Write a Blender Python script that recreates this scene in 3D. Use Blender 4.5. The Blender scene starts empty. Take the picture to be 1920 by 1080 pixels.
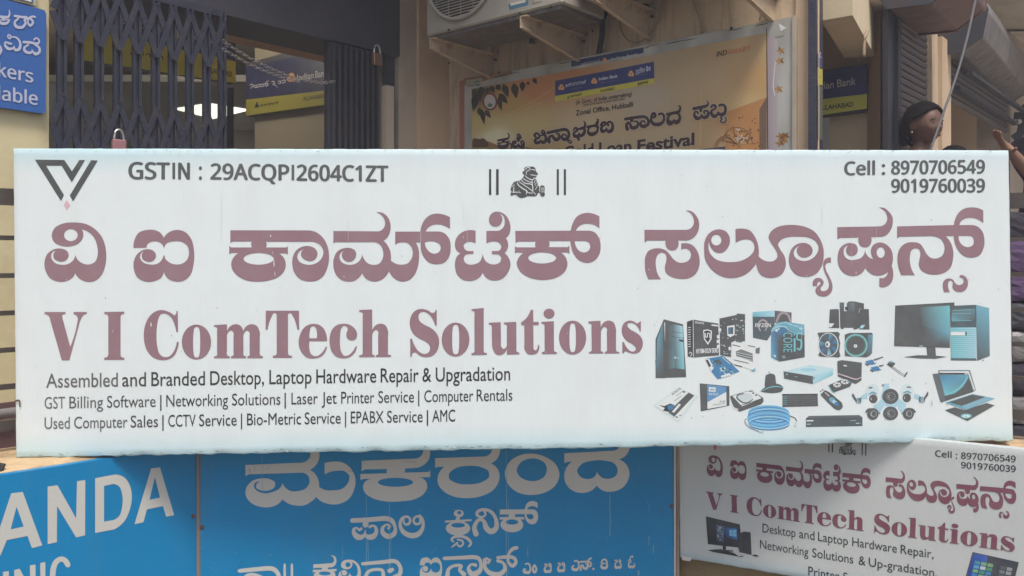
import bpy, bmesh, math, random, os
from mathutils import Vector, Matrix
from mathutils.geometry import tessellate_polygon
random.seed(7)
C = bpy.context.scene
COL = C.collection
R = math.radians

# ------------------------------------------------------------------ camera, world, sun, exposure
F, CX, HZ, CAMZ = 1560.0, 960.0, 480.0, 1.6        # focal length in photo pixels, vertical axis, horizon row, eye height
cam = bpy.data.cameras.new('camera')
cam.sensor_width = 36.0
cam.lens = 36.0 * F / 1920.0
cam.shift_y = -(540.0 - HZ) / 1920.0
cam.clip_start = 0.05
cam.clip_end = 2000
camo = bpy.data.objects.new('camera', cam)
camo.location = (0, 0, CAMZ)
camo.rotation_euler = (R(90), 0, 0)
COL.objects.link(camo)
C.camera = camo

SUN_EL, SUN_AZ = 62.0, 165.0                       # high, behind the camera, a little to the right
w = bpy.data.worlds.new("World")
C.world = w
w.use_nodes = True
nt = w.node_tree
sky = nt.nodes.new('ShaderNodeTexSky')
sky.sky_type = 'NISHITA'
sky.sun_disc = False
sky.sun_elevation = R(SUN_EL)
sky.sun_rotation = R(SUN_AZ)
sky.air_density = 1.0
sky.dust_density = 4.0
sky.ozone_density = 1.0
nt.links.new(sky.outputs[0], nt.nodes['Background'].inputs[0])
nt.nodes['Background'].inputs[1].default_value = 0.12
sun = bpy.data.lights.new('sun', 'SUN')
sun.energy = 1.8
sun.angle = R(16)
sun.color = (1.0, 0.96, 0.88)
suno = bpy.data.objects.new('sun', sun)
az = R(SUN_AZ)
sdir = Vector((math.sin(az) * math.cos(R(SUN_EL)), math.cos(az) * math.cos(R(SUN_EL)), math.sin(R(SUN_EL))))
suno.rotation_euler = (-sdir).to_track_quat('-Z', 'Y').to_euler()
suno.location = sdir * 30
COL.objects.link(suno)
C.view_settings.view_transform = 'Standard'
C.view_settings.look = 'None'
C.view_settings.gamma = 1.0
C.view_settings.use_curve_mapping = False
C.view_settings.exposure = 0.46

# ------------------------------------------------------------------ colours and materials
def lin(c):
    c = c / 255.0
    return c / 12.92 if c <= 0.04045 else ((c + 0.055) / 1.055) ** 2.4
def rgb(r, g, b, k=1.0):
    return (lin(r) * k, lin(g) * k, lin(b) * k, 1.0)

def mat(name, col, rough=0.7, var=0.12, scale=6.0, bump=0.1, metal=0.0, stain=None, stain_amt=0.0, stain_scale=3.0, streak=False, spec=0.4):
    m = bpy.data.materials.new(name)
    m.use_nodes = True
    n = m.node_tree
    b = n.nodes['Principled BSDF']
    b.inputs['Roughness'].default_value = rough
    b.inputs['Metallic'].default_value = metal
    b.inputs['Specular IOR Level'].default_value = spec
    tc = n.nodes.new('ShaderNodeTexCoord')
    no = n.nodes.new('ShaderNodeTexNoise')
    no.inputs['Scale'].default_value = scale
    no.inputs['Detail'].default_value = 8
    no.inputs['Roughness'].default_value = 0.65
    n.links.new(tc.outputs['Object'], no.inputs['Vector'])
    mx = n.nodes.new('ShaderNodeMix')
    mx.data_type = 'RGBA'
    mx.inputs[6].default_value = (col[0] * (1 - var), col[1] * (1 - var), col[2] * (1 - var), 1)
    mx.inputs[7].default_value = (min(1, col[0] * (1 + var)), min(1, col[1] * (1 + var)), min(1, col[2] * (1 + var)), 1)
    n.links.new(no.outputs['Fac'], mx.inputs[0])
    out = mx.outputs[2]
    if stain:
        n2 = n.nodes.new('ShaderNodeTexNoise')
        n2.inputs['Scale'].default_value = stain_scale
        n2.inputs['Detail'].default_value = 10
        n2.inputs['Roughness'].default_value = 0.7
        if streak:
            mp = n.nodes.new('ShaderNodeMapping')
            mp.inputs['Scale'].default_value = (3.0, 3.0, 0.35)
            n.links.new(tc.outputs['Object'], mp.inputs['Vector'])
            n.links.new(mp.outputs[0], n2.inputs['Vector'])
        else:
            n.links.new(tc.outputs['Object'], n2.inputs['Vector'])
        rp = n.nodes.new('ShaderNodeMapRange')
        rp.inputs[1].default_value = 0.5
        rp.inputs[2].default_value = 0.72
        rp.inputs[3].default_value = 0.0
        rp.inputs[4].default_value = stain_amt
        n.links.new(n2.outputs['Fac'], rp.inputs[0])
        m2 = n.nodes.new('ShaderNodeMix')
        m2.data_type = 'RGBA'
        n.links.new(rp.outputs[0], m2.inputs[0])
        n.links.new(out, m2.inputs[6])
        m2.inputs[7].default_value = stain
        out = m2.outputs[2]
    n.links.new(out, b.inputs['Base Color'])
    if bump:
        n3 = n.nodes.new('ShaderNodeTexNoise')
        n3.inputs['Scale'].default_value = scale * 9
        n3.inputs['Detail'].default_value = 6
        n.links.new(tc.outputs['Object'], n3.inputs['Vector'])
        bp = n.nodes.new('ShaderNodeBump')
        bp.inputs['Strength'].default_value = bump
        bp.inputs['Distance'].default_value = 0.01
        n.links.new(n3.outputs['Fac'], bp.inputs['Height'])
        n.links.new(bp.outputs[0], b.inputs['Normal'])
    return m

def emit(name, col, s):
    m = bpy.data.materials.new(name)
    m.use_nodes = True
    b = m.node_tree.nodes['Principled BSDF']
    b.inputs['Base Color'].default_value = (0.8, 0.8, 0.8, 1)
    b.inputs['Emission Color'].default_value = col
    b.inputs['Emission Strength'].default_value = s
    return m

def print_mat(name, rough=0.55, wear=0.1, weave=True):
    """ink on flex: colour comes from the mesh's own ink colours, with faint fading and the cloth weave"""
    m = bpy.data.materials.new(name)
    m.use_nodes = True
    n = m.node_tree
    b = n.nodes['Principled BSDF']
    b.inputs['Roughness'].default_value = rough
    b.inputs['Specular IOR Level'].default_value = 0.3
    at = n.nodes.new('ShaderNodeAttribute')
    at.attribute_name = 'ink'
    tc = n.nodes.new('ShaderNodeTexCoord')
    no = n.nodes.new('ShaderNodeTexNoise')
    no.inputs['Scale'].default_value = 14
    no.inputs['Detail'].default_value = 9
    no.inputs['Roughness'].default_value = 0.7
    n.links.new(tc.outputs['Object'], no.inputs['Vector'])
    mr = n.nodes.new('ShaderNodeMapRange')
    mr.inputs[1].default_value = 0.35
    mr.inputs[2].default_value = 0.75
    mr.inputs[3].default_value = 0.0
    mr.inputs[4].default_value = wear
    n.links.new(no.outputs['Fac'], mr.inputs[0])
    mx = n.nodes.new('ShaderNodeMix')
    mx.data_type = 'RGBA'
    mx.inputs[7].default_value = (0.62, 0.6, 0.58, 1)
    n.links.new(mr.outputs[0], mx.inputs[0])
    n.links.new(at.outputs['Color'], mx.inputs[6])
    n.links.new(mx.outputs[2], b.inputs['Base Color'])
    if weave:
        add_weave(n, tc, b)
    return m

def add_weave(n, tc, b, strength=0.14):
    w1 = n.nodes.new('ShaderNodeTexWave')
    w1.wave_type = 'BANDS'
    w1.bands_direction = 'Z'
    w1.inputs['Scale'].default_value = 110
    w1.inputs['Distortion'].default_value = 1.5
    w1.inputs['Detail'].default_value = 2
    w2 = n.nodes.new('ShaderNodeTexWave')
    w2.wave_type = 'BANDS'
    w2.bands_direction = 'X'
    w2.inputs['Scale'].default_value = 90
    w2.inputs['Distortion'].default_value = 1.5
    n4 = n.nodes.new('ShaderNodeTexNoise')
    n4.inputs['Scale'].default_value = 9
    n4.inputs['Detail'].default_value = 5
    for q in (w1, w2, n4):
        n.links.new(tc.outputs['Object'], q.inputs['Vector'])
    a = n.nodes.new('ShaderNodeMath')
    a.operation = 'ADD'
    n.links.new(w1.outputs['Fac'], a.inputs[0])
    n.links.new(w2.outputs['Fac'], a.inputs[1])
    bp = n.nodes.new('ShaderNodeBump')
    bp.inputs['Strength'].default_value = strength
    bp.inputs['Distance'].default_value = 0.0012
    n.links.new(a.outputs[0], bp.inputs['Height'])
    bp2 = n.nodes.new('ShaderNodeBump')
    bp2.inputs['Strength'].default_value = 0.12
    bp2.inputs['Distance'].default_value = 0.012
    n.links.new(n4.outputs['Fac'], bp2.inputs['Height'])
    n.links.new(bp.outputs[0], bp2.inputs['Normal'])
    n.links.new(bp2.outputs[0], b.inputs['Normal'])

M = {}
M['cream'] = mat('cream_paint', (0.66, 0.58, 0.35), 0.8, 0.08, 4, 0.12, stain=(0.25, 0.18, 0.09, 1), stain_amt=0.35, stain_scale=2.2)
M['brightened_cream'] = mat('cream_paint_brightened', (0.74, 0.62, 0.42), 0.8, 0.08, 4, 0.1, stain=(0.4, 0.3, 0.18, 1), stain_amt=0.3)  # cream lightened in its colour to stand in for light lacking in the doorway
M['tan'] = mat('tan_paint', (0.62, 0.48, 0.33), 0.8, 0.16, 4, 0.3, stain=(0.17, 0.12, 0.08, 1), stain_amt=0.85, stain_scale=4.5, streak=True)
M['pillar'] = mat('pillar_paint', (0.62, 0.46, 0.31), 0.8, 0.07, 3, 0.1, stain=(0.25, 0.18, 0.12, 1), stain_amt=0.3, stain_scale=2)
M['pillar_grey'] = mat('grey_beige_paint', (0.50, 0.42, 0.33), 0.8, 0.07, 3, 0.1, stain=(0.16, 0.13, 0.1, 1), stain_amt=0.4)
M['orange'] = mat('orange_paint', (0.56, 0.36, 0.23), 0.8, 0.12, 3, 0.12, stain=(0.12, 0.08, 0.06, 1), stain_amt=0.5)
M['ochre'] = mat('ochre_wall_paint', (0.27, 0.20, 0.10), 0.85, 0.15, 5, 0.3, stain=(0.10, 0.08, 0.05, 1), stain_amt=0.6)
M['ledge'] = mat('ledge_plaster', (0.58, 0.42, 0.25), 0.85, 0.2, 7, 0.8, stain=(0.12, 0.07, 0.04, 1), stain_amt=0.75, stain_scale=8)
M['maroon'] = mat('maroon_skirting', (0.14, 0.075, 0.075), 0.6, 0.15, 6, 0.1)
M['floor'] = mat('veranda_floor', (0.36, 0.31, 0.26), 0.7, 0.2, 6, 0.15, stain=(0.15, 0.12, 0.1, 1), stain_amt=0.6)
M['road'] = mat('asphalt', (0.055, 0.053, 0.05), 0.9, 0.3, 20, 0.5)
M['soffit'] = mat('soffit_paint', (0.72, 0.65, 0.54), 0.85, 0.1, 3, 0.15, stain=(0.15, 0.12, 0.1, 1), stain_amt=0.5)
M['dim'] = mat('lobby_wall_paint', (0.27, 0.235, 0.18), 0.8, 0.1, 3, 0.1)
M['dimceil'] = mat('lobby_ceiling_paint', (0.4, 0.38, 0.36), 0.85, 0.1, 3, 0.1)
M['gate'] = mat('blue_grey_steel_paint', (0.036, 0.039, 0.062), 0.5, 0.35, 14, 0.3, 0.2, stain=(0.075, 0.055, 0.045, 1), stain_amt=0.8, stain_scale=14)
M['darksteel'] = mat('dark_steel', (0.062, 0.064, 0.078), 0.55, 0.25, 9, 0.15, 0.3, stain=(0.09, 0.06, 0.045, 1), stain_amt=0.5, stain_scale=6)
M['rail'] = mat('railing_paint', (0.105, 0.09, 0.08), 0.45, 0.25, 16, 0.15, 0.35, stain=(0.12, 0.06, 0.03, 1), stain_amt=0.5, stain_scale=14)
M['shutter'] = mat('shutter_steel', (0.15, 0.13, 0.125), 0.5, 0.2, 8, 0.15, 0.35, stain=(0.1, 0.05, 0.03, 1), stain_amt=0.6, stain_scale=5)
M['hood'] = mat('galvanised_hood', (0.27, 0.26, 0.255), 0.42, 0.45, 7, 0.5, 0.45, stain=(0.07, 0.05, 0.045, 1), stain_amt=0.8, stain_scale=7, streak=True)
M['hood_red'] = mat('rusty_hood', (0.24, 0.16, 0.145), 0.55, 0.4, 6, 0.4, 0.3, stain=(0.08, 0.04, 0.03, 1), stain_amt=0.8, stain_scale=5)
M['ac'] = mat('ac_casing', (0.40, 0.37, 0.31), 0.6, 0.1, 6, 0.08, stain=(0.16, 0.13, 0.1, 1), stain_amt=0.6, stain_scale=5)
M['acdark'] = mat('ac_dark', (0.03, 0.028, 0.026), 0.7, 0.2, 10, 0.1)
M['acbase'] = mat('ac_rusty_base', (0.13, 0.115, 0.1), 0.7, 0.3, 14, 0.4, 0.2, stain=(0.3, 0.28, 0.24, 1), stain_amt=0.6, stain_scale=18)
M['bracket'] = mat('bracket_paint', (0.55, 0.43, 0.30), 0.6, 0.15, 12, 0.15, stain=(0.16, 0.08, 0.04, 1), stain_amt=0.8, stain_scale=12)
M['black'] = mat('black_rubber', (0.02, 0.02, 0.022), 0.6, 0.3, 20, 0.3)
M['wire'] = mat('grey_wire', (0.2, 0.19, 0.19), 0.5, 0.1, 20, 0.0)
M['tan_wire'] = mat('tan_wire', (0.36, 0.27, 0.18), 0.6, 0.1, 20, 0.0)
M['chainsteel'] = mat('dull_steel', (0.3, 0.28, 0.26), 0.5, 0.2, 20, 0.1, 0.6)
M['steel'] = mat('bright_steel', (0.55, 0.53, 0.5), 0.35, 0.15, 20, 0.1, 0.8)
M['brass'] = mat('padlock_brass', (0.28, 0.17, 0.11), 0.45, 0.2, 20, 0.1, 0.5)
M['print'] = print_mat('printed_flex_ink', wear=0.09)
M['vinyl'] = print_mat('vinyl_ink', 0.45, 0.05, False)
M['lamp'] = emit('lit_panel', (1.0, 0.97, 0.82, 1), 1.1)
M['skin'] = mat('brown_skin', (0.15, 0.078, 0.052), 0.5, 0.08, 12, 0.05)
M['skin_light'] = mat('light_brown_skin', (0.28, 0.155, 0.1), 0.5, 0.08, 12, 0.05)
M['hair'] = mat('black_hair', (0.012, 0.01, 0.011), 0.8, 0.4, 60, 0.5, spec=0.1)
M['pink'] = mat('pink_cotton', (0.42, 0.05, 0.14), 0.85, 0.15, 30, 0.3)
M['navy'] = mat('dark_cotton', (0.04, 0.035, 0.05), 0.85, 0.2, 30, 0.3)
M['purple'] = mat('purple_cloth', (0.10, 0.06, 0.13), 0.85, 0.2, 18, 0.3)
M['eye'] = mat('eye_white', (0.3, 0.26, 0.23), 0.3, 0.02, 20, 0.0)
M['glass'] = bpy.data.materials.new('window_glass')
M['glass'].use_nodes = True
_n = M['glass'].node_tree
_b = _n.nodes['Principled BSDF']
_t = _n.nodes.new('ShaderNodeBsdfTransparent')
_t.inputs[0].default_value = (0.9, 0.93, 0.92, 1)
_g = _n.nodes.new('ShaderNodeBsdfGlossy')
_g.inputs['Roughness'].default_value = 0.02
_fr = _n.nodes.new('ShaderNodeFresnel')
_fr.inputs[0].default_value = 1.45
_mx = _n.nodes.new('ShaderNodeMixShader')
_n.links.new(_fr.outputs[0], _mx.inputs[0])
_n.links.new(_t.outputs[0], _mx.inputs[1])
_n.links.new(_g.outputs[0], _mx.inputs[2])
_n.links.new(_mx.outputs[0], _n.nodes['Material Output'].inputs[0])

def flex_mat(name, base, tint, t_top, t_bot, t_left=0.0):
    """printed banner cloth whose printed background fades from the base colour to the tint at top and bottom"""
    m = bpy.data.materials.new(name)
    m.use_nodes = True
    n = m.node_tree
    b = n.nodes['Principled BSDF']
    b.inputs['Roughness'].default_value = 0.5
    b.inputs['Specular IOR Level'].default_value = 0.3
    tc = n.nodes.new('ShaderNodeTexCoord')
    uv = n.nodes.new('ShaderNodeUVMap')
    uv.uv_map = 'UVMap'
    sp = n.nodes.new('ShaderNodeSeparateXYZ')
    n.links.new(uv.outputs[0], sp.inputs[0])
    no = n.nodes.new('ShaderNodeTexNoise')
    no.inputs['Scale'].default_value = 3.0
    no.inputs['Detail'].default_value = 7
    n.links.new(tc.outputs['Object'], no.inputs['Vector'])
    # distance from top / bottom with a wobbly border
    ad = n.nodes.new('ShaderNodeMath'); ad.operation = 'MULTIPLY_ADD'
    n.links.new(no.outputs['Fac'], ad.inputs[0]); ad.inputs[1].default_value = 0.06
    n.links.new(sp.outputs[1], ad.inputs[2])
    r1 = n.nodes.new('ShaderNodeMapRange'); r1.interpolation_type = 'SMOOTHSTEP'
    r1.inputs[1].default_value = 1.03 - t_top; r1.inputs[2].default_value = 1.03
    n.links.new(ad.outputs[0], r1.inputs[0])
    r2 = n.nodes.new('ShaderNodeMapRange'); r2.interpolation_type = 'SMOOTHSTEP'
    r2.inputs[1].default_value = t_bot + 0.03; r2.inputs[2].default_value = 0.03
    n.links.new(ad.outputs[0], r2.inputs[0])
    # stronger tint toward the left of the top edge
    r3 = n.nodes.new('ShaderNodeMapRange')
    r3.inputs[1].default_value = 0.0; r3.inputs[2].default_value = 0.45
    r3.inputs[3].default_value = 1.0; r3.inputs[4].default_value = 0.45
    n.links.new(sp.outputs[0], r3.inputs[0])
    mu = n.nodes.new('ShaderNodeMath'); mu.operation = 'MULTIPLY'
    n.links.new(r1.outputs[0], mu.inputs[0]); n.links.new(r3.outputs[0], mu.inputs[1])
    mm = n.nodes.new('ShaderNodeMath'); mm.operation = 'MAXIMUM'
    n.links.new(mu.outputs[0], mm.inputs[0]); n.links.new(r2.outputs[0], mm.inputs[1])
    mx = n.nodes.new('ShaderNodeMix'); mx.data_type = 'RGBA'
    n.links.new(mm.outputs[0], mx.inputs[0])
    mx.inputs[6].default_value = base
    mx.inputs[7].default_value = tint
    # grime
    n5 = n.nodes.new('ShaderNodeTexNoise')
    n5.inputs['Scale'].default_value = 5; n5.inputs['Detail'].default_value = 12; n5.inputs['Roughness'].default_value = 0.75
    mp = n.nodes.new('ShaderNodeMapping'); mp.inputs['Scale'].default_value = (2.2, 1, 0.5)
    n.links.new(tc.outputs['Object'], mp.inputs[0]); n.links.new(mp.outputs[0], n5.inputs['Vector'])
    r5 = n.nodes.new('ShaderNodeMapRange')
    r5.inputs[1].default_value = 0.45; r5.inputs[2].default_value = 0.8; r5.inputs[3].default_value = 0; r5.inputs[4].default_value = 0.22
    n.links.new(n5.outputs['Fac'], r5.inputs[0])
    m2 = n.nodes.new('ShaderNodeMix'); m2.data_type = 'RGBA'
    n.links.new(r5.outputs[0], m2.inputs[0]); n.links.new(mx.outputs[2], m2.inputs[6])
    m2.inputs[7].default_value = (0.54, 0.55, 0.52, 1)
    n.links.new(m2.outputs[2], b.inputs['Base Color'])
    add_weave(n, tc, b)
    return m
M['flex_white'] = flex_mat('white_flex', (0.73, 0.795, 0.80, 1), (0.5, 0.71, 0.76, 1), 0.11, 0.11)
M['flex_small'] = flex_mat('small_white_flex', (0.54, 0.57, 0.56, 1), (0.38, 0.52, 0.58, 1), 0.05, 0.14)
M['blue_board'] = mat('blue_vinyl', (0.0, 0.215, 0.47), 0.4, 0.2, 2.2, 0.03, stain=(0.04, 0.21, 0.38, 1), stain_amt=0.4, stain_scale=4, streak=True)
M['frame_brown'] = mat('board_frame', (0.30, 0.24, 0.2), 0.6, 0.2, 14, 0.2, stain=(0.12, 0.06, 0.04, 1), stain_amt=0.6)
M['locker_blue'] = mat('locker_sign_blue', (0.035, 0.12, 0.38), 0.45, 0.06, 8, 0.03)

# ------------------------------------------------------------------ objects
def tag(o, label=None, cat=None, group=None, kind=None):
    if label: o['label'] = label
    if cat: o['category'] = cat
    if group: o['group'] = group
    if kind: o['kind'] = kind
    return o
def empty(name, loc, label=None, cat=None, group=None):
    o = bpy.data.objects.new(name, None)
    o.location = loc
    o.empty_display_size = 0.1
    COL.objects.link(o)
    return tag(o, label, cat, group)
def link(name, me, parent=None, m=None):
    """mesh given in world coordinates; becomes a child of parent without moving"""
    o = bpy.data.objects.new(name, me)
    COL.objects.link(o)
    if m and not me.materials:
        me.materials.append(m)
    if parent is not None:
        org = Vector((0, 0, 0))
        p = parent
        while p is not None:
            org += p.location
            p = p.parent
        me.transform(Matrix.Translation(-org))
        o.parent = parent
    return o
def base_loc(o, p):
    """move a one-mesh thing's origin to p"""
    o.data.transform(Matrix.Translation(-Vector(p)))
    o.location = p
    return o
class MB:
    def __init__(s):
        s.bm = bmesh.new()
    def hexa(s, P):
        """8 points: bottom 0-3, top 4-7"""
        v = [s.bm.verts.new(p) for p in P]
        for f in ((0, 3, 2, 1), (4, 5, 6, 7), (0, 1, 5, 4), (1, 2, 6, 5), (2, 3, 7, 6), (3, 0, 4, 7)):
            s.bm.faces.new([v[i] for i in f])
        return s
    def box(s, o, ax, ay, z0, z1, a0, a1, b0, b1):
        """box in a horizontal frame: origin o (x,y), unit axes ax, ay; extents"""
        P = []
        for z in (z0, z1):
            for a, b in ((a0, b0), (a1, b0), (a1, b1), (a0, b1)):
                P.append((o[0] + ax[0] * a + ay[0] * b, o[1] + ax[1] * a + ay[1] * b, z))
        return s.hexa(P)
    def bar(s, p, q, wd, th, nrm):
        p = Vector(p); q = Vector(q); d = (q - p).normalized(); nrm = Vector(nrm)
        sd = d.cross(nrm).normalized(); nn = sd.cross(d).normalized()
        P = []
        for e in (p, q):
            for a, b in ((-1, -1), (1, -1), (1, 1), (-1, 1)):
                P.append(e + sd * a * wd / 2 + nn * b * th / 2)
        return s.hexa(P)
    def tube(s, pts, r, seg=8, cap=True):
        pts = [Vector(p) for p in pts]
        rings = []
        up = Vector((0.3, 0.2, 1)).normalized()
        for i, p in enumerate(pts):
            d = (pts[min(i + 1, len(pts) - 1)] - pts[max(i - 1, 0)]).normalized()
            x = d.cross(up)
            if x.length < 1e-3: x = d.cross(Vector((1, 0, 0)))
            x.normalize(); y = d.cross(x)
            rr = r[i] if isinstance(r, (list, tuple)) else r
            rings.append([s.bm.verts.new(p + (x * math.cos(2 * math.pi * k / seg) + y * math.sin(2 * math.pi * k / seg)) * rr) for k in range(seg)])
        for a, b in zip(rings, rings[1:]):
            for k in range(seg):
                s.bm.faces.new((a[k], a[(k + 1) % seg], b[(k + 1) % seg], b[k]))
        if cap:
            s.bm.faces.new(rings[0][::-1]); s.bm.faces.new(rings[-1])
        return s
    def prism(s, poly, d):
        """polygon (3D points) extruded by vector d"""
        a = [s.bm.verts.new(p) for p in poly]
        b = [s.bm.verts.new(Vector(p) + Vector(d)) for p in poly]
        s.bm.faces.new(a[::-1]); s.bm.faces.new(b)
        for i in range(len(a)):
            j = (i + 1) % len(a)
            s.bm.faces.new((a[i], a[j], b[j], b[i]))
        return s
    def sphere(s, c, r, seg=16, sc=(1, 1, 1)):
        mt = Matrix.Translation(c) @ Matrix.Diagonal((sc[0], sc[1], sc[2], 1))
        bmesh.ops.create_uvsphere(s.bm, u_segments=seg, v_segments=max(6, seg // 2), radius=r, matrix=mt)
        return s
    def build(s, name, m, parent=None, bevel=0, smooth=False):
        bmesh.ops.recalc_face_normals(s.bm, faces=s.bm.faces)
        if bevel:
            bmesh.ops.bevel(s.bm, geom=[e for e in s.bm.edges], offset=bevel, segments=1, affect='EDGES', clamp_overlap=True)
        me = bpy.data.meshes.new(name)
        s.bm.to_mesh(me); s.bm.free()
        if smooth:
            for p in me.polygons: p.use_smooth = True
        return link(name, me, parent, m)

# ------------------------------------------------------------------ upright planes of the place
class Plane:
    def __init__(s, x, y, dx, dy, tilt=0.0):
        s.p = Vector((x, y, 0))
        s.d = Vector((dx, dy, 0)).normalized()
        s.n = Vector((s.d.y, -s.d.x, 0))
        if s.n.dot(-s.p) < 0: s.n = -s.n
    def at(s, u, v, off=0.0):
        d = Vector(((u - CX) / F, 1.0, (HZ - v) / F))
        q = s.p + s.n * off
        t = q.dot(s.n) / d.dot(s.n)
        return Vector((d.x * t, d.y * t, CAMZ + d.z * t))
    def s_at(s, u, off=0.0):
        return (s.at(u, HZ, off) - s.p).dot(s.d)
    def pt(s, a, z, off=0.0):
        q = s.p + s.d * a + s.n * off
        return Vector((q.x, q.y, z))

# ------------------------------------------------------------------ outlines: closed smooth paths with corners
# frames of the enlarged views in which outlines were measured: name -> (x0, y0, scale)
FR = {'A': (0, 270, 4.0), 'B': (400, 380, 4.8), 'C': (780, 300, 4.5), 'D': (1190, 370, 5.3333), 'E': (1530, 370, 5.3333),
      'G': (70, 560, 6.0), 'H': (370, 560, 6.0), 'I': (640, 560, 6.0), 'J': (920, 560, 6.0),
      'K': (360, 820, 4.154), 'L': (780, 820, 3.84), 'N': (870, 130, 6.546), 'O': (1120, 170, 6.857),
      'P': (1200, 560, 7.385), 'Q': (1440, 560, 7.7125), 'R': (1640, 550, 6.857), 'S': (1210, 680, 6.4), 'T': (1450, 680, 7.111),
      'U': (1600, 680, 6.4), 'V': (0, 0, 4.7), 'W': (1030, 100, 8.348), 'X': (900, 290, 10.667), 'Y': (1260, 820, 4.153), 'Z': (1580, 820, 4.153),
      'a': (1300, 20, 4.0), 'b': (1090, 0, 4.683), 'c': (0, 840, 4.5), 'f': (970, 1030, 8.089), 'g': (1140, 1030, 16.375), 'd': (440, 60, 5.4), 'p': (0, 0, 1.0)}
def parse(txt):
    fr = None; out = []
    for tk in txt.split():
        if tk[0] == '@':
            fr = FR[tk[1]]; continue
        cor = tk.endswith('c')
        if cor: tk = tk[:-1]
        v = [float(q) for q in tk.split(',')]
        pt = [fr[0] + v[0] / fr[2], fr[1] + v[1] / fr[2]]
        if len(v) > 2: pt.append(v[2] / fr[2])
        out.append((pt, cor))
    return out
def closed(txt, sub=5):
    P = parse(txt); n = len(P); res = []
    X = [p[0] for p in P]; K = [p[1] for p in P]
    def dist(a, b): return max(1e-6, math.hypot(a[0] - b[0], a[1] - b[1]))
    def tang(i):
        a, b, c = X[i - 1], X[i], X[(i + 1) % n]
        l0, l1 = dist(a, b), dist(b, c)
        # non-uniform tangent direction
        t = [((b[k] - a[k]) / l0 * l1 + (c[k] - b[k]) / l1 * l0) / (l0 + l1) for k in (0, 1)]
        return t
    for i in range(n):
        j = (i + 1) % n
        p, q = X[i], X[j]
        L = dist(p, q)
        if K[i] and K[j]:
            res.append((p[0], p[1])); continue
        m0 = tang(i) if not K[i] else None
        m1 = tang(j) if not K[j] else None
        ch = [(q[k] - p[k]) / L for k in (0, 1)]
        def refl(m):   # end tangent that makes an arc with the other end
            d = m[0] * ch[0] + m[1] * ch[1]
            return [2 * d * ch[k] - m[k] for k in (0, 1)]
        if m0 is None: m0 = refl(m1)
        if m1 is None: m1 = refl(m0)
        for s in range(sub):
            t = s / sub
            h0 = 2 * t**3 - 3 * t**2 + 1; h1 = t**3 - 2 * t**2 + t; h2 = -2 * t**3 + 3 * t**2; h3 = t**3 - t**2
            res.append(tuple(h0 * p[k] + h1 * L * m0[k] + h2 * q[k] + h3 * L * m1[k] for k in (0, 1)))
    return res
def ell(fr, cx, cy, rx, ry, n=28, rot=0.0):
    f = FR[fr]; o = []
    for i in range(n):
        a = 2 * math.pi * i / n
        x = rx * math.cos(a); y = ry * math.sin(a)
        o.append((f[0] + (cx + x * math.cos(rot) - y * math.sin(rot)) / f[2], f[1] + (cy + x * math.sin(rot) + y * math.cos(rot)) / f[2]))
    return o
def tess(loops):
    """outer loop + holes -> vertices, triangles"""
    vv = [p for l in loops for p in l]
    tr = tessellate_polygon([[Vector((x, y, 0)) for x, y in l] for l in loops])
    return vv, [tuple(t) for t in tr]

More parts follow.
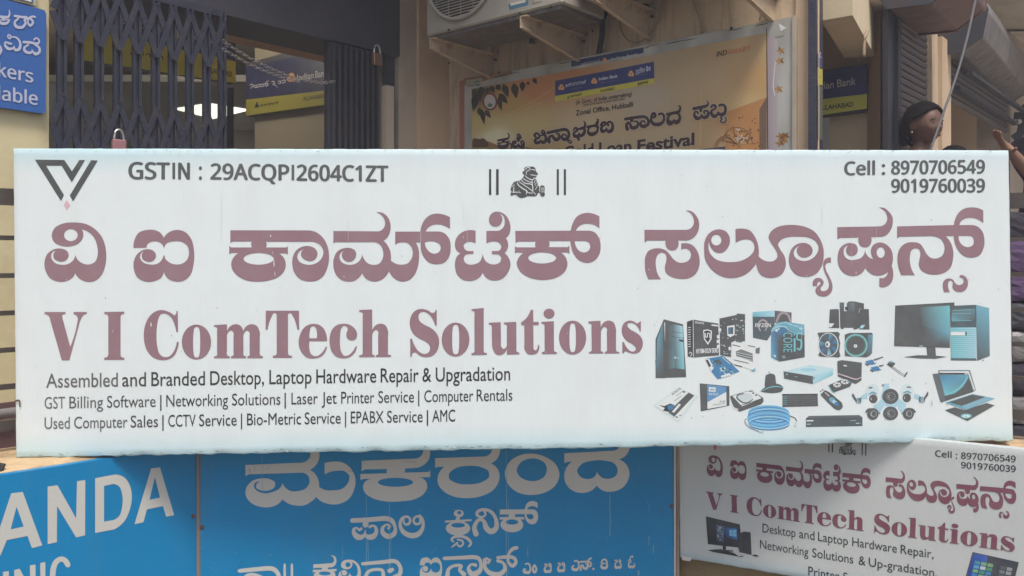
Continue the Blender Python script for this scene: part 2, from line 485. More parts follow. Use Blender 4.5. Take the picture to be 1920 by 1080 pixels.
class Art:
    """flat print: shapes in photo pixels, later laid on the plane of the board they are printed on"""
    def __init__(s): s.v = []; s.f = []; s.c = []; s.o = []; s.k = 0; s.cuts = []
    def cut(s, name=None):
        """what was drawn since the last cut becomes a part of its own"""
        s.cuts.append((len(s.v), len(s.f), name)); return s
    def raw(s, vv, ff, col, lay=0, grow=0.0):
        b = len(s.v); s.k += 1
        n = len(vv)
        for i, p in enumerate(vv):
            s.v.append((p[0], p[1])); s.o.append(lay * 0.00006 + s.k * 1.2e-5 + grow * i / max(1, n))
        cols = col if isinstance(col, list) else [col] * n
        for f in ff:
            s.f.append(tuple(b + i for i in f)); s.c.append([cols[i] for i in f])
        return s
    def poly(s, txt, col, lay=0, holes=(), sub=5):
        loops = [closed(txt, sub) if isinstance(txt, str) else txt] + [closed(h, sub) if isinstance(h, str) else h for h in holes]
        vv, ff = tess(loops)
        return s.raw(vv, ff, col, lay)
    def quad(s, fr, pts, cols, lay=0, nu=1, nv=1):
        """four corners (tl tr br bl) with a colour each"""
        f = FR[fr]; P = [(f[0] + x / f[2], f[1] + y / f[2]) for x, y in pts]
        nu = max(nu, 1); vv = []; cc = []
        for j in range(nv + 1):
            for i in range(nu + 1):
                a, b = i / nu, j / nv
                wt = ((1 - a) * (1 - b), a * (1 - b), a * b, (1 - a) * b)
                vv.append(tuple(sum(wt[k] * P[k][q] for k in range(4)) for q in (0, 1)))
                cc.append(tuple(sum(wt[k] * cols[k][q] for k in range(4)) for q in range(4)))
        ff = [(j * (nu + 1) + i, j * (nu + 1) + i + 1, (j + 1) * (nu + 1) + i + 1, (j + 1) * (nu + 1) + i) for j in range(nv) for i in range(nu)]
        return s.raw(vv, ff, cc, lay)
    def stroke(s, txt, col, lay=1, sub=6, caps=True):
        """pen stroke along x,y,width points"""
        P = [p[0] for p in parse(txt)] if isinstance(txt, str) else txt
        n = len(P); Q = []
        for i in range(n - 1):
            p0 = P[max(i - 1, 0)]; p1 = P[i]; p2 = P[i + 1]; p3 = P[min(i + 2, n - 1)]
            for k in range(sub):
                t = k / sub
                Q.append([0.5 * ((2 * p1[q]) + (-p0[q] + p2[q]) * t + (2 * p0[q] - 5 * p1[q] + 4 * p2[q] - p3[q]) * t * t + (-p0[q] + 3 * p1[q] - 3 * p2[q] + p3[q]) * t**3) for q in range(3)])
        Q.append(list(P[-1]))
        vv = []; ff = []; m = len(Q)
        for i, q in enumerate(Q):
            a = Q[max(i - 1, 0)]; b = Q[min(i + 1, m - 1)]
            dx, dy = b[0] - a[0], b[1] - a[1]; L = math.hypot(dx, dy) or 1
            nx, ny = -dy / L * q[2] / 2, dx / L * q[2] / 2
            vv += [(q[0] + nx, q[1] + ny), (q[0] - nx, q[1] - ny)]
        ff = [(2 * i, 2 * i + 1, 2 * i + 3, 2 * i + 2) for i in range(m - 1)]
        if caps:
            for e, nb in ((0, 1), (m - 1, m - 2)):
                q = Q[e]; dx, dy = q[0] - Q[nb][0], q[1] - Q[nb][1]; a0 = math.atan2(dy, dx)
                b = len(vv)
                for k in range(7):
                    a = a0 - math.pi / 2 + math.pi * k / 6
                    vv.append((q[0] + math.cos(a) * q[2] / 2, q[1] + math.sin(a) * q[2] / 2))
                ff.append(tuple(range(b, b + 7)))
        return s.raw(vv, ff, col, lay, grow=6e-6)
    def glyph(s, g, col, box, lay=1, slope=0.0):
        """a letter measured elsewhere, set into box (x0,y0,x1,y1) with its baseline sloping"""
        loops = GL[g] if isinstance(g, str) else g
        xs = [p[0] for p in loops[0]]; ys = [p[1] for p in loops[0]]
        ax, bx, ay, by = min(xs), max(xs), min(ys), max(ys)
        lo = []
        for l in loops:
            lo.append([(box[0] + (x - ax) / (bx - ax) * (box[2] - box[0]), box[1] + (y - ay) / (by - ay) * (box[3] - box[1]) + slope * (x - ax) / (bx - ax) * (box[2] - box[0])) for x, y in l])
        vv, ff = tess(lo)
        return s.raw(vv, ff, col, lay)
    def text(s, body, x0, y0, x1, y1, h0, h1=None, col=None, lay=1, bold=0.0, font='bf', shear=0.0):
        """a word from (x0,y0) to (x1,y1) along its baseline, capitals h0..h1 pixels high"""
        h1 = h1 or h0
        vv, ff = text_mesh(body, bold if font == 'bf' else 0.0, font)
        if not ff: return s
        fat = bold * h0 * 1.3 if font != 'bf' else 0.0
        for ex, ey in (((-fat, 0), (fat, 0), (0, -fat * .6), (0, fat * .6)) if fat else ((0, 0),)):
            o = []
            for x, y in vv:
                hh = h0 + (h1 - h0) * x
                o.append((x0 + fat + (x1 - x0 - 2 * fat) * x + shear * y * hh + ex, y0 + (y1 - y0) * x - y * hh + ey))
            s.raw(o, ff, col, lay)
        return s
    def grid(s, corners, nu, nv, fn, lay=0):
        """patch tl tr br bl in pixels coloured by fn(u, v)"""
        vv = []; cc = []
        for j in range(nv + 1):
            for i in range(nu + 1):
                a, b = i / nu, j / nv
                wt = ((1 - a) * (1 - b), a * (1 - b), a * b, (1 - a) * b)
                vv.append(tuple(sum(wt[k] * corners[k][q] for k in range(4)) for q in (0, 1)))
                cc.append(fn(a, b))
        ff = [(j * (nu + 1) + i, j * (nu + 1) + i + 1, (j + 1) * (nu + 1) + i + 1, (j + 1) * (nu + 1) + i) for j in range(nv) for i in range(nu)]
        return s.raw(vv, ff, cc, lay)
    def lay_on(s, name, plane, parent, off=0.0006, m=None, warp=None):
        if s.cuts:
            cuts = list(s.cuts); v0 = f0 = 0; last = None
            if cuts[-1][0] < len(s.v): cuts.append((len(s.v), len(s.f), None))
            for v1, f1, nm in cuts:
                if f1 > f0:
                    b = Art(); b.v = s.v[v0:v1]; b.o = s.o[v0:v1]; b.f = [tuple(i - v0 for i in f) for f in s.f[f0:f1]]; b.c = s.c[f0:f1]
                    last = b.lay_on(nm or name, plane, parent, off, m)
                v0, f0 = v1, f1
            return last
        me = bpy.data.meshes.new(name)
        V = []
        for (x, y), o in zip(s.v, s.o):
            if warp: x, y = warp(x, y)
            V.append(plane.at(x, y, off + o))
        me.from_pydata(V, [], s.f)
        at = me.color_attributes.new('ink', 'FLOAT_COLOR', 'CORNER')
        i = 0
        for cs in s.c:
            for c in cs:
                at.data[i].color = (c[0], c[1], c[2], 1); i += 1
        # faces toward the reader
        bm = bmesh.new(); bm.from_mesh(me)
        for f in bm.faces:
            if f.normal.dot(plane.n) < 0: f.normal_flip()
        bm.to_mesh(me); bm.free()
        return link(name, me, parent, m or M['print'])

_fonts = {}
def get_font(k):
    if k == 'bf': return None
    if k not in _fonts:
        f = None
        try:
            p = os.path.join(bpy.utils.system_resource('DATAFILES', path='fonts'), 'NotoSansHebrew-Regular.woff2')
            f = bpy.data.fonts.load(p)      # the interface font that ships inside Blender
        except Exception:
            f = None
        _fonts[k] = f
    return _fonts[k]
_tc = {}
_cap = {}
def _raw_text(body, bold, font):
    cu = bpy.data.curves.new('lettering', 'FONT')
    cu.body = body; cu.size = 1.0; cu.offset = bold; cu.resolution_u = 4
    f = get_font(font)
    if f: cu.font = f
    ob = bpy.data.objects.new('lettering', cu)
    COL.objects.link(ob)
    dg = bpy.context.evaluated_depsgraph_get()
    dg.update()
    me = bpy.data.meshes.new_from_object(ob.evaluated_get(dg))
    vv = [(v.co.x, v.co.y) for v in me.vertices]
    ff = [tuple(p.vertices) for p in me.polygons]
    bpy.data.objects.remove(ob); bpy.data.curves.remove(cu); bpy.data.meshes.remove(me)
    return vv, ff
def text_mesh(body, bold, font):
    k = (body, bold, font)
    if k in _tc: return _tc[k]
    if font not in _cap:
        v, _ = _raw_text('H', 0, font)
        _cap[font] = max(p[1] for p in v)
    vv, ff = _raw_text(body, bold, font)
    if vv:
        a = min(p[0] for p in vv); b = max(p[0] for p in vv); hc = _cap[font]
        vv = [((x - a) / (b - a), y / hc) for x, y in vv]
    _tc[k] = (vv, ff)
    return _tc[k]
# ------------------------------------------------------------------ letter outlines
GL = {}
def G(name, *loops): GL[name] = [closed(l) if isinstance(l, str) else l for l in loops]
G('vi', '@A 565,968c 590,1005 640,1031 705,1030 760,985 790,910 797,830 790,770 765,700 720,645 650,602 560,588 470,597 410,630 388,685 405,735 455,762 520,768 580,750 615,715 625,675 612,640c 655,655 700,695 730,770 732,830 715,880 670,903 620,895 580,865 566,828c 550,870 510,900 455,905 410,890 383,845 390,815 417,801c 402,825 405,858 440,880 485,878 515,840 505,805 465,785 410,788 355,825 333,890 345,960 380,1010 430,1031 500,1028 545,1000', ell('A', 531, 683, 51, 45))
G('ai', '@A 1230,960c 1260,1010 1310,1031 1370,1028 1425,985 1452,900 1455,800 1435,715 1385,658 1330,644 1270,660 1240,685 1228,705c 1205,668 1160,645 1100,645 1040,665 1010,715 1001,779c 1098,779c 1108,748 1140,732 1185,733 1218,755 1230,785c 1250,745 1300,730 1365,735 1405,765 1417,815 1405,865 1370,895 1315,903 1265,885 1240,860 1234,836c 1226,836c 1215,865 1185,895 1120,903 1070,885 1050,850 1058,820 1082,804c 1065,825 1068,860 1100,882 1145,878 1170,840 1160,810 1130,792 1080,792 1030,825 1003,880 1005,945 1030,1000 1080,1030 1150,1030 1205,1005')
G('kaa', '@B 153,248c 850,249c 930,268 990,320 1030,400 1042,490 1025,590 985,665 925,703 855,709 785,690 730,630 711,560 715,490 745,430 800,396 865,391 915,412 938,460 920,505 880,528 825,515 790,475 795,440 816,423c 775,440 755,490 775,530 820,553 880,558 940,535 980,490 990,440 965,385 915,357 850,352c 472,352c 480,378 474,403c 655,403c 671,393c 671,468c 650,456c 585,456c 630,490 652,550 640,610 590,665 500,700 400,711 300,700 215,655 170,600 161,545 180,495 228,453c 165,452c 143,462c 143,388c 160,403c 347,403c 340,378 347,350c 175,350c 153,362c', ell('B', 408, 505, 136, 53))
G('m', '@B 1080,255c 1470,258c 1510,250 1540,215 1543,165 1520,120 1490,97 1465,87c 1520,90 1570,130 1595,200 1590,265 1565,315 1530,342c 1562,375 1590,430 1598,520c 1640,548 1700,558 1750,545 1785,500 1795,450 1780,395 1745,362 1700,357 1665,362 1637,382c 1637,260c 1862,260c @C 45,560 80,495 130,460 185,452 240,462 287,482c 287,582c 240,555 185,543 130,553 95,580 82,603c 190,603c 240,618 280,665 293,740 280,815 240,865 180,880 110,865 60,810 40,745 37,697c @B 1822,359c 1845,410 1852,490 1840,580 1810,650 1765,695 1700,711 1640,690 1600,650 1581,617c 1550,665 1500,700 1450,711 1400,700 1360,670 1340,635c 1310,675 1265,705 1205,710 1145,690 1100,640 1080,570 1085,500 1115,440 1165,412 1225,407 1275,430 1286,470 1270,510 1230,533 1185,522 1160,490 1160,455 1180,435c 1145,455 1135,490 1150,530 1195,555 1245,558 1295,540 1330,500 1340,462c 1355,505 1390,545 1440,560 1490,550 1525,500 1528,440 1505,385 1470,360 1435,355c 1100,355c 1080,365c', '@C 75,697c 170,693 200,712 208,745 195,775 160,790 120,780 88,745')
G('tte', '@C 503,597c 430,594 380,615 340,660 328,715 340,760 377,787c 345,815 330,860 330,910 350,970 395,1010 455,1021 515,1005 548,977 563,948c 580,980 620,1010 670,1018 730,1000 775,950 797,880 785,830 745,785c 770,755 778,720 772,685 757,660c 785,630 797,580 785,510 750,460 705,438 665,437 630,460 615,500 625,540 660,562 700,555 725,520 725,480 703,450c 735,470 748,510 743,555 720,585 680,598c 594,598c 594,703c 640,688 690,692 718,720 712,755 690,768c 640,768c 640,795c 690,795c 718,825 710,860 680,878 630,878 590,855 570,820 563,788c 555,825 535,860 500,878 450,882 415,865 403,830 420,800 445,793c 485,793c 485,768c 440,768c 410,750 404,715 425,695 465,690 503,703c')
G('k', '@C 838,598c 1305,596c 1320,540 1355,480 1410,450 1460,446 1510,458 1548,475c 1548,577c 1510,550 1460,538 1400,545 1365,570 1350,596c 1460,596c 1510,612 1545,660 1558,730 1545,800 1505,850 1440,868 1375,845 1325,780 1307,720 1302,684c 1120,684c 1127,708 1120,735c 1280,735c 1295,720c 1295,790c 1275,780c 1218,780c 1262,820 1278,880 1260,935 1200,985 1110,1010 1030,1010 940,985 875,935 850,870 865,825 908,785c 855,780c 834,788c 834,728c 850,737c 1010,737c 1005,710 1012,688c 865,688c 840,700c', ell('C', 1065, 826, 118, 47), '@C 1340,684c 1430,684c 1460,700 1470,730 1455,765 1420,780 1380,768 1350,730')
G('sa_bar', '@D 98,325c 510,325c 560,310 590,265 590,215 570,170 540,145 508,135c 560,135 605,170 640,230 645,290 625,360 580,410 520,432c 435,430c 438,480 420,515 375,532 330,515 310,475 310,432c 125,432c 100,455c')
G('sa_low', '@D 465,463c 520,458 580,480 630,545 650,620 640,710 600,775 530,812 450,815 370,795 315,755 302,700 315,640 318,595 305,565 270,553 235,570 213,620 213,690 230,765 265,820c 140,820c 110,750 102,660 108,590 140,535 190,513 250,510 310,530 350,570 390,620 430,648 490,653 540,630 562,585 555,540 520,515 465,523c')
G('luu', '@D 1008,318c 1080,312 1150,330 1200,390 1235,480 1240,590c 1275,620 1330,640 1390,635 1425,600 1425,560 1400,510 1360,450 1340,400 1360,345 1420,300 1510,278 1620,278 1720,300 1800,345 1850,410 1885,500 1890,600 1870,690 1820,760 1750,793 1690,795 1620,775 1565,720 1542,640 1550,560 1580,500 1640,462 1710,457 1760,485 1780,530 1765,575 1720,600 1670,600 1630,565 1622,520 1655,485c 1610,510 1590,555 1610,605 1660,632 1730,632 1790,600 1830,545 1838,490 1810,440 1740,402 1640,393 1540,397 1465,425 1435,470 1455,520 1490,570 1512,640 1505,710 1470,770 1400,803 1320,803 1260,775 1225,710 1215,662c 1180,710 1110,770 1010,805 920,805 830,770 750,700 705,620 695,530 700,440 735,370 790,330 850,320 910,340 950,400 950,460 920,520 870,555 820,553 770,515 745,440c 738,500 755,560 800,610 870,640 960,648 1060,635 1140,595 1190,540 1197,480 1170,435 1120,420 1060,430 1010,455c', ell('D', 817, 427, 51, 54))
G('ya_sub', '@E -28,888c -30,840 -8,812 27,805 60,818 77,850 68,880 48,905 50,930 80,938 115,920 130,885 122,830 95,770 75,710 72,660 90,620 120,603 150,603c 150,655c 115,657 95,680 100,725 130,785 158,850 165,910 145,960 100,990 50,990 10,970 -5,935 2,905 30,880 46,862 38,845 22,848 13,865 12,888c')
G('ssa_bar', '@E 212,298c 640,290c 680,275 710,235 712,190 690,140 660,115 628,103c 680,105 725,140 765,200 768,260 745,330 700,380 650,395c 552,398c 553,450 530,488 490,500 450,488 427,450 427,402c 240,405c 215,420c')
G('ssa_low', '@E 490,520c 500,560 525,595 575,618c 553,570 550,525 570,480 610,455 660,453 715,480 755,530 770,600 765,655 757,685c 770,730 772,790 755,850 710,890 660,900 634,893c 634,805c 670,808 705,785 718,748c 680,772 620,783 560,770 515,735 493,705c 470,745 420,780 370,788 300,770 245,720 218,650 218,580 240,510 290,467 350,457 400,475 418,520 405,565 370,587 330,580 303,545 305,505 330,480c 290,500 277,545 295,600 340,625 400,622 450,605 480,570', ell('E', 648, 552, 41, 53))
G('n', '@E 812,290c 1380,277c 1395,210 1430,150 1490,110 1550,100 1610,105 1673,130c 1673,255c 1620,220 1560,205 1490,213 1450,240 1435,277c 1560,277c 1620,295 1665,345 1685,430 1675,510 1635,580 1570,603 1500,595 1430,540 1390,460 1378,385c 1295,388c 1340,440 1370,520 1370,620 1340,710 1280,755 1200,773 1120,765 1060,735 1030,680 1035,620 1045,565 1030,520 995,510 960,525 940,590 940,650 955,715 990,778c 853,778c 825,700 815,610 825,540 860,485 910,455 970,448 1040,465 1075,510 1110,570 1150,605 1210,610 1260,585 1285,530 1280,465 1245,415 1190,392 1120,388c 835,393c 812,410c', '@E 1427,385c 1540,385c 1570,400 1580,435 1570,475 1530,497 1480,488 1440,450')
G('sa_sub', '@E 1437,780c 1475,780 1505,805 1520,855 1510,905 1475,940 1430,947 1385,930 1365,895 1368,850 1350,833 1330,840 1320,875 1325,915 1340,948c 1282,948c 1270,900 1272,850 1295,820 1335,810 1370,825 1395,860 1430,877 1465,865 1478,835 1465,808 1437,805c')
KAN = ['vi', 'ai', 'kaa', 'm', 'tte', 'k', 'sa_bar', 'sa_low', 'luu', 'ya_sub', 'ssa_bar', 'ssa_low', 'n', 'sa_sub']
def oval(fr, cx, y0, y1, a, b):
    """tall narrow counter of a fat-face letter"""
    cy = (y0 + y1) / 2; rx = (b - a) / 2; ry = (y1 - y0) / 2; f = FR[fr]; o = []
    for i in range(24):
        t = 2 * math.pi * i / 24; c, s = math.cos(t), math.sin(t)
        o.append((f[0] + (cx + rx * math.copysign(abs(c) ** 0.55, c)) / f[2], f[1] + (cy + ry * math.copysign(abs(s) ** 0.8, s)) / f[2]))
    return o
G('V', '@G 80,150c 317,150c 317,175c 285,182 280,210c 370,540c 448,275 455,225 440,190 408,175c 408,150c 556,150c 556,172c 520,185 495,220 470,290c 360,694c 275,694c 145,240c 122,190 80,175c')
G('Icap', '@G 753,149c 977,146c 977,173c 945,182 936,210c 936,630c 945,655 978,662c 978,689c 753,689c 753,664c 785,655 798,630c 798,210c 785,180 753,174c')
G('Ccap', '@G 1563,139c 1580,139c 1583,375c 1563,375c 1540,280 1500,205 1440,168 1390,175 1360,230 1345,320 1340,430 1350,540 1375,620 1420,655 1480,650 1530,600 1560,530 1568,487c 1590,487c 1575,570 1535,645 1470,685 1400,692 1310,665 1240,595 1205,500 1197,400 1215,290 1265,195 1330,143 1400,128 1465,142 1540,188c 1556,176')
G('o1', ell('G', 1790, 488, 165, 197, 40), oval('G', 1792, 316, 662, 1752, 1832))
G('m_', '@H 187,298c 333,288c 335,370c 370,310 430,287 485,305 517,370c 550,310 610,287 660,300 695,350 702,430c 702,600c 712,640 738,647c 738,670c 563,670c 563,648c 585,640 588,610c 588,410c 585,375 560,358 535,375 518,430c 518,610c 525,640 548,647c 548,670c 378,670c 378,648c 402,640 407,610c 407,410c 403,375 380,358 355,370 333,430c 333,600c 340,640 364,647c 364,670c 187,670c 187,648c 218,640 222,610c 222,360c 218,325 187,317c')
G('T', '@H 770,135c 1144,135c 1146,348c 1124,348c 1110,280 1080,205 1045,162 1020,175c 1020,600c 1030,635 1065,640c 1065,666c 850,666c 850,640c 885,632 893,600c 893,175c 870,160 825,225 800,300 790,348c 768,348c')
G('e', '@H 1460,478c 1262,478c 1260,560 1275,615 1310,645 1360,640 1415,590 1443,540c 1460,540c 1440,600 1395,650 1320,672 1240,665 1180,615 1145,540 1142,460 1165,380 1220,310 1290,284 1370,295 1430,350 1455,420', '@H 1262,445c 1265,370 1280,320 1305,310 1330,325 1345,380 1343,445c')
G('c', '@H 1780,536c 1797,536c 1775,600 1720,655 1640,672 1570,655 1515,600 1490,520 1490,430 1515,350 1565,300 1630,282 1710,292 1770,335 1798,400 1785,450 1740,472 1695,455 1675,410 1680,375 1692,345 1680,315 1645,308 1620,335 1607,420 1605,520 1620,600 1655,642 1700,635 1750,590')
G('h', '@I 202,128c 347,121c 348,360c 385,300 440,281 490,295 520,345 525,420c 525,600c 530,628 560,632c 560,655c 388,657c 388,635c 412,625 414,600c 414,400c 408,360 385,352 360,375 347,420c 347,600c 352,628 375,635c 375,657c 202,658c 202,635c 235,625 240,600c 240,190c 235,158 202,152c')
G('S', '@I 1058,127c 1074,127c 1074,304c 1056,304c 1030,235 985,175 925,148 885,160 868,200 880,250 930,290 1000,325 1060,375 1095,440 1098,520 1070,600 1020,645 960,658 890,645 825,605 803,615 793,652c 775,652c 775,450c 795,450c 825,530 880,600 940,622 985,600 998,560 985,515 940,480 870,445 810,395 775,320 772,240 795,175 840,130 905,115 970,130 1030,160 1050,152')
G('o2', ell('I', 1285, 460, 156, 191, 40), oval('I', 1287, 292, 626, 1247, 1327))
G('l', '@I 1465,118c 1602,104c 1602,580c 1608,605 1637,608c 1637,632c 1465,635c 1465,612c 1492,605 1498,580c 1498,180c 1492,142 1465,138c')
G('u', '@J -20,271c 114,264c 116,500c 125,550 145,565 168,552 182,500c 182,330c 178,295 148,288c 148,268c 288,260c 290,575c 298,600 322,603c 322,625c 183,630c 182,562c 155,612 105,635 60,625 28,575 15,500c 12,330c 5,298 -20,292c')
G('t', '@J 450,126c 478,126c 480,262c 540,260c 540,298c 480,298c 482,540c 490,575 508,582 525,560 532,521c 546,521c 545,570 520,615 465,630 415,620 387,585 380,520c 378,298c 343,298c 343,265c 390,230 430,175')
G('i_dot', ell('J', 657, 168, 62, 56))
G('i', '@J 572,261c 711,253c 713,570c 720,595 745,600c 745,622c 577,622c 577,600c 605,592 608,565c 606,320c 600,288 572,282c')
G('o3', ell('J', 922, 438, 153, 191, 40), oval('J', 923, 275, 602, 887, 960))
G('n_', '@J 1100,256c 1235,248c 1240,325c 1275,265 1330,246 1380,265 1405,320 1410,390c 1410,565c 1418,592 1448,597c 1448,616c 1282,616c 1282,600c 1305,590 1310,565c 1308,370c 1302,325 1275,318 1250,345 1240,390c 1240,565c 1245,592 1266,597c 1266,616c 1105,616c 1105,600c 1130,592 1137,565c 1135,320c 1130,285 1100,278c')
G('s', '@J 1678,254c 1690,254c 1690,368c 1677,368c 1660,325 1620,285 1575,272 1545,280 1540,310 1570,345 1640,385 1690,430 1712,490 1700,560 1665,605 1610,618 1560,608 1510,592 1497,615c 1482,615c 1482,487c 1500,487c 1520,535 1560,580 1600,596 1630,580 1632,550 1600,515 1540,480 1490,420 1475,360 1485,300 1515,262 1560,246 1610,255 1650,278')
ENG = ['V', 'Icap', 'Ccap', 'o1', 'm_', 'T', 'e', 'c', 'h', 'S', 'o2', 'l', 'u', 't', 'i_dot', 'i', 'o3', 'n_', 's']
# clinic board letters
G('ma', '@K 415,215c 840,198c 890,185 920,150 915,95 880,60 840,45c 930,50 985,100 990,165 960,222 917,255c 950,275 980,320 990,385c 1030,408 1100,413 1170,400 1215,355 1225,300 1190,265 1130,260 1080,268 1033,290c 1033,200c 1100,188 1170,195 1235,240 1272,320 1265,400 1220,480 1140,520 1060,518 1000,495 967,465c 930,500 870,530 800,530 740,510 706,483c 670,520 600,545 530,540 460,510 418,450 425,390 470,340 540,320 605,325 648,355 640,390 590,415 535,412 500,390 505,360 530,345c 490,355 483,385 505,415 560,435 630,425 685,395 706,355c 725,390 770,418 830,418 890,395 915,350 905,300 860,275c 440,288c 417,303c')
G('ka', '@K 1322,183c 1730,165c 1780,148 1800,110 1785,65 1750,35 1720,22c 1790,25 1840,60 1855,115 1840,180 1800,218 1745,238c 1655,243c 1660,258 1650,275c 1840,270c 1855,258c 1855,310c 1770,312c 1820,340 1832,390 1805,440 1740,480 1640,497 1500,498 1410,475 1350,435 1332,380 1350,345 1395,322c 1330,325c 1312,333c 1312,285c 1520,280c 1515,265 1522,247c 1345,250c 1322,265c', ell('K', 1585, 350, 137, 35))
G('ra', '@L 138,150c 480,138c 530,122 550,75 530,30 490,5c 560,10 602,55 603,115 575,165 538,188c 578,215 600,260 598,310 560,375 480,420 370,438 270,425 195,385 158,330 162,265 205,213c 160,213c 138,220c', '@L 237,265 280,225 380,205 470,215 522,245 525,285 480,320 380,338 280,325 240,298')
G('anus', '@L 640,250 680,170 760,125 850,118 940,145 1010,200 1033,270 1000,350 920,400 830,415 730,395 665,340', '@L 725,240 750,185 810,155 880,158 930,190 942,230 925,280 870,312 800,310 745,280')
G('da', '@L 1068,115c 1400,97c 1455,82 1480,45 1460,10 1430,-10c 1500,-8 1540,35 1535,90 1500,140 1460,158c 1510,190 1535,240 1530,300 1490,360 1420,390 1350,385 1301,347c 1260,385 1200,400 1130,385 1080,335 1068,270 1085,215 1125,175c 1085,178c 1068,187c', '@L 1160,240 1190,195 1270,168 1360,168 1430,190 1452,235 1440,275 1390,298 1340,290 1303,248c 1285,285 1240,300 1185,285')

def solve8(src, dst):
    """plane-to-plane map from four matching points"""
    A = []; B = []
    for (x, y), (X, Y) in zip(src, dst):
        A.append([x, y, 1, 0, 0, 0, -X * x, -X * y]); B.append(X)
        A.append([0, 0, 0, x, y, 1, -Y * x, -Y * y]); B.append(Y)
    n = 8
    for i in range(n):
        p = max(range(i, n), key=lambda r: abs(A[r][i]))
        A[i], A[p] = A[p], A[i]; B[i], B[p] = B[p], B[i]
        for r in range(n):
            if r != i:
                f = A[r][i] / A[i][i]
                A[r] = [a - f * b for a, b in zip(A[r], A[i])]; B[r] -= f * B[i]
    h = [B[i] / A[i][i] for i in range(n)]
    return lambda x, y: ((h[0] * x + h[1] * y + h[2]) / (h[6] * x + h[7] * y + 1), (h[3] * x + h[4] * y + h[5]) / (h[6] * x + h[7] * y + 1))

# ------------------------------------------------------------------ artwork of the main signboard
MAR = rgb(145, 114, 123)
DK = rgb(52, 56, 58)
DG = rgb(84, 88, 88)
def title_kn(a):
    for g in KAN: 
        vv, ff = tess(GL[g]); a.raw(vv, ff, MAR, 1)
        if g not in ('sa_bar', 'luu', 'ssa_bar', 'n'): a.cut('letter')
def title_en(a):
    for g in ENG:
        vv, ff = tess(GL[g]); a.raw(vv, ff, MAR, 1)
        if g != 'i_dot': a.cut('letter')
def words(a, lst, base, h, col, bold=0.012, font='bf', hh=None):
    """words given as (text, x0, x1) on a baseline through base=((x,y),(x,y))"""
    (xa, ya), (xb, yb) = base
    for t, x0, x1 in lst:
        y = lambda x: ya + (yb - ya) * (x - xa) / (xb - xa)
        c = col(x0) if callable(col) else col
        a.text(t, x0, y(x0), x1, y(x1), h, h, c, 1, bold, font); a.cut('word' if t != '|' else 'divider')
def emblem(a, fx=lambda x, y: (x, y)):
    """seated bull emblem between two pairs of upright strokes"""
    lg = rgb(222, 226, 224)
    X = Art()
    for x0, x1 in ((180, 225), (322, 374), (1535, 1578), (1676, 1720)):
        X.quad('X', [(x0, 290), (x1, 290), (x1, 806), (x0, 806)], [DK] * 4)
    X.poly('@X 880,270c 920,245 1000,238 1065,240c 1110,280 1118,325 1155,370c 1150,412 1060,420 1130,432c 1120,452 1050,450 1110,480c 1150,560 1170,620 1200,660c 1215,622 1260,615 1295,650c 1298,700 1290,740 1300,790c 1280,830 1230,835 1205,800c 1195,770 1180,760 1150,795c 1110,830 1040,832 950,828c 880,860 800,860 760,835c 720,810 700,800 660,810c 610,810 610,790 625,750c 612,700 625,640 650,590c 690,540 740,530 790,520c 840,480 870,440 885,410c 855,370 850,340 880,330', rgb(70, 74, 76), 1)
    for st in ('@X 905,300,16 940,262,14 990,262,14 1000,300,12 960,320,14 925,350,12 930,400,10', '@X 1030,300,14 1090,300,12 1095,330,10', '@X 1010,400,14 1080,410,14 1150,414,8', '@X 905,420,12 950,465,14 1040,500,18 1100,470,10',
               '@X 860,470,12 930,520,14 1040,560,14', '@X 820,500,12 900,570,16 1040,600,18 1055,720,18', '@X 780,540,12 900,620,14 1000,690,14 1060,740,14', '@X 745,560,14 770,610,16 860,680,20 930,720,18 960,760,14 1060,770,14', '@X 1040,510,12 1050,600,12 1060,700,14', '@X 1110,500,10 1080,570,10',
               '@X 1135,540,10 1100,620,10', '@X 1160,590,10 1110,700,10', '@X 1190,640,12 1190,740,12', '@X 1215,670,12 1290,668,12', '@X 1215,705,12 1290,705,12', '@X 1215,745,10 1290,742,10', '@X 680,640,12 675,740,14 740,750,12 820,765,10', '@X 640,640,10 690,600,10', '@X 930,730,12 925,800,10', '@X 1070,740,10 1110,800,12', '@X 620,740,10 690,760,12', '@X 730,800,8 745,830,8', '@X 775,720,10 790,745,8'):
        X.stroke(st, lg, 2, caps=False)
    b = len(a.v)
    for p, o in zip(X.v, X.o): a.v.append(fx(*p)); a.o.append(o + 0.0001)
    for f, c in zip(X.f, X.c): a.f.append(tuple(b + i for i in f)); a.c.append(c)
    for q in range(4): a.cuts.append((b + 4 * (q + 1), q + 1, 'upright_mark'))

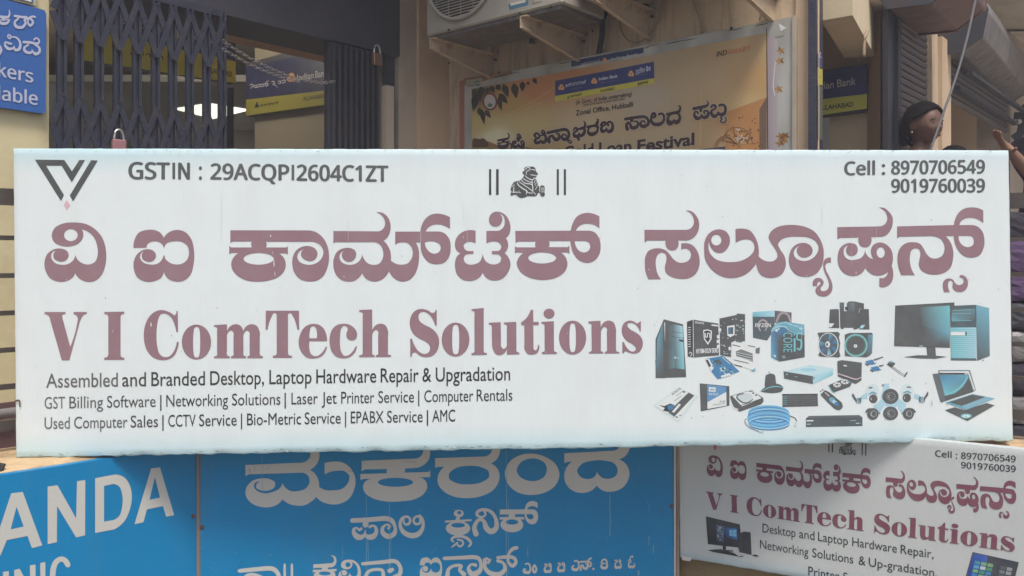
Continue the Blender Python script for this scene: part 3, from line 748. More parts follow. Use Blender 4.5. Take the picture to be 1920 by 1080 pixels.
def main_art():
    arts = {}
    a = Art(); title_kn(a); arts['title_lettering'] = a
    a = Art(); title_en(a); arts['name_lettering'] = a
    # registration and telephone lines
    a = Art()
    a.text('GST', 240.5, 335.3, 318.8, 336, 31, 30.5, DG, 1, 0.036, 'in'); a.cut('word')
    a.poly([(323.2, 305), (328.4, 305), (328.4, 336), (323.2, 336)], DG, 1); a.cut('letter')
    a.text('N', 333.8, 336, 356.3, 336.2, 30.5, 30.5, DG, 1, 0.036, 'in'); a.cut('letter')
    a.text(':', 373, 336.3, 378.6, 336.3, 31, 31, DG, 1, 0.03, 'in'); a.cut('colon')
    a.text('29ACQP', 394.3, 335.9, 542.6, 338, 29, 29, DG, 1, 0.036, 'in'); a.cut('word')
    a.poly([(546.7, 309), (551.7, 309), (551.7, 338), (546.7, 338)], DG, 1); a.cut('letter')
    a.text('2604C1ZT', 555.9, 338.2, 728.2, 340.3, 29, 29, DG, 1, 0.036, 'in'); a.cut('word')
    a.text('Cell :', 1583, 328, 1660, 327, 24.5, 24.5, DG, 1, 0.036, 'in'); a.cut('word')
    a.text('8970706549', 1671, 326.5, 1847, 324.5, 24.5, 24.5, DG, 1, 0.036, 'in'); a.cut('word')
    a.text('9019760039', 1671, 360.5, 1847, 360, 24.5, 24.5, DG, 1, 0.036, 'in'); a.cut('word')
    arts['number_lettering'] = a
    a = Art()
    fade = lambda x: rgb(*([int(96 - min(1, max(0, (x - 90) / 250)) * 58)] * 3))
    f4 = lambda zx: 70 + zx / 4.0
    g4 = lambda zx: 520 + zx / 4.0
    words(a, [('Assembled', f4(66), f4(604)), ('and', f4(636), f4(815)), ('Branded', f4(855), f4(1257)), ('Desktop,', f4(1296), f4(1700)), ('Laptop', f4(1740), g4(257)), ('Hardware', g4(292), g4(742)), ('Repair', g4(775), g4(1060)), ('&', g4(1088), g4(1155)), ('Upgradation', g4(1188), g4(1746))], ((86, 727), (957, 713)), 26, fade, 0.005)
    words(a, [('GST', f4(54), f4(208)), ('Billing', f4(240), f4(493)), ('Software', f4(523), f4(887)), ('|', f4(921), f4(931)), ('Networking', f4(967), f4(1430)), ('Solutions', f4(1460), f4(1823)), ('|', f4(1854), f4(1864)), ('Laser', g4(106), g4(303)), ('Jet', g4(333), g4(445)), ('Printer', g4(479), g4(727)), ('Service', g4(757), g4(1025)), ('|', g4(1056), g4(1065)), ('Computer', g4(1102), g4(1470)), ('Rentals', g4(1495), g4(1763))], ((83, 766.5), (961, 751)), 22, fade, 0.0)
    words(a, [('Used', f4(54), f4(243)), ('Computer', f4(276), f4(676)), ('Sales', f4(700), f4(905)), ('|', f4(937), f4(947)), ('CCTV', f4(982), f4(1187)), ('Service', f4(1214), f4(1495)), ('|', f4(1527), f4(1536)), ('Bio-Metric', f4(1573), g4(178)), ('Service', g4(205), g4(475)), ('|', g4(507), g4(516)), ('EPABX', g4(551), g4(797)), ('Service', g4(823), g4(1090)), ('|', g4(1121), g4(1131)), ('AMC', g4(1162), g4(1334))], ((83, 804.5), (854, 790)), 22, fade, 0.0)
    arts['services_lettering'] = a
    # V-shaped logo and diamond
    a = Art()
    a.poly('@A 262,117c 482,120c 540,205c 595,120c 638,120c 538,287c 462,163c 345,162c 480,383c 457,428c', rgb(74, 78, 78), 1); a.cut()
    a.poly('@A 683,121c 733,124c 548,430c 523,387c', rgb(74, 78, 78), 1); a.cut()
    a.poly('@A 500,418c 524,457c 501,497c 479,457c', rgb(212, 178, 186), 1)
    arts['logo'] = a
    a = Art(); emblem(a); arts['bull_emblem'] = a
    # wear: pale nicks in the ink, dirt specks
    a = Art()
    pale = rgb(225, 230, 228); dirt = rgb(120, 112, 100)
    for fr, x, y, h, wd in (('B', 515, 298, 18, 8), ('B', 545, 545, 62, 8), ('B', 553, 640, 40, 5), ('G', 1278, 290, 44, 12), ('G', 848, 365, 30, 4), ('A', 498, 1018, 12, 4), ('B', 1175, 665, 16, 5), ('C', 397, 652, 12, 5), ('D', 140, 720, 14, 6), ('D', 1720, 785, 14, 5), ('E', 400, 755, 20, 6), ('J', 620, 603, 10, 8), ('J', 860, 388, 10, 6), ('B', 535, 450, 30, 3)):
        a.stroke('@%s %f,%f,%f %f,%f,%f %f,%f,%f' % (fr, x - 1, y - h / 2, wd * 0.4, x + 1, y, wd, x + 2, y + h / 2, wd * 0.5), pale, 3, 3)
    rr = random.Random(3)
    for i in range(70):
        x = rr.uniform(45, 1880); y = rr.uniform(295, 820); r = rr.uniform(0.35, 1.0)
        a.stroke('@p %f,%f,%f %f,%f,%f' % (x, y, r, x + rr.uniform(-.6, .6), y + rr.uniform(0.2, 2.5), r), dirt, 3, 2)
    for i in range(150):      # crumpled fold along the lower edge, grime along the upper one
        x = rr.uniform(34, 1893); yb = 857.5 - (x - 30) * 31.5 / 1869; d_ = rr.uniform(1.5, 7)
        a.stroke('@p %f,%f,%f %f,%f,%f %f,%f,%f' % (x, yb - d_, .4, x + rr.uniform(1, 4), yb - d_ + rr.uniform(-1, 1), rr.uniform(.5, 1.5), x + rr.uniform(4, 9), yb - d_ + rr.uniform(-1, 1.5), .3), rr.choice([rgb(120, 150, 156), rgb(150, 172, 176), rgb(92, 112, 118), rgb(214, 230, 232)]), 3, 2)
    for i in range(10):       # faint rain streaks
        x = rr.uniform(40, 1880); y = rr.uniform(285, 700); L_ = rr.uniform(25, 110)
        a.stroke('@p %f,%f,.3 %f,%f,%f %f,%f,.3' % (x, y, x + rr.uniform(-.6, .6), y + L_ * .5, rr.uniform(.3, .7), x + rr.uniform(-1, 1), y + L_), rr.choice([rgb(212, 216, 212), rgb(206, 208, 202)]), 3, 3)
    for i in range(60):
        x = rr.uniform(34, 1886); a.stroke('@p %f,%f,.4 %f,%f,.9' % (x, 281 + rr.uniform(0, 5), x + rr.uniform(1, 5), 281 + rr.uniform(0, 5)), rr.choice([rgb(150, 170, 172), rgb(128, 140, 140)]), 3, 1)
    a.stroke('@p 29,752,3 34,751,4 37,753,3 37,762,2.5', rgb(96, 78, 60), 3, 4)
    a.stroke('@p 1747,752,1 1748,760,1', dirt, 3, 2)
    arts['wear_marks'] = a
    return arts

def collage():
    """printed picture of computer goods at the right of the sign; ink colours only"""
    out = []
    g = lambda *c: rgb(*c)
    D = g(88, 92, 93); K = g(62, 66, 68); T = g(110, 168, 186); B = g(70, 130, 175); LB = g(170, 212, 226); WH = g(222, 228, 228); CY = g(120, 196, 205)
    def item(label):
        a = Art(); out.append((label, a)); return a
    a = item('printed picture of a dark computer tower')
    a.quad('P', [(320, 300), (345, 290), (350, 1034), (215, 1034)], [D, D, D, K])
    a.poly('@P 330,285c 350,290c 350,1100c 215,1100c 215,560c', D, 0)
    a.quad('P', [(240, 560), (320, 330), (325, 1095), (220, 1095)], [T, g(96, 130, 142), D, D], 1, 4, 4)
    a.quad('P', [(350, 290), (595, 355), (640, 1085), (350, 1095)], [D, D, D, D], 1)
    a.quad('P', [(450, 350), (590, 380), (615, 980), (470, 960)], [g(96, 105, 110), LB, CY, D], 2, 6, 6)
    a.quad('P', [(380, 380), (470, 360), (480, 960), (380, 980)], [D, g(96, 120, 128), g(100, 140, 150), D], 2, 4, 4)
    a.quad('P', [(335, 330), (347, 330), (352, 620), (340, 620)], [WH, WH, D, D], 3)
    for y in (455, 525): a.stroke('@P 440,%d,5 600,%d,5' % (y, y + 22), K, 3, 1)
    a.quad('P', [(540, 560), (600, 572), (602, 600), (545, 592)], [K] * 4, 3)
    a.poly('@P 472,826c 487,795c 500,826c', WH, 3); a.stroke('@P 505,820,6 540,822,6', WH, 3, 1)
    a.stroke('@P 225,815,10 215,880,8 235,940,8', B, 3)
    a = item('printed picture of a dark box with a shield mark')
    a.poly('@P 650,320c 735,290c 740,815c 660,800c', K, 0)
    a.poly('@P 735,290c 1085,345c 1095,785c 740,815c', D, 0)
    a.stroke('@P 735,292,7 740,812,7', WH, 1, 1)
    a.poly('@P 875,435c 935,425c 995,445c 990,560c 940,640c 885,560c', WH, 1)
    a.poly('@P 888,450c 935,440c 980,455c 975,550c 940,610c 898,550c', K, 2)
    a.stroke('@P 905,480,12 908,525,12 930,535,12 935,480,12', WH, 3, 3); a.stroke('@P 935,480,12 965,485,12 965,540,12', WH, 3, 3)
    f = FR['P']; px = lambda x, y: (f[0] + x / f[2], f[1] + y / f[2])
    def tx(a, s, x0, y0, x1, y1, h, col, bold=0.02, font='in', fr='P', lay=3):
        q = FR[fr]; a.text(s, q[0] + x0 / q[2], q[1] + y0 / q[2], q[0] + x1 / q[2], q[1] + y1 / q[2], h / q[2], h / q[2], col, lay, bold, font)
    tx(a, 'GIGABYTE', 760, 338, 888, 356, 26, WH)
    tx(a, 'H110M-DS2V DDR3', 778, 758, 1085, 745, 62, WH)
    a.quad('P', [(990, 355), (1080, 365), (1080, 385), (990, 375)], [WH] * 4, 2)
    for k in range(9): a.stroke('@P %d,%d,9 %d,%d,9' % (672, 400 + k * 33, 700, 396 + k * 33), WH, 2, 1)
    a.stroke('@P 680,760,9 700,740,9 718,770,9 700,795,9', WH, 2)
    a = item('printed picture of a dark circuit board with a square socket')
    a.poly('@P 1100,275c 1335,225c 1345,205c 1455,215c 1455,590c 1265,600c 1260,810c 1110,780c', D, 0)
    a.poly('@P 1205,380c 1310,365c 1310,500c 1250,535c 1210,510c', WH, 1); a.poly('@P 1220,400c 1292,392c 1290,490c 1222,490c', D, 2)
    a.quad('P', [(1225, 405), (1285, 405), (1283, 485), (1228, 485)], [B, D, D, B], 3)
    rr = random.Random(5)
    for i in range(60):
        x = rr.uniform(1110, 1440); y = rr.uniform(260, 580) if x > 1270 else rr.uniform(260, 770)
        if 1200 < x < 1315 and 360 < y < 540: continue
        s = rr.uniform(5, 12); a.quad('P', [(x, y), (x + s * rr.uniform(.6, 3), y - 2), (x + s * 1.5, y + s), (x, y + s)], [rr.choice([WH, K, LB, WH])] * 4, 2)
    for x, y in ((1085, 410), (1065, 505), (1062, 570), (1065, 640)): a.quad('P', [(x, y), (x + 40, y), (x + 38, y + 45), (x, y + 45)], [WH] * 4, 2)
    a.poly(ell('P', 1242, 690, 18, 28, 12), WH, 3)
    a = item('printed picture of a white graphics card box')
    a.poly('@P 1265,610c 1310,585c 1665,665c 1625,1000c 1590,1000c 1275,900c', WH, 4)
    a.poly('@P 1325,730c 1400,700c 1560,760c 1565,880c 1500,850c 1335,800c', g(120, 128, 130), 5)
    for k in range(5): a.stroke('@P %d,%d,6 %d,%d,6' % (1340, 745 + k * 14, 1555, 790 + k * 16), K if k % 2 else WH, 6, 1)
    a.quad('P', [(1600, 690), (1660, 672), (1655, 760), (1600, 760)], [g(110, 116, 118)] * 4, 5)
    a.quad('P', [(1535, 1000), (1600, 960), (1590, 1005), (1560, 1010)], [T] * 4, 5)
    for x0, y0, x1, y1 in ((1285, 640, 1385, 662), (1500, 650, 1590, 668), (1310, 850, 1440, 880), (1450, 880, 1500, 895), (1310, 915, 1410, 940)): a.stroke('@P %d,%d,11 %d,%d,11' % (x0, y0, x1, y1), K, 6, 1)
    a.quad('P', [(1320, 575), (1420, 590), (1400, 610), (1330, 600)], [g(100, 120, 130)] * 4, 5)
    a = item('printed picture of a blue circuit board lying down')
    a.poly('@P 900,835c 1150,790c 1380,1010c 1130,1100c 1075,1115c 990,1010c', B, 3)
    a.poly('@P 1020,850c 1100,840c 1150,900c 1070,925c', g(84, 96, 104), 4)
    a.poly('@P 900,835c 960,835c 1020,960c 985,1010c', WH, 4); a.poly('@P 910,850c 940,845c 985,930c 960,950c', K, 5)
    for k in range(3): a.stroke('@P %d,%d,9 %d,%d,9' % (1140 + k * 22, 810 + k * 2, 1250 + k * 22, 905 + k * 2), (WH, K, LB)[k], 5, 1)
    a.poly('@P 1100,960c 1170,940c 1200,990c 1130,1010c', LB, 4); a.poly('@P 1130,960c 1160,950c 1180,985c 1145,995c', K, 5)
    for i in range(46):
        x = rr.uniform(990, 1340); y = 830 + (x - 960) * 0.5 + rr.uniform(0, 110)
        if y > 1090 - abs(x - 1120) * 0.35: continue
        s = rr.uniform(5, 11); a.quad('P', [(x, y), (x + s * 2, y), (x + s * 2, y + s), (x, y + s)], [rr.choice([WH, K, LB, D])] * 4, 5)
    a.poly('@P 1115,1070c 1240,1030c 1260,1060c 1130,1095c', WH, 5)
    a = item('printed picture of a dark grey processor box with a ring')
    a.poly('@P 1560,250c 1865,250c 1865,420c 1760,580c 1565,540c', g(86, 98, 106), 0)
    a.quad('P', [(1560, 185), (1865, 165), (1865, 250), (1560, 250)], [CY, LB, LB, T], 0, 4, 1)
    a.stroke('@P 1665,440,20 1645,400,22 1650,330,24 1700,295,24 1755,330,24 1755,400,20 1730,440,14', g(170, 160, 162), 1)
    tx(a, 'RYZEN', 1597, 392, 1812, 392, 50, WH)
    a.poly('@Q 97,172c 340,200c 340,350c 100,350c', g(92, 94, 96), 0)
    a.stroke('@Q 125,330,30 165,235,34 225,205,30 290,235,34 325,330,30', g(160, 152, 155), 1)
    a = item('printed picture of a blue processor box with large lettering')
    a.quad('Q', [(45, 440), (170, 500), (170, 910), (45, 850)], [B, D, D, g(100, 170, 205)], 2, 5, 5)
    a.quad('Q', [(170, 330), (525, 380), (530, 560), (170, 520)], [B, T, g(96, 140, 160), D], 2, 5, 3)
    a.poly('@Q 50,440c 130,350c 260,330c 330,345c 525,375c 525,520c 380,470c 230,400c 120,440c 45,500c', T, 3)
    a.quad('Q', [(165, 505), (528, 525), (532, 845), (172, 910)], [D, D, g(80, 86, 90), D], 2)
    a.quad('Q', [(140, 450), (260, 430), (210, 560), (140, 640)], [B, B, D, D], 3, 3, 3)
    for st in ('@Q 50,470,6 130,410,16 240,405,16 330,470,10 520,520,6', '@Q 60,440,4 150,370,10 270,350,8 400,400,10 520,430,4', '@Q 250,330,3 330,380,8 520,400,4'): a.stroke(st, LB, 4)
    # vertical CORE and i5
    def vtext(s, x, y0, y1, h, col):
        vv, ff = text_mesh(s, 0.0, 'in'); q = FR['Q']
        a.raw([(q[0] + (x + yy * h) / q[2], q[1] + (y0 + (y1 - y0) * xx) / q[2]) for xx, yy in vv], ff, col, 5)
    vtext('CORE', 225, 492, 775, 125, CY)
    a.quad('Q', [(372, 570), (398, 575), (398, 765), (372, 765)], [CY] * 4, 5); a.quad('Q', [(372, 500), (392, 500), (392, 530), (372, 530)], [CY] * 4, 5)
    a.stroke('@Q 488,500,22 425,505,22 425,590,20 475,600,24 482,680,26 460,735,24 425,720,22', CY, 5)
    a.poly('@Q 70,810c 118,822c 105,850c', WH, 5); a.poly(ell('Q', 475, 432, 26, 18, 14), LB, 5); a.stroke('@Q 205,835,8 245,830,8', LB, 5, 1); a.stroke('@Q 205,858,6 255,852,6', LB, 5, 1)
    a = item('printed picture of three dark loudspeakers')
    a.poly('@Q 1035,55c 1100,55c 1100,180c 1150,180c 1160,40c 1255,40c 1388,70c 1388,150c 1458,150c 1468,445c 1320,445c 1320,425c 1270,445c 1235,445c 1235,420c 1095,420c 1090,440c 1060,440c 1045,415c', D, 0)
    a.quad('Q', [(1140, 60), (1250, 60), (1250, 180), (1140, 180)], [D, g(108, 130, 134), g(100, 112, 116), D], 1, 3, 3)
    a.quad('Q', [(1040, 60), (1098, 60), (1095, 170), (1040, 170)], [g(100, 130, 140), D, D, D], 1, 2, 2)
    a.poly('@Q 895,155c 1010,148c 1025,160c 1032,425c 880,425c', D, 0)
    a.poly('@Q 885,355c 960,360c 915,415c 880,415c', WH, 1); a.poly('@Q 1350,380c 1405,380c 1370,430c 1320,430c', LB, 1)
    a.stroke('@Q 1318,200,5 1320,150,5 1350,148,5', WH, 1, 1); a.quad('Q', [(1112, 118), (1155, 118), (1155, 165), (1120, 165)], [K] * 4, 2)
    a = item('printed picture of a case fan with bright blue blades')
    a.poly('@Q 715,500c 735,490c 1010,480c 1040,505c 1025,560c 1045,640c 1030,760c 1048,830c 1020,852c 960,845c 760,840c 725,815c 750,770c 735,600c 740,560c', D, 0)
    a.poly(ell('Q', 875, 665, 145, 172, 36), WH, 1); a.poly(ell('Q', 873, 665, 134, 162, 36), g(86, 100, 108), 2)
    for k in range(7):
        t = k * 0.897 + 0.3; q = FR['Q']
        p = [(0, 0), (math.cos(t) * 125, math.sin(t) * 150), (math.cos(t + .5) * 128, math.sin(t + .5) * 154)]
        a.raw([(q[0] + (873 + x) / q[2], q[1] + (665 + y) / q[2]) for x, y in p], [(0, 1, 2)], [D, (B, T, g(84, 110, 150), B, D, T, B)[k], (B, LB, B, T, g(84, 110, 150), B, B)[k]], 3)
    a.poly(ell('Q', 863, 660, 34, 44, 18), WH, 4); a.poly(ell('Q', 855, 662, 16, 22, 12), D, 5)
    a = item('printed picture of a case fan with a pale green ring')
    a.poly('@Q 1110,520c 1180,495c 1500,492c 1518,520c 1505,780c 1470,825c 1420,850c 1110,830c', D, 0)
    a.quad('Q', [(1440, 520), (1515, 520), (1505, 790), (1430, 840)], [g(100, 130, 142), T, g(90, 115, 130), D], 1, 2, 3)
    a.poly(ell('Q', 1272, 675, 168, 166, 40), g(126, 186, 186), 2); a.poly(ell('Q', 1272, 675, 145, 143, 40), g(86, 122, 122), 3); a.poly(ell('Q', 1272, 675, 128, 128, 36), D, 4)
    a.poly(ell('Q', 1265, 685, 26, 26, 16), WH, 5); a.poly(ell('Q', 1265, 685, 8, 8, 8), K, 6)
    a = item('printed picture of a wide black computer monitor on a stand')
    a.poly('@R 265,158c 1025,118c 1025,190c 968,195c 968,697c 250,675c', D, 3)
    a.quad('R', [(560, 180), (965, 158), (965, 520), (600, 420)], [D, CY, T, D], 4, 8, 8)
    a.quad('R', [(640, 420), (965, 520), (965, 660), (640, 640)], [D, T, D, D], 4, 5, 3)
    a.stroke('@R 268,160,5 1022,120,5', K, 5, 1); a.stroke('@R 252,675,5 968,696,5', K, 5, 1)
    a.poly('@R 665,690c 780,690c 790,830c 680,830c', g(92, 96, 98), 2); a.poly('@R 385,820c 560,795c 780,800c 930,815c 780,842c 560,835c', g(92, 96, 98), 2)
    a.stroke('@R 578,675,8 620,680,8', WH, 5, 1); a.stroke('@R 390,820,6 560,798,6', K, 3, 1)
    a = item('printed picture of a tower case with a pale grille')
    a.poly('@R 970,160c 1305,148c 1310,865c 980,862c', g(80, 98, 106), 0)
    a.quad('R', [(1305, 148), (1472, 188), (1480, 805), (1318, 868)], [T, g(120, 176, 196), g(90, 112, 120), D], 1, 4, 6)
    a.quad('R', [(990, 200), (1290, 195), (1290, 350), (990, 350)], [D, g(104, 140, 152), D, T], 1, 4, 4)
    for y in (220, 262, 355): a.stroke('@R 1000,%d,6 1240,%d,6' % (y, y - 6), CY, 2, 1)
    a.quad('R', [(975, 440), (1305, 438), (1308, 835), (985, 832)], [CY, LB, LB, CY], 1)
    for k in range(15): a.stroke('@R 985,%d,4 1295,%d,4' % (470 + k * 25, 466 + k * 25), g(96, 140, 150), 2, 1)
    a.quad('R', [(978, 495), (1160, 495), (1160, 540), (978, 540)], [WH] * 4, 3); a.quad('R', [(1168, 495), (1182, 495), (1182, 540), (1168, 540)], [K] * 4, 3)
    a.poly(ell('R', 1010, 388, 9, 9, 8), K, 3); a.poly(ell('R', 1040, 388, 9, 9, 8), K, 3); a.stroke('@R 1170,385,8 1210,385,8', D, 3, 1)
    a.stroke('@R 1385,865,7 1405,858,7', K, 3, 1)
    a = item('printed picture of a silver disc drive with a dark front')
    a.poly('@T 140,115c 480,35c 800,75c 795,165c 530,285c 145,215c', LB, 0)
    a.poly('@T 140,115c 400,50c 640,50c 795,80c 530,180c', g(190, 220, 226), 1); a.poly(ell('T', 470, 95, 110, 22, 20), g(160, 205, 222), 2)
    a.poly('@T 135,115c 528,180c 528,285c 145,212c', D, 2)
    a.quad('T', [(540, 195), (795, 75), (795, 160), (545, 272)], [LB, g(190, 222, 230), CY, LB], 2, 3, 2)
    a.poly(ell('T', 180, 155, 12, 10, 8), CY, 3); a.stroke('@T 290,185,7 320,190,7', CY, 3, 1); a.quad('T', [(535, 195), (548, 195), (548, 215), (535, 215)], [K] * 4, 3)
    a = item('printed picture of a dark power supply box')
    a.poly('@Q 1003,905c 1065,888c 1355,925c 1350,1080c 1005,1070c', D, 3)
    a.poly('@T 855,0c 1180,0c 1175,235c 1100,283c 1040,265c 860,185c', D, 3)
    a.stroke('@T 860,145,12 980,185,14 1100,220,14 1170,195,10', g(205, 190, 198), 4); a.stroke('@T 870,165,5 1090,240,6', K, 5, 1); a.quad('T', [(935, 30), (980, 35), (980, 52), (935, 45)], [WH] * 4, 4)
    a = item('printed picture of two blue cable plugs')
    for dx, dy in ((0, 0), (75, 90)):
        a.stroke('@Q %d,%d,22 %d,%d,14' % (1540 + dx, 885 + dy, 1660 + dx * 0.1, 845 + dy * 1.3), D, 3, 1)
        a.poly('@Q %d,%dc %d,%dc %d,%dc %d,%dc' % (1410 + dx, 905 + dy, 1510 + dx, 880 + dy, 1545 + dx, 930 + dy, 1450 + dx, 965 + dy), B, 4)
        a.stroke('@Q %d,%d,16 %d,%d,12' % (1410 + dx, 940 + dy, 1440 + dx, 965 + dy), K, 5, 1); a.stroke('@Q %d,%d,12 %d,%d,12' % (1500 + dx, 950 + dy, 1560 + dx, 935 + dy), B, 5, 1)
    a = item('printed picture of a grey adapter on a pale lead')
    a.poly('@R 155,915c 205,865c 268,905c 215,955c', D, 3); a.quad('R', [(170, 885), (205, 862), (265, 900), (250, 905)], [T, LB, D, D], 4)
    a.stroke('@R 225,945,22 345,1035,22 390,1060,20', K, 3); a.stroke('@R 228,948,10 345,1037,12 388,1060,10', WH, 4); a.stroke('@R 388,1065,18 415,1020,18', D, 4, 1)
    a = item('printed picture of a graphics card with two fans')
    a.poly('@T 735,300c 900,230c 1010,225c 1050,270c 1020,320c 800,400c', D, 4)
    for cx, cy, rx, ry in ((850, 295, 52, 34), (955, 255, 55, 32)):
        a.poly(ell('T', cx, cy, rx, ry, 20), WH, 5)
        for k in range(5): a.stroke('@T %f,%f,9 %f,%f,5' % (cx, cy, cx + rx * .9 * math.cos(k * 1.26), cy + ry * .9 * math.sin(k * 1.26)), K, 6, 1)
        a.poly(ell('T', cx, cy, 12, 9, 10), K, 7)
    a.stroke('@T 740,305,10 790,385,10 830,392,8', T, 5, 2); a.stroke('@T 985,235,10 1040,275,10', T, 5, 1)
    a = item('printed picture of a memory module in a blister pack')
    a.poly('@S 95,510c 400,300c 640,400c 400,720c', g(208, 222, 224), 0); a.poly('@S 120,515c 400,320c 600,400c 390,690c', g(220, 228, 227), 1)
    a.poly('@S 520,358c 588,395c 350,645c 275,590c', D, 2); a.poly('@S 405,490c 428,505c 345,600c 318,590c', WH, 3)
    a.poly('@S 160,508c 230,520c 300,490c 350,510c 320,560c 270,590c 210,575c 235,545c', K, 2); a.poly('@S 265,520c 345,500c 330,560c 280,570c', B, 3)
    q = FR['S']; vv, ff = text_mesh('ADATA', 0.0, 'in')
    a.raw([(q[0] + (325 + xx * 110 - yy * 18) / q[2], q[1] + (395 - xx * 78 - yy * 24) / q[2]) for xx, yy in vv], ff, K, 3)
    for x, y in ((370, 400), (350, 460)): a.stroke('@S %d,%d,6 %d,%d,6' % (x, y, x + 80, y - 60), g(130, 140, 142), 3, 1)
    a.stroke('@S 370,650,14 385,655,14', K, 3, 1); a.stroke('@S 410,635,8 430,632,8', K, 3, 1); a.stroke('@S 280,600,12 355,655,8', T, 3, 1); a.poly(ell('S', 465, 350, 14, 12, 10), D, 3)
    a = item('printed picture of a dark solid state drive with a blue label')
    a.poly('@S 652,248c 1008,282c 1010,515c 665,585c', D, 0)
    a.poly('@S 742,265c 970,288c 975,515c 745,555c', WH, 1); a.poly('@S 742,265c 970,288c 972,350c 744,475c', g(96, 148, 190), 2)
    a.quad('S', [(763, 293), (843, 298), (843, 350), (763, 345)], [WH] * 4, 3)
    tx(a, 'WD', 775, 335, 833, 337, 24, g(60, 90, 120), 0.03, 'in', 'S', 4); tx(a, 'WD BLUE', 765, 388, 872, 390, 22, WH, 0.02, 'in', 'S', 4)
    tx(a, 'PC SSD', 893, 478, 958, 472, 18, K, 0.02, 'in', 'S', 4); tx(a, 'Solid State Drive', 805, 514, 960, 495, 15, D, 0, 'in', 'S', 4)
    a = item('printed picture of an open hard disk')
    a.poly('@S 1015,405c 1040,395c 1220,340c 1290,335c 1415,425c 1418,465c 1390,500c 1130,590c 1050,520c', D, 0)
    a.poly('@S 1045,400c 1220,345c 1310,345c 1395,430c 1160,525c', WH, 1); a.poly(ell('S', 1200, 415, 90, 52, 26), g(200, 212, 214), 2)
    a.stroke('@S 1175,372,12 1110,390,16 1105,430,18 1170,478,18 1230,478,14 1290,440,10', g(92, 100, 104), 3)
    a.stroke('@S 1040,500,12 1060,540,14 1110,560,12', WH, 3)
    for x, y in ((1262, 342), (1295, 365), (1330, 388)): a.poly(ell('S', x, y, 14, 9, 10), K, 4)
    a.stroke('@S 1145,515,6 1400,430,6', K, 3, 1)
    a = item('printed picture of two dark computer mice')
    a.poly('@S 1445,150c 1490,132c 1550,145 1565,210 1560,300 1500,330 1440,300 1435,220', D, 0); a.stroke('@S 1480,105,6 1495,135,6', K, 1, 2)
    a.poly('@S 1380,345c 1450,285 1540,252 1620,265 1655,300 1640,340 1570,362 1450,360', D, 1); a.stroke('@S 1395,340,6 1480,300,10 1570,285,12 1650,298,6', CY, 2)
    a = item('printed picture of a long black keyboard')
    a.poly('@T 122,420c 590,413c 597,580c 122,592c', D, 0); a.stroke('@T 122,425,14 590,418,10', K, 1, 1)
    for j in range(5):
        for i in range(28):
            if rr.random() < 0.8:
                x = 135 + i * 15.5; y = 448 + j * 26
                a.quad('T', [(x, y), (x + 9, y), (x + 9, y + 10), (x, y + 10)], [CY if i < 3 else g(116, 122, 124)] * 4, 1)
    a = item('printed picture of a dark memory stick with a blue slider')
    a.poly('@T 628,425c 690,365c 730,385 850,480 915,540 925,590 880,632 830,620 760,560 660,460', D, 5)
    a.poly(ell('T', 785, 498, 46, 34, 18, 0.6), T, 6); a.poly(ell('T', 820, 530, 40, 24, 18, 0.6), LB, 6); a.poly(ell('T', 845, 552, 34, 22, 18, 0.6), B, 6)
    a.stroke('@T 690,395,9 745,445,9', WH, 6, 1)
    for x, y in ((632, 382), (660, 362)): a.quad('T', [(x - 8, y - 8), (x + 8, y - 8), (x + 8, y + 8), (x - 8, y + 8)], [K] * 4, 6)
    a = item('printed picture of a coil of light blue cable')
    for k in range(9):
        y = 600 + k * 17; rx = 250 - abs(k - 4) * 3; ry = 82 - k * 1.5; q = FR['S']; pts = []
        for i in range(0, 37):
            t = 2 * math.pi * i / 36; pts.append([q[0] + (1480 + (k % 3) * 4 + rx * math.cos(t)) / q[2], q[1] + (y + ry * math.sin(t)) / q[2], (15 if k < 8 else 10) / q[2]])
        a.stroke(pts, (g(120, 190, 225), g(88, 150, 200), g(150, 208, 232), g(80, 130, 185), g(110, 180, 220))[k % 5], 4 + k * 0.2, 1, False)
    a.stroke('@S 1215,670,8 1195,705,8 1240,770,8 1360,825,8 1410,832,14', g(70, 110, 140), 7); a.stroke('@S 1735,640,8 1790,660,8 1820,700,8', K, 7); a.stroke('@S 1810,725,24 1800,755,24', g(190, 212, 220), 7, 1); a.stroke('@S 1370,828,16 1410,836,14', LB, 8, 1)
    a = item('printed picture of a long dark video recorder box')
    a.poly('@T 435,742c 475,710c 1145,698c 1188,728c 1188,845c 435,858c', g(84, 94, 98), 0); a.poly('@T 435,742c 475,710c 1145,698c 1188,728c 1188,735c', g(96, 104, 106), 1)
    a.stroke('@T 448,775,16 528,773,16', WH, 2, 1); a.stroke('@T 448,820,10 495,819,10', LB, 2, 1); a.stroke('@T 1030,772,6 1098,770,6', LB, 2, 1); a.stroke('@T 1105,808,10 1138,808,10', WH, 2, 1); a.poly(ell('T', 1158, 808, 6, 6, 8), LB, 2)
    a.stroke('@T 440,748,4 1186,736,4', K, 2, 1)
    a = item('printed picture of a ring of eight security cameras')
    PW = g(206, 222, 226); PB = g(170, 208, 222)
    for cx, cy, rx, ry in ((230, 330, 80, 75), (650, 330, 80, 75)): a.poly(ell('U', cx, cy, rx, ry, 26), PW, 0)
    for t in ('@U 370,250c 430,250c 430,300c 500,330c 540,400c 560,480c 480,560c 360,500c 330,420c', '@U 240,520c 350,430c 380,500c 320,600c', '@U 530,420c 640,500c 600,600c 540,560c', '@U 90,400c 160,360c 170,430c 95,440c', '@U 740,370c 800,390c 790,450c 720,420c'): a.poly(t, PB, 0)
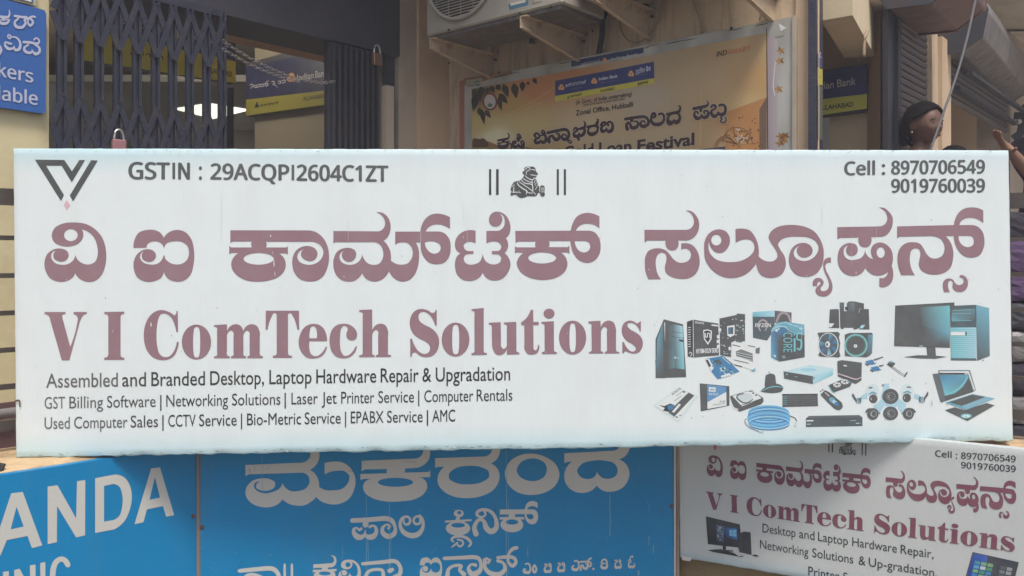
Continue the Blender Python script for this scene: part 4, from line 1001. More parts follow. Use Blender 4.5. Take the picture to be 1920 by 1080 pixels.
    for cx, cy, rx, ry, ring in ((240, 433, 50, 52, 0), (642, 422, 50, 52, 0), (445, 405, 98, 92, 1), (447, 608, 90, 82, 1), (235, 615, 68, 70, 1), (662, 612, 66, 70, 1)):
        a.poly(ell('U', cx, cy, rx, ry, 28), D, 2)
        if ring:
            for k in range(12):
                t = k * 0.524; a.poly(ell('U', cx + 8 + rx * .5 * math.cos(t), cy + ry * .5 * math.sin(t), 4.5, 4.5, 6), WH, 3)
            a.stroke('@U %f,%f,3 %f,%f,5 %f,%f,3' % (cx - 8, cy - 20, cx - 24, cy + 4, cx - 4, cy + 24), WH, 3)
        else: a.stroke('@U %f,%f,4 %f,%f,7 %f,%f,4' % (cx - 24, cy - 14, cx - 30, cy, cx - 20, cy + 14), WH, 3)
    for st in ('@U 195,372,12 235,355,18 275,372,12', '@U 605,362,12 650,345,18 690,362,12'): a.stroke(st, T, 2)
    for st in ('@U 190,302,10 225,296,12', '@U 650,290,12 690,296,10', '@U 352,268,16 368,266,8', '@U 155,590,22 180,560,18 215,552,10', '@U 740,590,22 715,560,18 680,548,10', '@U 280,600,10 318,605,14', '@U 585,605,14 620,605,10', '@U -5,385,24 20,430,20 50,470,14', '@U 895,355,12 885,385,24 858,425,20 850,470,10'): a.stroke(st, D, 3)
    a.quad('U', [(40, 425), (95, 420), (95, 480), (45, 488)], [T, D, D, LB], 3); a.quad('U', [(788, 408), (840, 410), (845, 478), (792, 470)], [D, T, LB, D], 3)
    a = item('printed picture of an open laptop taken apart in layers')
    a.poly('@U 950,135c 1015,130c 1380,140c 1440,350c 1110,460c 1060,478c 1045,470c', g(100, 108, 112), 3)
    a.poly('@U 1040,150c 1375,143c 1435,345c 1105,445c', T, 4)
    a.quad('U', [(1045, 152), (1375, 145), (1430, 345), (1110, 395)], [B, T, g(90, 102, 108), CY], 5, 6, 6)
    a.poly('@U 1385,180c 1435,350c 1105,450c 1095,400c 1220,370c 1320,290c', D, 6)
    a.stroke('@U 1370,160,10 1330,240,20 1240,330,20 1110,385,10', CY, 7)
    a.poly('@U 1018,90c 1400,88c 1472,330c 1440,345c 1380,110c 1025,125c', g(120, 140, 146), 7); a.poly('@U 1035,105c 1385,103c 1462,325c 1445,330c 1375,122c 1035,120c', WH, 8)
    a.stroke('@U 1030,125,8 1330,130,14', K, 9, 1)
    a.poly('@U 1105,480c 1430,375c 1700,430c 1350,570c', T, 4); a.poly('@U 1150,475c 1425,385c 1590,410c 1300,520c', D, 5); a.poly('@U 1300,520c 1590,410c 1690,430c 1520,500c 1350,560c', g(130, 176, 196), 5)
    a.stroke('@U 1120,470,6 1430,372,6', WH, 6, 1)
    a.poly('@U 1098,570c 1215,535c 1330,570c 1600,485c 1698,512c 1370,700c', D, 3); a.poly(ell('U', 1355, 640, 66, 28, 24), CY, 6); a.poly(ell('U', 1355, 642, 40, 16, 20), WH, 7); a.poly(ell('U', 1355, 643, 9, 6, 8), K, 8)
    return out
# ------------------------------------------------------------------ artwork of the other boards
def small_board_art():
    fk = solve8([(110, 527), (133, 417), (1843, 394), (1798, 547.6)], [(1332.2, 892.2), (1337.5, 853.7), (1903.9, 904.8), (1885.8, 972.2)])
    fe = solve8([(83.3, 585), (122, 675.7), (1201.7, 602.3), (1188.3, 663)], [(1323.1, 921.4), (1339.5, 956), (1901.9, 1007.8), (1890.6, 1034.3)])
    fm = solve8([(917, 365.6), (1061, 365.5), (917, 317), (1061, 317)], [(1553, 847.7), (1624, 854.2), (1553.5, 824), (1624.5, 830.3)])
    def mapped(src, f, col=None):
        a = Art()
        b = 0
        for p, o in zip(src.v, src.o): a.v.append(f(*p)); a.o.append(o)
        a.cuts = list(src.cuts); a.f = list(src.f); a.c = [[col or c for c in cs] for cs in src.c]
        return a
    out = {}
    mr = rgb(124, 74, 90)
    s = Art(); title_kn(s); out['title_lettering'] = mapped(s, fk, mr)
    s = Art(); title_en(s); out['name_lettering'] = mapped(s, fe, mr)
    s = Art(); emblem(s); out['bull_emblem'] = mapped(s, fm)
    a = Art(); a.poly('@p 1340.7,833c 1344,839c 1340.7,845c 1337.4,839c', rgb(200, 110, 110), 1); a.poly('@p 1337,826c 1340,833c 1332,829c', DK, 1); a.poly('@p 1346,828c 1341,833c 1343,826c', DK, 1); out['logo'] = a
    a = Art(); tc = rgb(46, 50, 52)
    a.text('Cell :', 1753.4, 855.5, 1795, 860, 11.5, 11.5, tc, 1, 0.02, 'in'); a.cut('word')
    a.text('8970706549', 1802, 859.8, 1904.6, 866.6, 11.5, 12, tc, 1, 0.02, 'in'); a.cut('word')
    a.text('9019760039', 1802, 877.5, 1904.6, 885.2, 11.5, 12, tc, 1, 0.02, 'in'); a.cut('word')
    out['number_lettering'] = a
    a = Art()
    words(a, [('Desktop', 1429.8, 1491.6), ('and', 1498.4, 1527.3), ('Laptop', 1534, 1589.9), ('Hardware', 1598, 1681.6), ('Repair,', 1688.8, 1750.5)], ((1429.8, 998), (1750, 1047)), 16.5, tc, 0.0)
    words(a, [('Networking', 1425, 1515.7), ('Solutions', 1523, 1599.7), ('&', 1610, 1623), ('Up-gradation,', 1629, 1757)], ((1425, 1028.3), (1748.5, 1081)), 16.5, tc, 0.0)
    words(a, [('Printer', 1515.7, 1574), ('Service', 1581, 1640)], ((1516, 1079), (1640, 1100)), 17, tc, 0.0)
    out['services_lettering'] = a
    a = Art(); dk = rgb(48, 52, 58); mid = rgb(70, 74, 80)
    a.poly('@Y 263,615c 528,678c 535,745c 515,858c 280,832c', dk, 1); a.quad('Y', [(280, 640), (515, 692), (505, 835), (295, 815)], [rgb(50, 55, 62), rgb(44, 52, 70), dk, dk], 2)
    a.quad('Y', [(345, 680), (405, 692), (402, 815), (350, 805)], [rgb(90, 110, 135)] * 4, 3)
    rr = random.Random(4)
    for i in range(26): x, y = rr.uniform(348, 396), rr.uniform(690, 800); a.quad('Y', [(x, y), (x + 9, y + 2), (x + 9, y + 10), (x, y + 8)], [rgb(*rr.choice([(190, 200, 205), (60, 90, 140), (40, 44, 50), (150, 170, 190)]))] * 4, 4)
    a.quad('Y', [(408, 700), (505, 712), (508, 800), (410, 775)], [rgb(30, 70, 130), rgb(60, 140, 200), rgb(40, 110, 180), rgb(24, 50, 90)], 3, 4, 4)
    a.quad('Y', [(445, 722), (500, 722), (502, 775), (447, 765)], [rgb(120, 190, 225)] * 4, 4); a.stroke('@Y 472,720,3 474,772,3', rgb(40, 100, 170), 5, 1); a.stroke('@Y 443,744,3 502,748,3', rgb(40, 100, 170), 5, 1)
    for y in (680, 715, 750): a.stroke('@Y 295,%d,5 297,%d,5' % (y, y + 22), mid, 3, 1)
    a.poly('@Y 535,745c 560,733c 612,740c 620,915c 525,895c 515,858c', rgb(58, 62, 66), 1); a.stroke('@Y 552,745,5 560,900,5', dk, 2, 1)
    a.poly('@Y 395,845c 420,848c 420,880c 395,878c', dk, 2); a.poly('@Y 275,878c 380,870c 560,925c 540,932c 320,893c', dk, 2); a.poly('@Y 355,872c 470,880c 480,890c 360,885c', mid, 3); a.poly('@Y 475,895c 550,925c 520,925c', rgb(200, 202, 200), 4); a.poly('@Y 622,918c 655,912c 678,928c 640,928c', dk, 2)
    out['printed_computer'] = a
    a = Art()
    a.poly('@Z 1012,893c 1372,972c 1320,1180c 940,1150c', rgb(60, 66, 76), 1); a.quad('Z', [(1020, 905), (1130, 925), (1100, 1100), (965, 1090)], [rgb(40, 80, 170), rgb(50, 100, 190), rgb(30, 60, 120), rgb(30, 60, 140)], 2)
    cols = [(70, 150, 160), (60, 130, 190), (120, 170, 120), (190, 200, 205), (60, 150, 110), (90, 160, 200)]
    for j in range(4):
        for i in range(6):
            x = 1030 + i * 50 - j * 8; y = 960 + i * 10 + j * 32
            if i in (3,): continue
            a.quad('Z', [(x, y), (x + 42, y + 8), (x + 38, y + 32), (x - 4, y + 26)], [rgb(*(rr.choice(cols) if i < 3 else rr.choice([(150, 155, 158), (90, 95, 98), (120, 125, 128)])))] * 4, 3)
    out['printed_tablet'] = a
    return out

WT = rgb(196, 196, 190)
def clinic_mid_art():
    out = {}
    a = Art()
    for g in ('ma', 'ka', 'ra', 'anus', 'da'):
        vv, ff = tess(GL[g]); a.raw(vv, ff, WT, 1); a.cut('letter')
    out['clinic_name_lettering'] = a
    a = Art()
    def st(*L):
        for s in L: a.stroke(s, WT, 1)
    # second line
    st('@K 1250,648,36 1400,640,36 1500,632,38 1555,648,36 1582,700,24 1575,750,36 1528,772,40 1488,745,36 1485,705,24 1515,680,16 1540,692,20 1530,708,20',
       '@K 1352,655,46 1352,680,46', '@K 1318,712,22 1300,722,18 1285,705,14 1262,715,22 1262,745,34 1290,775,46 1325,775,36 1347,750,16 1348,725,6', '@K 1348,750,10 1370,775,38 1410,772,44 1435,740,30 1430,700,22 1405,688,18 1385,698,22',
       '@K 1785,625,26 1750,615,18 1725,645,18 1742,675,20 1775,668,20 1780,640,22', '@K 1775,608,18 1800,650,20 1795,710,28 1760,755,40 1705,765,42 1650,740,36 1622,690,26 1630,640,22 1665,618,20 1695,630,18 1695,665,20 1670,680,20 1650,665,16 1648,640,14')
    a.cut('word')
    st('@L 214,606,14 300,602,16 395,596,14', '@L 300,590,30 305,575,20')
    a.poly(ell('L', 303, 655, 88, 52, 30), WT, 1, holes=(ell('L', 303, 633, 50, 17, 24),)); a.poly(ell('L', 308, 548, 36, 27, 24), WT, 1, holes=(ell('L', 312, 542, 15, 12, 16),))
    st('@L 270,752,12 256,735,16 280,716,20 330,714,20 372,730,22 396,762,18 380,786,12', '@L 300,736,13 332,745,16 338,768,16 318,786,14 300,775,12', '@L 258,790,10 278,775,14 300,758,12',
       '@L 432,695,40 420,650,32 440,605,26 468,592,24 492,610,28 505,650,38 540,678,40 578,650,36 575,590,26 545,540,24 495,520,22 448,532,22 440,560,20 475,575,16 500,555,16 490,530,14')
    a.glyph('k', WT, (936.8, 939.5, 1009, 998), 1, 0); a.cut('word')
    # third line
    st('@K 370,1040,30 500,1028,34 620,1022,36 668,1060,34 680,1110,30', '@K 400,1110,30 430,1075,24 480,1068,24 540,1090,30', '@K 722,985,8 722,1000,18 722,1120,20', '@K 778,985,8 778,1000,18 778,1120,20')
    a.cut('word')
    q = FR['K']; kb = lambda x, y: (q[0] + x / q[2], q[1] + y / q[2])
    a.glyph('ka', WT, kb(942, 918) + kb(1125, 1125), 1); a.glyph('vi', WT, kb(1140, 952) + kb(1315, 1140), 1); a.glyph('ai', WT, (787, 1045, 829, 1088), 1, 0)
    st('@K 1330,985,26 1480,972,30 1580,965,32 1622,1010,28 1618,1065,34 1575,1090,34', '@K 1345,1110,30 1370,1050,26 1420,1030,24 1480,1035,26 1490,1080,30', '@K 1540,1040,36 1560,1030,30',
       '@L 205,872,26 330,866,28 440,866,30 468,915,24 455,965,36 405,985,40 378,945,26 398,915,16 428,920,26', '@L 225,1000,34 235,950,24 275,925,22 325,925,24 315,955,24 345,985,34',
       '@L 530,890,18 508,870,16 500,890,16 520,905,16 535,880,14', '@L 492,880,20 498,940,28 535,978,34 600,985,34 640,950,28 628,905,20 590,890,24', '@L 590,866,24 690,862,26 720,895,24 695,925,28 665,895,18 668,840,20 695,805,26 725,795,26')
    a.cut('word')
    st('@f 125,225,24 165,215,26 192,250,26 195,310,26 175,350,46 140,350,44 110,345,46 95,310,24 115,295,20 125,315,16', '@f 260,240,30 232,300,34 262,350,38 290,300,30 262,240,30'); a.cut('word')
    for dx, dy in ((0, 0), (205, -12)):
        P = [(420, 230, 26), (437, 224, 24), (446, 250, 22), (420, 275, 24), (415, 310, 34), (430, 338, 44), (462, 335, 44), (495, 335, 44), (507, 300, 26), (508, 240, 24), (490, 215, 22), (475, 240, 20), (492, 262, 18)]
        st('@f ' + ' '.join('%d,%d,%d' % (x + dx, y + dy, w_) for x, y, w_ in P)); a.cut('letter')
    st('@f 870,180,26 905,175,26 930,210,26 930,270,28 905,305,44 870,310,44 840,295,40 835,260,22 855,250,20', '@f 950,190,28 1060,185,28 1110,200,26 1120,240,26 1090,260,26 1075,220,22 1080,160,24 1120,135,28', '@f 962,312,30 965,260,26 990,240,24 1010,285,36 1050,288,40 1065,240,24 1040,215,22', '@f 1153,297,34 1155,297,34'); a.cut('word')
    st('@f 1275,200,24 1290,170,24 1320,150,22 1350,170,26 1360,220,26 1355,270,36 1320,285,40 1285,275,40 1275,240,26 1300,215,20 1330,215,18'); a.cut('letter')
    st('@g 215,350,40 250,330,40 280,360,40 250,405,36 225,430,40 225,520,60 260,560,90 310,550,70 370,550,90 400,500,50 385,440,40', '@g 360,320,36 342,370,36 370,420,34 390,370,34 365,325,36'); a.cut('letter')
    st('@g 630,360,40 660,320,40 700,350,36 690,400,36 640,420,44 640,500,60 680,550,80 725,520,56 775,550,80 815,500,50 810,440,36', '@g 680,290,36 700,230,40 750,210,40 755,250,30'); a.cut('letter')
    out['clinic_line_lettering'] = a
    a = Art(); lg = rgb(120, 165, 185)
    for x, y0, y1, wd in ((950, 838, 1080, 1.6), (953, 935, 1075, 0.9), (687, 930, 1075, 1.2), (690, 1010, 1060, 1.2), (730, 940, 1075, 1.3), (733, 1000, 1060, .8), (1144, 925, 1005, 1.3), (492, 835, 925, .8), (642, 1025, 1050, .8), (990, 1025, 1045, 1.4), (1217, 1005, 1022, 1.6), (1225, 1020, 1036, 1.4), (1197, 1070, 1080, 3)):
        n = 6
        a.stroke([[x + random.uniform(-.7, .7), y0 + (y1 - y0) * i / n, wd * random.uniform(.5, 1.2)] for i in range(n + 1)], lg, 3, 2)
    rr = random.Random(9)
    for i in range(160):
        x, y = rr.uniform(385, 1255), rr.uniform(860, 1080); r = rr.uniform(.3, .9)
        a.stroke([[x, y, r], [x + .3, y + rr.uniform(.3, 1.5), r]], lg, 3, 1)
    for i in range(40):
        x, y = rr.uniform(385, 1250), rr.uniform(860, 1078); t = rr.uniform(0, 3.1); L_ = rr.uniform(4, 22)
        a.stroke([[x, y, .3], [x + L_ * .5 * math.cos(t), y + L_ * .5 * math.sin(t), rr.uniform(.4, .8)], [x + L_ * math.cos(t + .2), y + L_ * math.sin(t + .2), .3]], rr.choice([lg, rgb(20, 70, 110)]), 3, 2)
    out['drip_marks'] = a
    return out
def clinic_left_art():
    a = Art()
    a.poly('@c 95,382c 192,370c 357,822c 270,845c 232,742c 57,778c 5,905c -85,925c', WT, 1, holes=('@c 140,495c 200,662c 90,687c',)); a.cut('letter')
    a.poly('@c 402,325c 485,314c 643,595c 650,280c 720,270c 718,737c 643,755c 482,490c 480,795c 402,812c', WT, 1); a.cut('letter')
    a.poly('@c 803,255c 960,225c 1045,245 1095,315 1112,400 1095,520 1040,630 960,688c 803,717c', WT, 1, holes=('@c 878,320c 955,303c 1005,325 1032,400 1030,500 1005,575 955,608c 878,622c',)); a.cut('letter')
    a.poly('@c 1275,172c 1350,163c 1470,567c 1402,580c 1375,490c 1240,518c 1210,627c 1135,643c', WT, 1, holes=('@c 1307,245c 1350,418c 1262,437c',)); a.cut('letter')
    a.poly('@c 25,1045c 75,1038c 75,1330c 25,1340c', WT, 1); a.cut('letter'); a.poly('@c 120,1030c 165,1018c 255,1180c 252,990c 300,983c 300,1260c 255,1270c 168,1120c 168,1300c 120,1310c', WT, 1); a.cut('letter'); a.poly('@c 340,970c 383,962c 383,1240c 340,1250c', WT, 1); a.cut('letter')
    a.stroke('@c 572,985,46 550,950,46 510,938,44 465,975,46 445,1060,48 455,1160,46 510,1195,44 570,1150,44', WT, 1)
    return a

KP = 1.15    # paints in the shade of the veranda: ink values from picture values
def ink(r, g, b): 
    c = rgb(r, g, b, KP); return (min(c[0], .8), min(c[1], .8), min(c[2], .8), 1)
def idw(samples, p):
    S = [0, 0, 0]; W = 0
    for x, y, c in samples:
        d = (x - p[0]) ** 2 + ((y - p[1]) * 1.6) ** 2 + 60
        w_ = 1 / d ** 1.6; W += w_
        for k in range(3): S[k] += w_ * lin(c[k])
    g_ = sum(S) / 3 / W; return tuple(min(.8, KP * (.9 * s / W + .1 * g_ * k)) for s, k in zip(S, (1.06, 1.0, .88))) + (1,)
def flower(a, x, y, r, lay=3):
    for k in range(3):
        t = -math.pi / 2 + k * 2.094
        a.poly([(x + r * .42 * math.cos(t) + r * .55 * math.cos(q * .52), y + r * .42 * math.sin(t) + r * .55 * math.sin(q * .52)) for q in range(12)], ink(222, 160, 110), lay)
    a.poly([(x - r * .22, y + r * .25), (x, y - r * .3), (x + r * .22, y + r * .25), (x, y + r * .05)], ink(90, 50, 40), lay + 1)
def poster_art():
    out = {}
    S = [(890, 178, (120, 92, 52)), (895, 235, (196, 176, 104)), (930, 258, (222, 216, 176)), (985, 235, (198, 176, 112)), (1000, 165, (196, 128, 74)), (1060, 138, (190, 128, 74)), (950, 190, (190, 150, 80)), (1100, 235, (196, 172, 132)), (1200, 180, (182, 164, 138)),
         (1250, 110, (178, 154, 118)), (1310, 150, (190, 162, 118)), (1400, 90, (184, 152, 104)), (1425, 150, (190, 150, 96)), (1400, 200, (196, 166, 112)), (1390, 235, (188, 138, 84)), (1425, 262, (166, 118, 74)), (1150, 285, (180, 160, 124)), (1260, 255, (182, 160, 122)), (1330, 265, (186, 154, 108)), (890, 290, (120, 118, 72)), (950, 290, (172, 142, 82)), (1030, 285, (176, 150, 98)), (1150, 330, (170, 150, 110)), (1400, 330, (140, 100, 70)), (900, 350, (120, 110, 70))]
    cor = [(884.5, 167), (1437, 61.5), (1437, 380), (884.5, 380)]
    a = Art()
    a.grid(cor, 60, 30, lambda u, v: idw(S, (884.5 + 552.5 * u, (167 - 105.5 * u) * (1 - v) + 380 * v)), 0)
    a.cut('printed_background')
    a.poly('@N 100,880c 130,855 160,860 190,855 240,852 270,880 300,885c 400,925c 560,965c 760,950c 900,985c 560,1000c 100,960c', ink(150, 108, 66), 1)
    a.poly('@N 100,880c 120,850 160,850 190,858 230,845 270,870 290,890 300,950c 110,960c', ink(92, 70, 52), 2)
    a.poly('@N 100,965c 300,960c 600,985c 760,1100c 100,1100c', ink(138, 132, 84), 2)
    rr = random.Random(2)
    for i in range(60):
        x, y = rr.uniform(105, 560), rr.uniform(985, 1090); a.stroke('@N %f,%f,3 %f,%f,1' % (x, y, x + rr.uniform(-6, 6), y - 16), ink(*rr.choice([(100, 104, 60), (170, 160, 110), (84, 90, 56)])), 3, 1)
    # leaves
    LV = [(330, 205, 370, 290, 60), (400, 190, 445, 260, 70), (480, 180, 545, 345, 80), (610, 170, 645, 360, 90), (720, 150, 715, 275, 70), (770, 160, 805, 185, 40), (850, 110, 893, 178, 55), (200, 215, 240, 320, 80), (130, 240, 118, 330, 60), (150, 300, 115, 515, 90), (190, 470, 185, 570, 55), (215, 490, 250, 680, 60), (260, 500, 328, 600, 60), (425, 340, 458, 512, 60), (430, 300, 535, 420, 80), (300, 230, 270, 300, 60), (180, 250, 200, 400, 70)]
    for x0, y0, x1, y1, wd in LV:
        a.stroke('@N %f,%f,8 %f,%f,%f %f,%f,%f %f,%f,2' % (x0, y0, x0 + (x1 - x0) * .3, y0 + (y1 - y0) * .3, wd, x0 + (x1 - x0) * .6, y0 + (y1 - y0) * .6, wd * .8, x1, y1), ink(*rr.choice([(58, 52, 40), (66, 62, 46), (50, 48, 40)])), 3, 4)
    a.cut('printed_leaves')
    a.poly(ell('N', 318, 395, 92, 112, 30, -0.1), ink(128, 62, 62), 5); a.poly(ell('N', 318, 395, 70, 88, 30, -0.1), ink(192, 186, 180), 6)
    a.poly(ell('N', 318, 440, 32, 24, 18), ink(90, 130, 90), 7)
    a.cut('round_emblem')
    for st in ('@N 480,590,2 900,360,4 1110,220,2', '@N 520,600,2 950,400,3', '@N 690,540,1 680,900,2', '@O 895,0,3 900,500,3', '@O 1335,0,4 1325,700,5', '@O 1700,240,5 1920,60,3', '@O 320,560,3 335,700,6'): a.stroke(st, ink(214, 190, 140), 2, 3)
    a.cut('printed_creases')
    f = FR['W']; w_ = lambda x, y: (f[0] + x / f[2], f[1] + y / f[2])
    blue = ink(52, 60, 112); yel = ink(196, 186, 74)
    a.quad('W', [(90, 432), (1636, 130), (1643, 388), (92, 668)], [blue] * 4, 5); a.quad('W', [(92, 668), (1643, 388), (1643, 470), (92, 755)], [yel] * 4, 5)
    for x, y in ((188, 535), (702, 435), (1280, 322)): flower(a, *w_(x, y), 6.5, 6)
    def tx(s, x0, y0, x1, y1, h, col, bold=0.0, font='bf'): a.text(s, *w_(x0, y0), *w_(x1, y1), h / f[2], h / f[2], col, 7, bold, font)
    wh = ink(205, 205, 215); bk = ink(36, 32, 30)
    tx('Indian Bank', 775, 425, 1070, 375, 48, wh, 0.02); tx('इंडियन बैंक', 1350, 335, 1590, 272, 70, wh, 0.01); tx('ಇಂಡಿಯನ್ ಬ್ಯಾಂಕ್', 250, 530, 575, 468, 50, wh, 0.01)
    for p in ((330, 562, 520, 530), (820, 460, 1040, 425), (1380, 350, 1530, 320)): a.stroke('@W %d,%d,5 %d,%d,5' % p, ink(120, 120, 160), 7, 1)
    tx('ALLAHABAD', 795, 605, 1020, 568, 38, bk, 0.03); tx('इलाहाबाद', 1380, 505, 1548, 468, 44, bk, 0.03); tx('ಅಲಹಾಬಾದ್', 325, 690, 512, 655, 36, bk, 0.03)
    a.poly('@W 295,655c 318,705c 275,710c', ink(40, 110, 80), 7)
    tx('(A Govt. of India undertaking)', 415, 800, 1290, 662, 62, bk, 0.012); tx('YOUR OWN BANK, ALWAYS WITH YOU', 525, 830, 1175, 728, 32, bk, 0.01); tx('Zonal Office, Hubballi', 410, 975, 1310, 832, 78, bk, 0.015)
    a.cut('bank_name_band')
    a.text('iND', 1343.5, 106.5, 1363, 102.7, 9.5, 9.5, bk, 7, 0.02, 'in'); a.text('SMART', 1364, 102.5, 1408, 94.5, 9, 9, ink(190, 96, 60), 7, 0.0, 'in')
    for s, x0, y0, x1, y1 in (('Krishi', 1003, 305.5, 1050, 301), ('Gold', 1057, 297.5, 1113, 291), ('Loan', 1123, 290, 1184, 284.5), ('Festival', 1195, 285.3, 1302, 271)):
        a.text(s, x0, y0, x1, y1, 22, 22, ink(205, 190, 160), 7, 0.055); a.text(s, x0, y0, x1, y1, 22, 22, ink(58, 42, 46), 8, 0.035)
    a.cut('word')
    # festival headline, drawn as pen strokes, with a pale outline under the ink
    q = FR['N']; r_ = FR['O']
    kc = ink(62, 46, 52); oc = ink(206, 190, 165)
    WORDS = [
        ['G:ka:N:405,800,562,985,-22', '@N 560,905,10 578,925,12 582,965,14 570,1005,18 545,1015,16 540,995,12 562,980,10',
         '@N 690,815,16 672,795,14 655,812,14 672,835,16 692,822,14', '@N 650,850,18 690,845,18 700,835,12', '@N 668,862,30 668,870,30', '@N 625,905,20 640,890,14 622,880,12 602,895,18 600,930,28 628,955,36 655,940,22 668,915,8', '@N 668,920,10 690,950,34 722,940,30 735,905,18 718,880,16 698,892,14 708,915,12', '@N 730,940,16 738,960,16 715,975,12'],
        ['@N 985,760,14 968,750,14 950,770,14 965,790,16 990,775,16 1000,830,20', '@N 880,830,20 865,805,22 890,785,20 920,800,20 925,830,22 900,850,20', '@N 900,850,18 870,870,24 885,900,34 925,895,26 938,865,10', '@N 938,870,12 965,895,34 1000,880,32 1005,830,22 985,808,14 940,815,12',
         '@N 1030,778,28 1150,752,28 1240,738,28 1280,765,24 1285,820,28 1250,858,36 1210,850,30 1205,815,20 1230,795,12 1250,812,18', '@N 1045,890,34 1045,840,26 1080,815,22 1100,840,28 1130,865,36 1165,845,30 1165,800,22 1140,785,16', '@N 1275,880,14 1300,870,12 1320,895,14 1300,905,14 1275,890,10',
         '@N 1345,745,16 1370,715,18 1390,745,20 1360,770,18 1345,790,22 1365,820,34 1400,815,22 1412,780,10', '@N 1412,790,10 1430,815,30 1470,790,30 1480,740,24 1450,725,24 1400,735,20', '@N 1440,725,26 1480,705,24 1485,660,16 1465,635,4', '@N 1400,840,26 1408,862,26',
         'G:ra:N:1503,622,1655,830,-22',
         '@O 15,370,10 -10,420,22 5,470,30', '@O 50,440,26 75,410,26 110,415,22 95,445,16 75,455,14 50,480,24 65,520,36 100,515,24 118,480,10', '@O 118,490,10 145,525,36 190,500,34 195,430,24 160,400,22 130,415,20 140,445,22'],
        ['@O 362,365,30 480,345,30 600,335,30 650,370,26 655,425,32 600,460,38 560,445,30 560,405,20 590,385,12 608,405,20', '@O 440,365,34 442,385,34', '@O 385,495,36 375,440,28 400,410,24 425,440,26 440,475,34 490,475,36 522,440,26 515,400,20 475,395,14',
         '@O 735,320,18 718,300,14 700,320,16 720,345,18 748,330,18 745,295,16 715,285,14 695,320,18 695,390,26 730,430,36 800,430,38 850,390,28 855,320,24 825,295,24 790,305,22',
         'G:da:O:885,210,1080,455,-26'],
        ['@O 1240,230,32 1360,208,32 1410,190,26 1425,155,14 1400,128,4', '@O 1330,240,32 1330,255,32', '@O 1285,275,18 1265,265,14 1250,285,18 1250,320,28 1280,355,38 1325,345,26 1340,305,10', '@O 1290,290,14 1300,285,14', '@O 1340,310,10 1370,345,36 1415,325,34 1425,275,22 1395,255,18 1370,270,16 1380,295,16',
         '@O 1465,210,24 1490,185,22 1520,200,24 1510,235,20 1475,250,20 1465,290,30 1500,330,36 1540,310,26 1552,270,10', '@O 1552,275,12 1590,310,38 1640,280,32 1645,210,26 1610,180,24 1570,190,24', '@O 1580,352,12 1600,345,12 1600,370,12 1580,385,12 1600,408,14 1640,405,14 1660,370,14 1640,345,12']]
    for ST in WORDS:
        for s in ST:
            if s[0] == '@': a.stroke([[p[0][0], p[0][1], p[0][2] * 1.25 + 2.4] for p in parse(s)], oc, 7.5, 5)
        for s in ST:
            if s[0] == '@': a.stroke([[p[0][0], p[0][1], p[0][2] * 1.25 + .7] for p in parse(s)], kc, 8.5, 5)
            else:
                _, g, fr_, bx = s.split(':'); bx = [float(z) for z in bx.split(',')]; f_ = FR[fr_]
                a.glyph(g, kc, (f_[0] + bx[0] / f_[2], f_[1] + bx[1] / f_[2], f_[0] + bx[2] / f_[2], f_[1] + bx[3] / f_[2]), 8.5, bx[4] / (bx[2] - bx[0]))
        a.cut('headline_word')
    a.poly('@a 250,760c 548,650c 548,1300c 250,1300c', ink(178, 128, 78), 1); a.poly('@a 495,740c 550,650c 550,1300c 495,1300c', ink(112, 88, 72), 2)
    a.poly('@a 0,1045c 240,1018c 240,1300c 0,1300c', ink(84, 74, 84), 2)
    for i in range(26):
        x = rr.choice([470, 500, 340, 415, 300]) + rr.uniform(-12, 30); y = rr.uniform(760, 1040); a.poly(ell('a', x, y, 6, 6, 8), ink(96, 66, 48), 3)
    for R0, cx, cy in ((95, 255, 1030), (80, 255, 1030), (110, 330, 985)):
        pts = [[FR['a'][0] + (cx + R0 * math.cos(t * .2618)) / 4, FR['a'][1] + (cy - R0 * math.sin(t * .2618)) / 4, 1.6] for t in range(0, 13)]
        a.stroke(pts, ink(142, 104, 64), 4, 2)
    for k in range(9):
        t = k * .35 + .1; a.stroke('@a 330,1000,8 %f,%f,5' % (330 + 110 * math.cos(t), 1000 - 110 * math.sin(t)), ink(*rr.choice([(120, 86, 56), (196, 160, 108), (92, 66, 48)])), 5, 1)
    for i in range(30): x, y = rr.uniform(320, 440), rr.uniform(880, 990); a.poly(ell('a', x, y, 9, 8, 8), ink(*rr.choice([(110, 76, 52), (190, 170, 150), (140, 100, 64)])), 5)
    out['printed_picture'] = a
    # tape, older boards beneath and right-hand strip
    a = Art()
    a.grid([(862, 152.5), (1489, 31), (1489, 390), (862, 390)], 30, 8, lambda u, v: (lambda k: (k * 1.0, k * .99, k * .9, 1))(KP * (0.40 + 0.08 * math.sin(u * 37 + v * 9) + 0.04 * math.sin(u * 91))), 0)
    a.quad('p', [(862, 152), (871, 150), (871, 390), (862, 390)], [ink(158, 104, 88)] * 4, 1)
    a.quad('N', [(0, 110), (590, 15), (590, 60), (0, 200)], [ink(150, 112, 88)] * 4, 1)
    a.quad('N', [(25, 135), (222, 105), (222, 195), (25, 225)], [ink(166, 160, 140)] * 4, 2)
    a.text('G2', *[FR['N'][0] + 45 / 6.546, 130 + 215 / 6.546], FR['N'][0] + 130 / 6.546, 130 + 205 / 6.546, 8.5, 8.5, ink(110, 120, 100), 3, 0.02, 'in'); a.stroke('@N 185,150,12 155,148,14 148,180,14 170,198,14 188,180,12', ink(60, 100, 84), 3)
    a.quad('p', [(1071.3, 114), (1206.4, 88.6), (1206.4, 99.3), (1071.3, 125.4)], [ink(46, 60, 100)] * 4, 2)
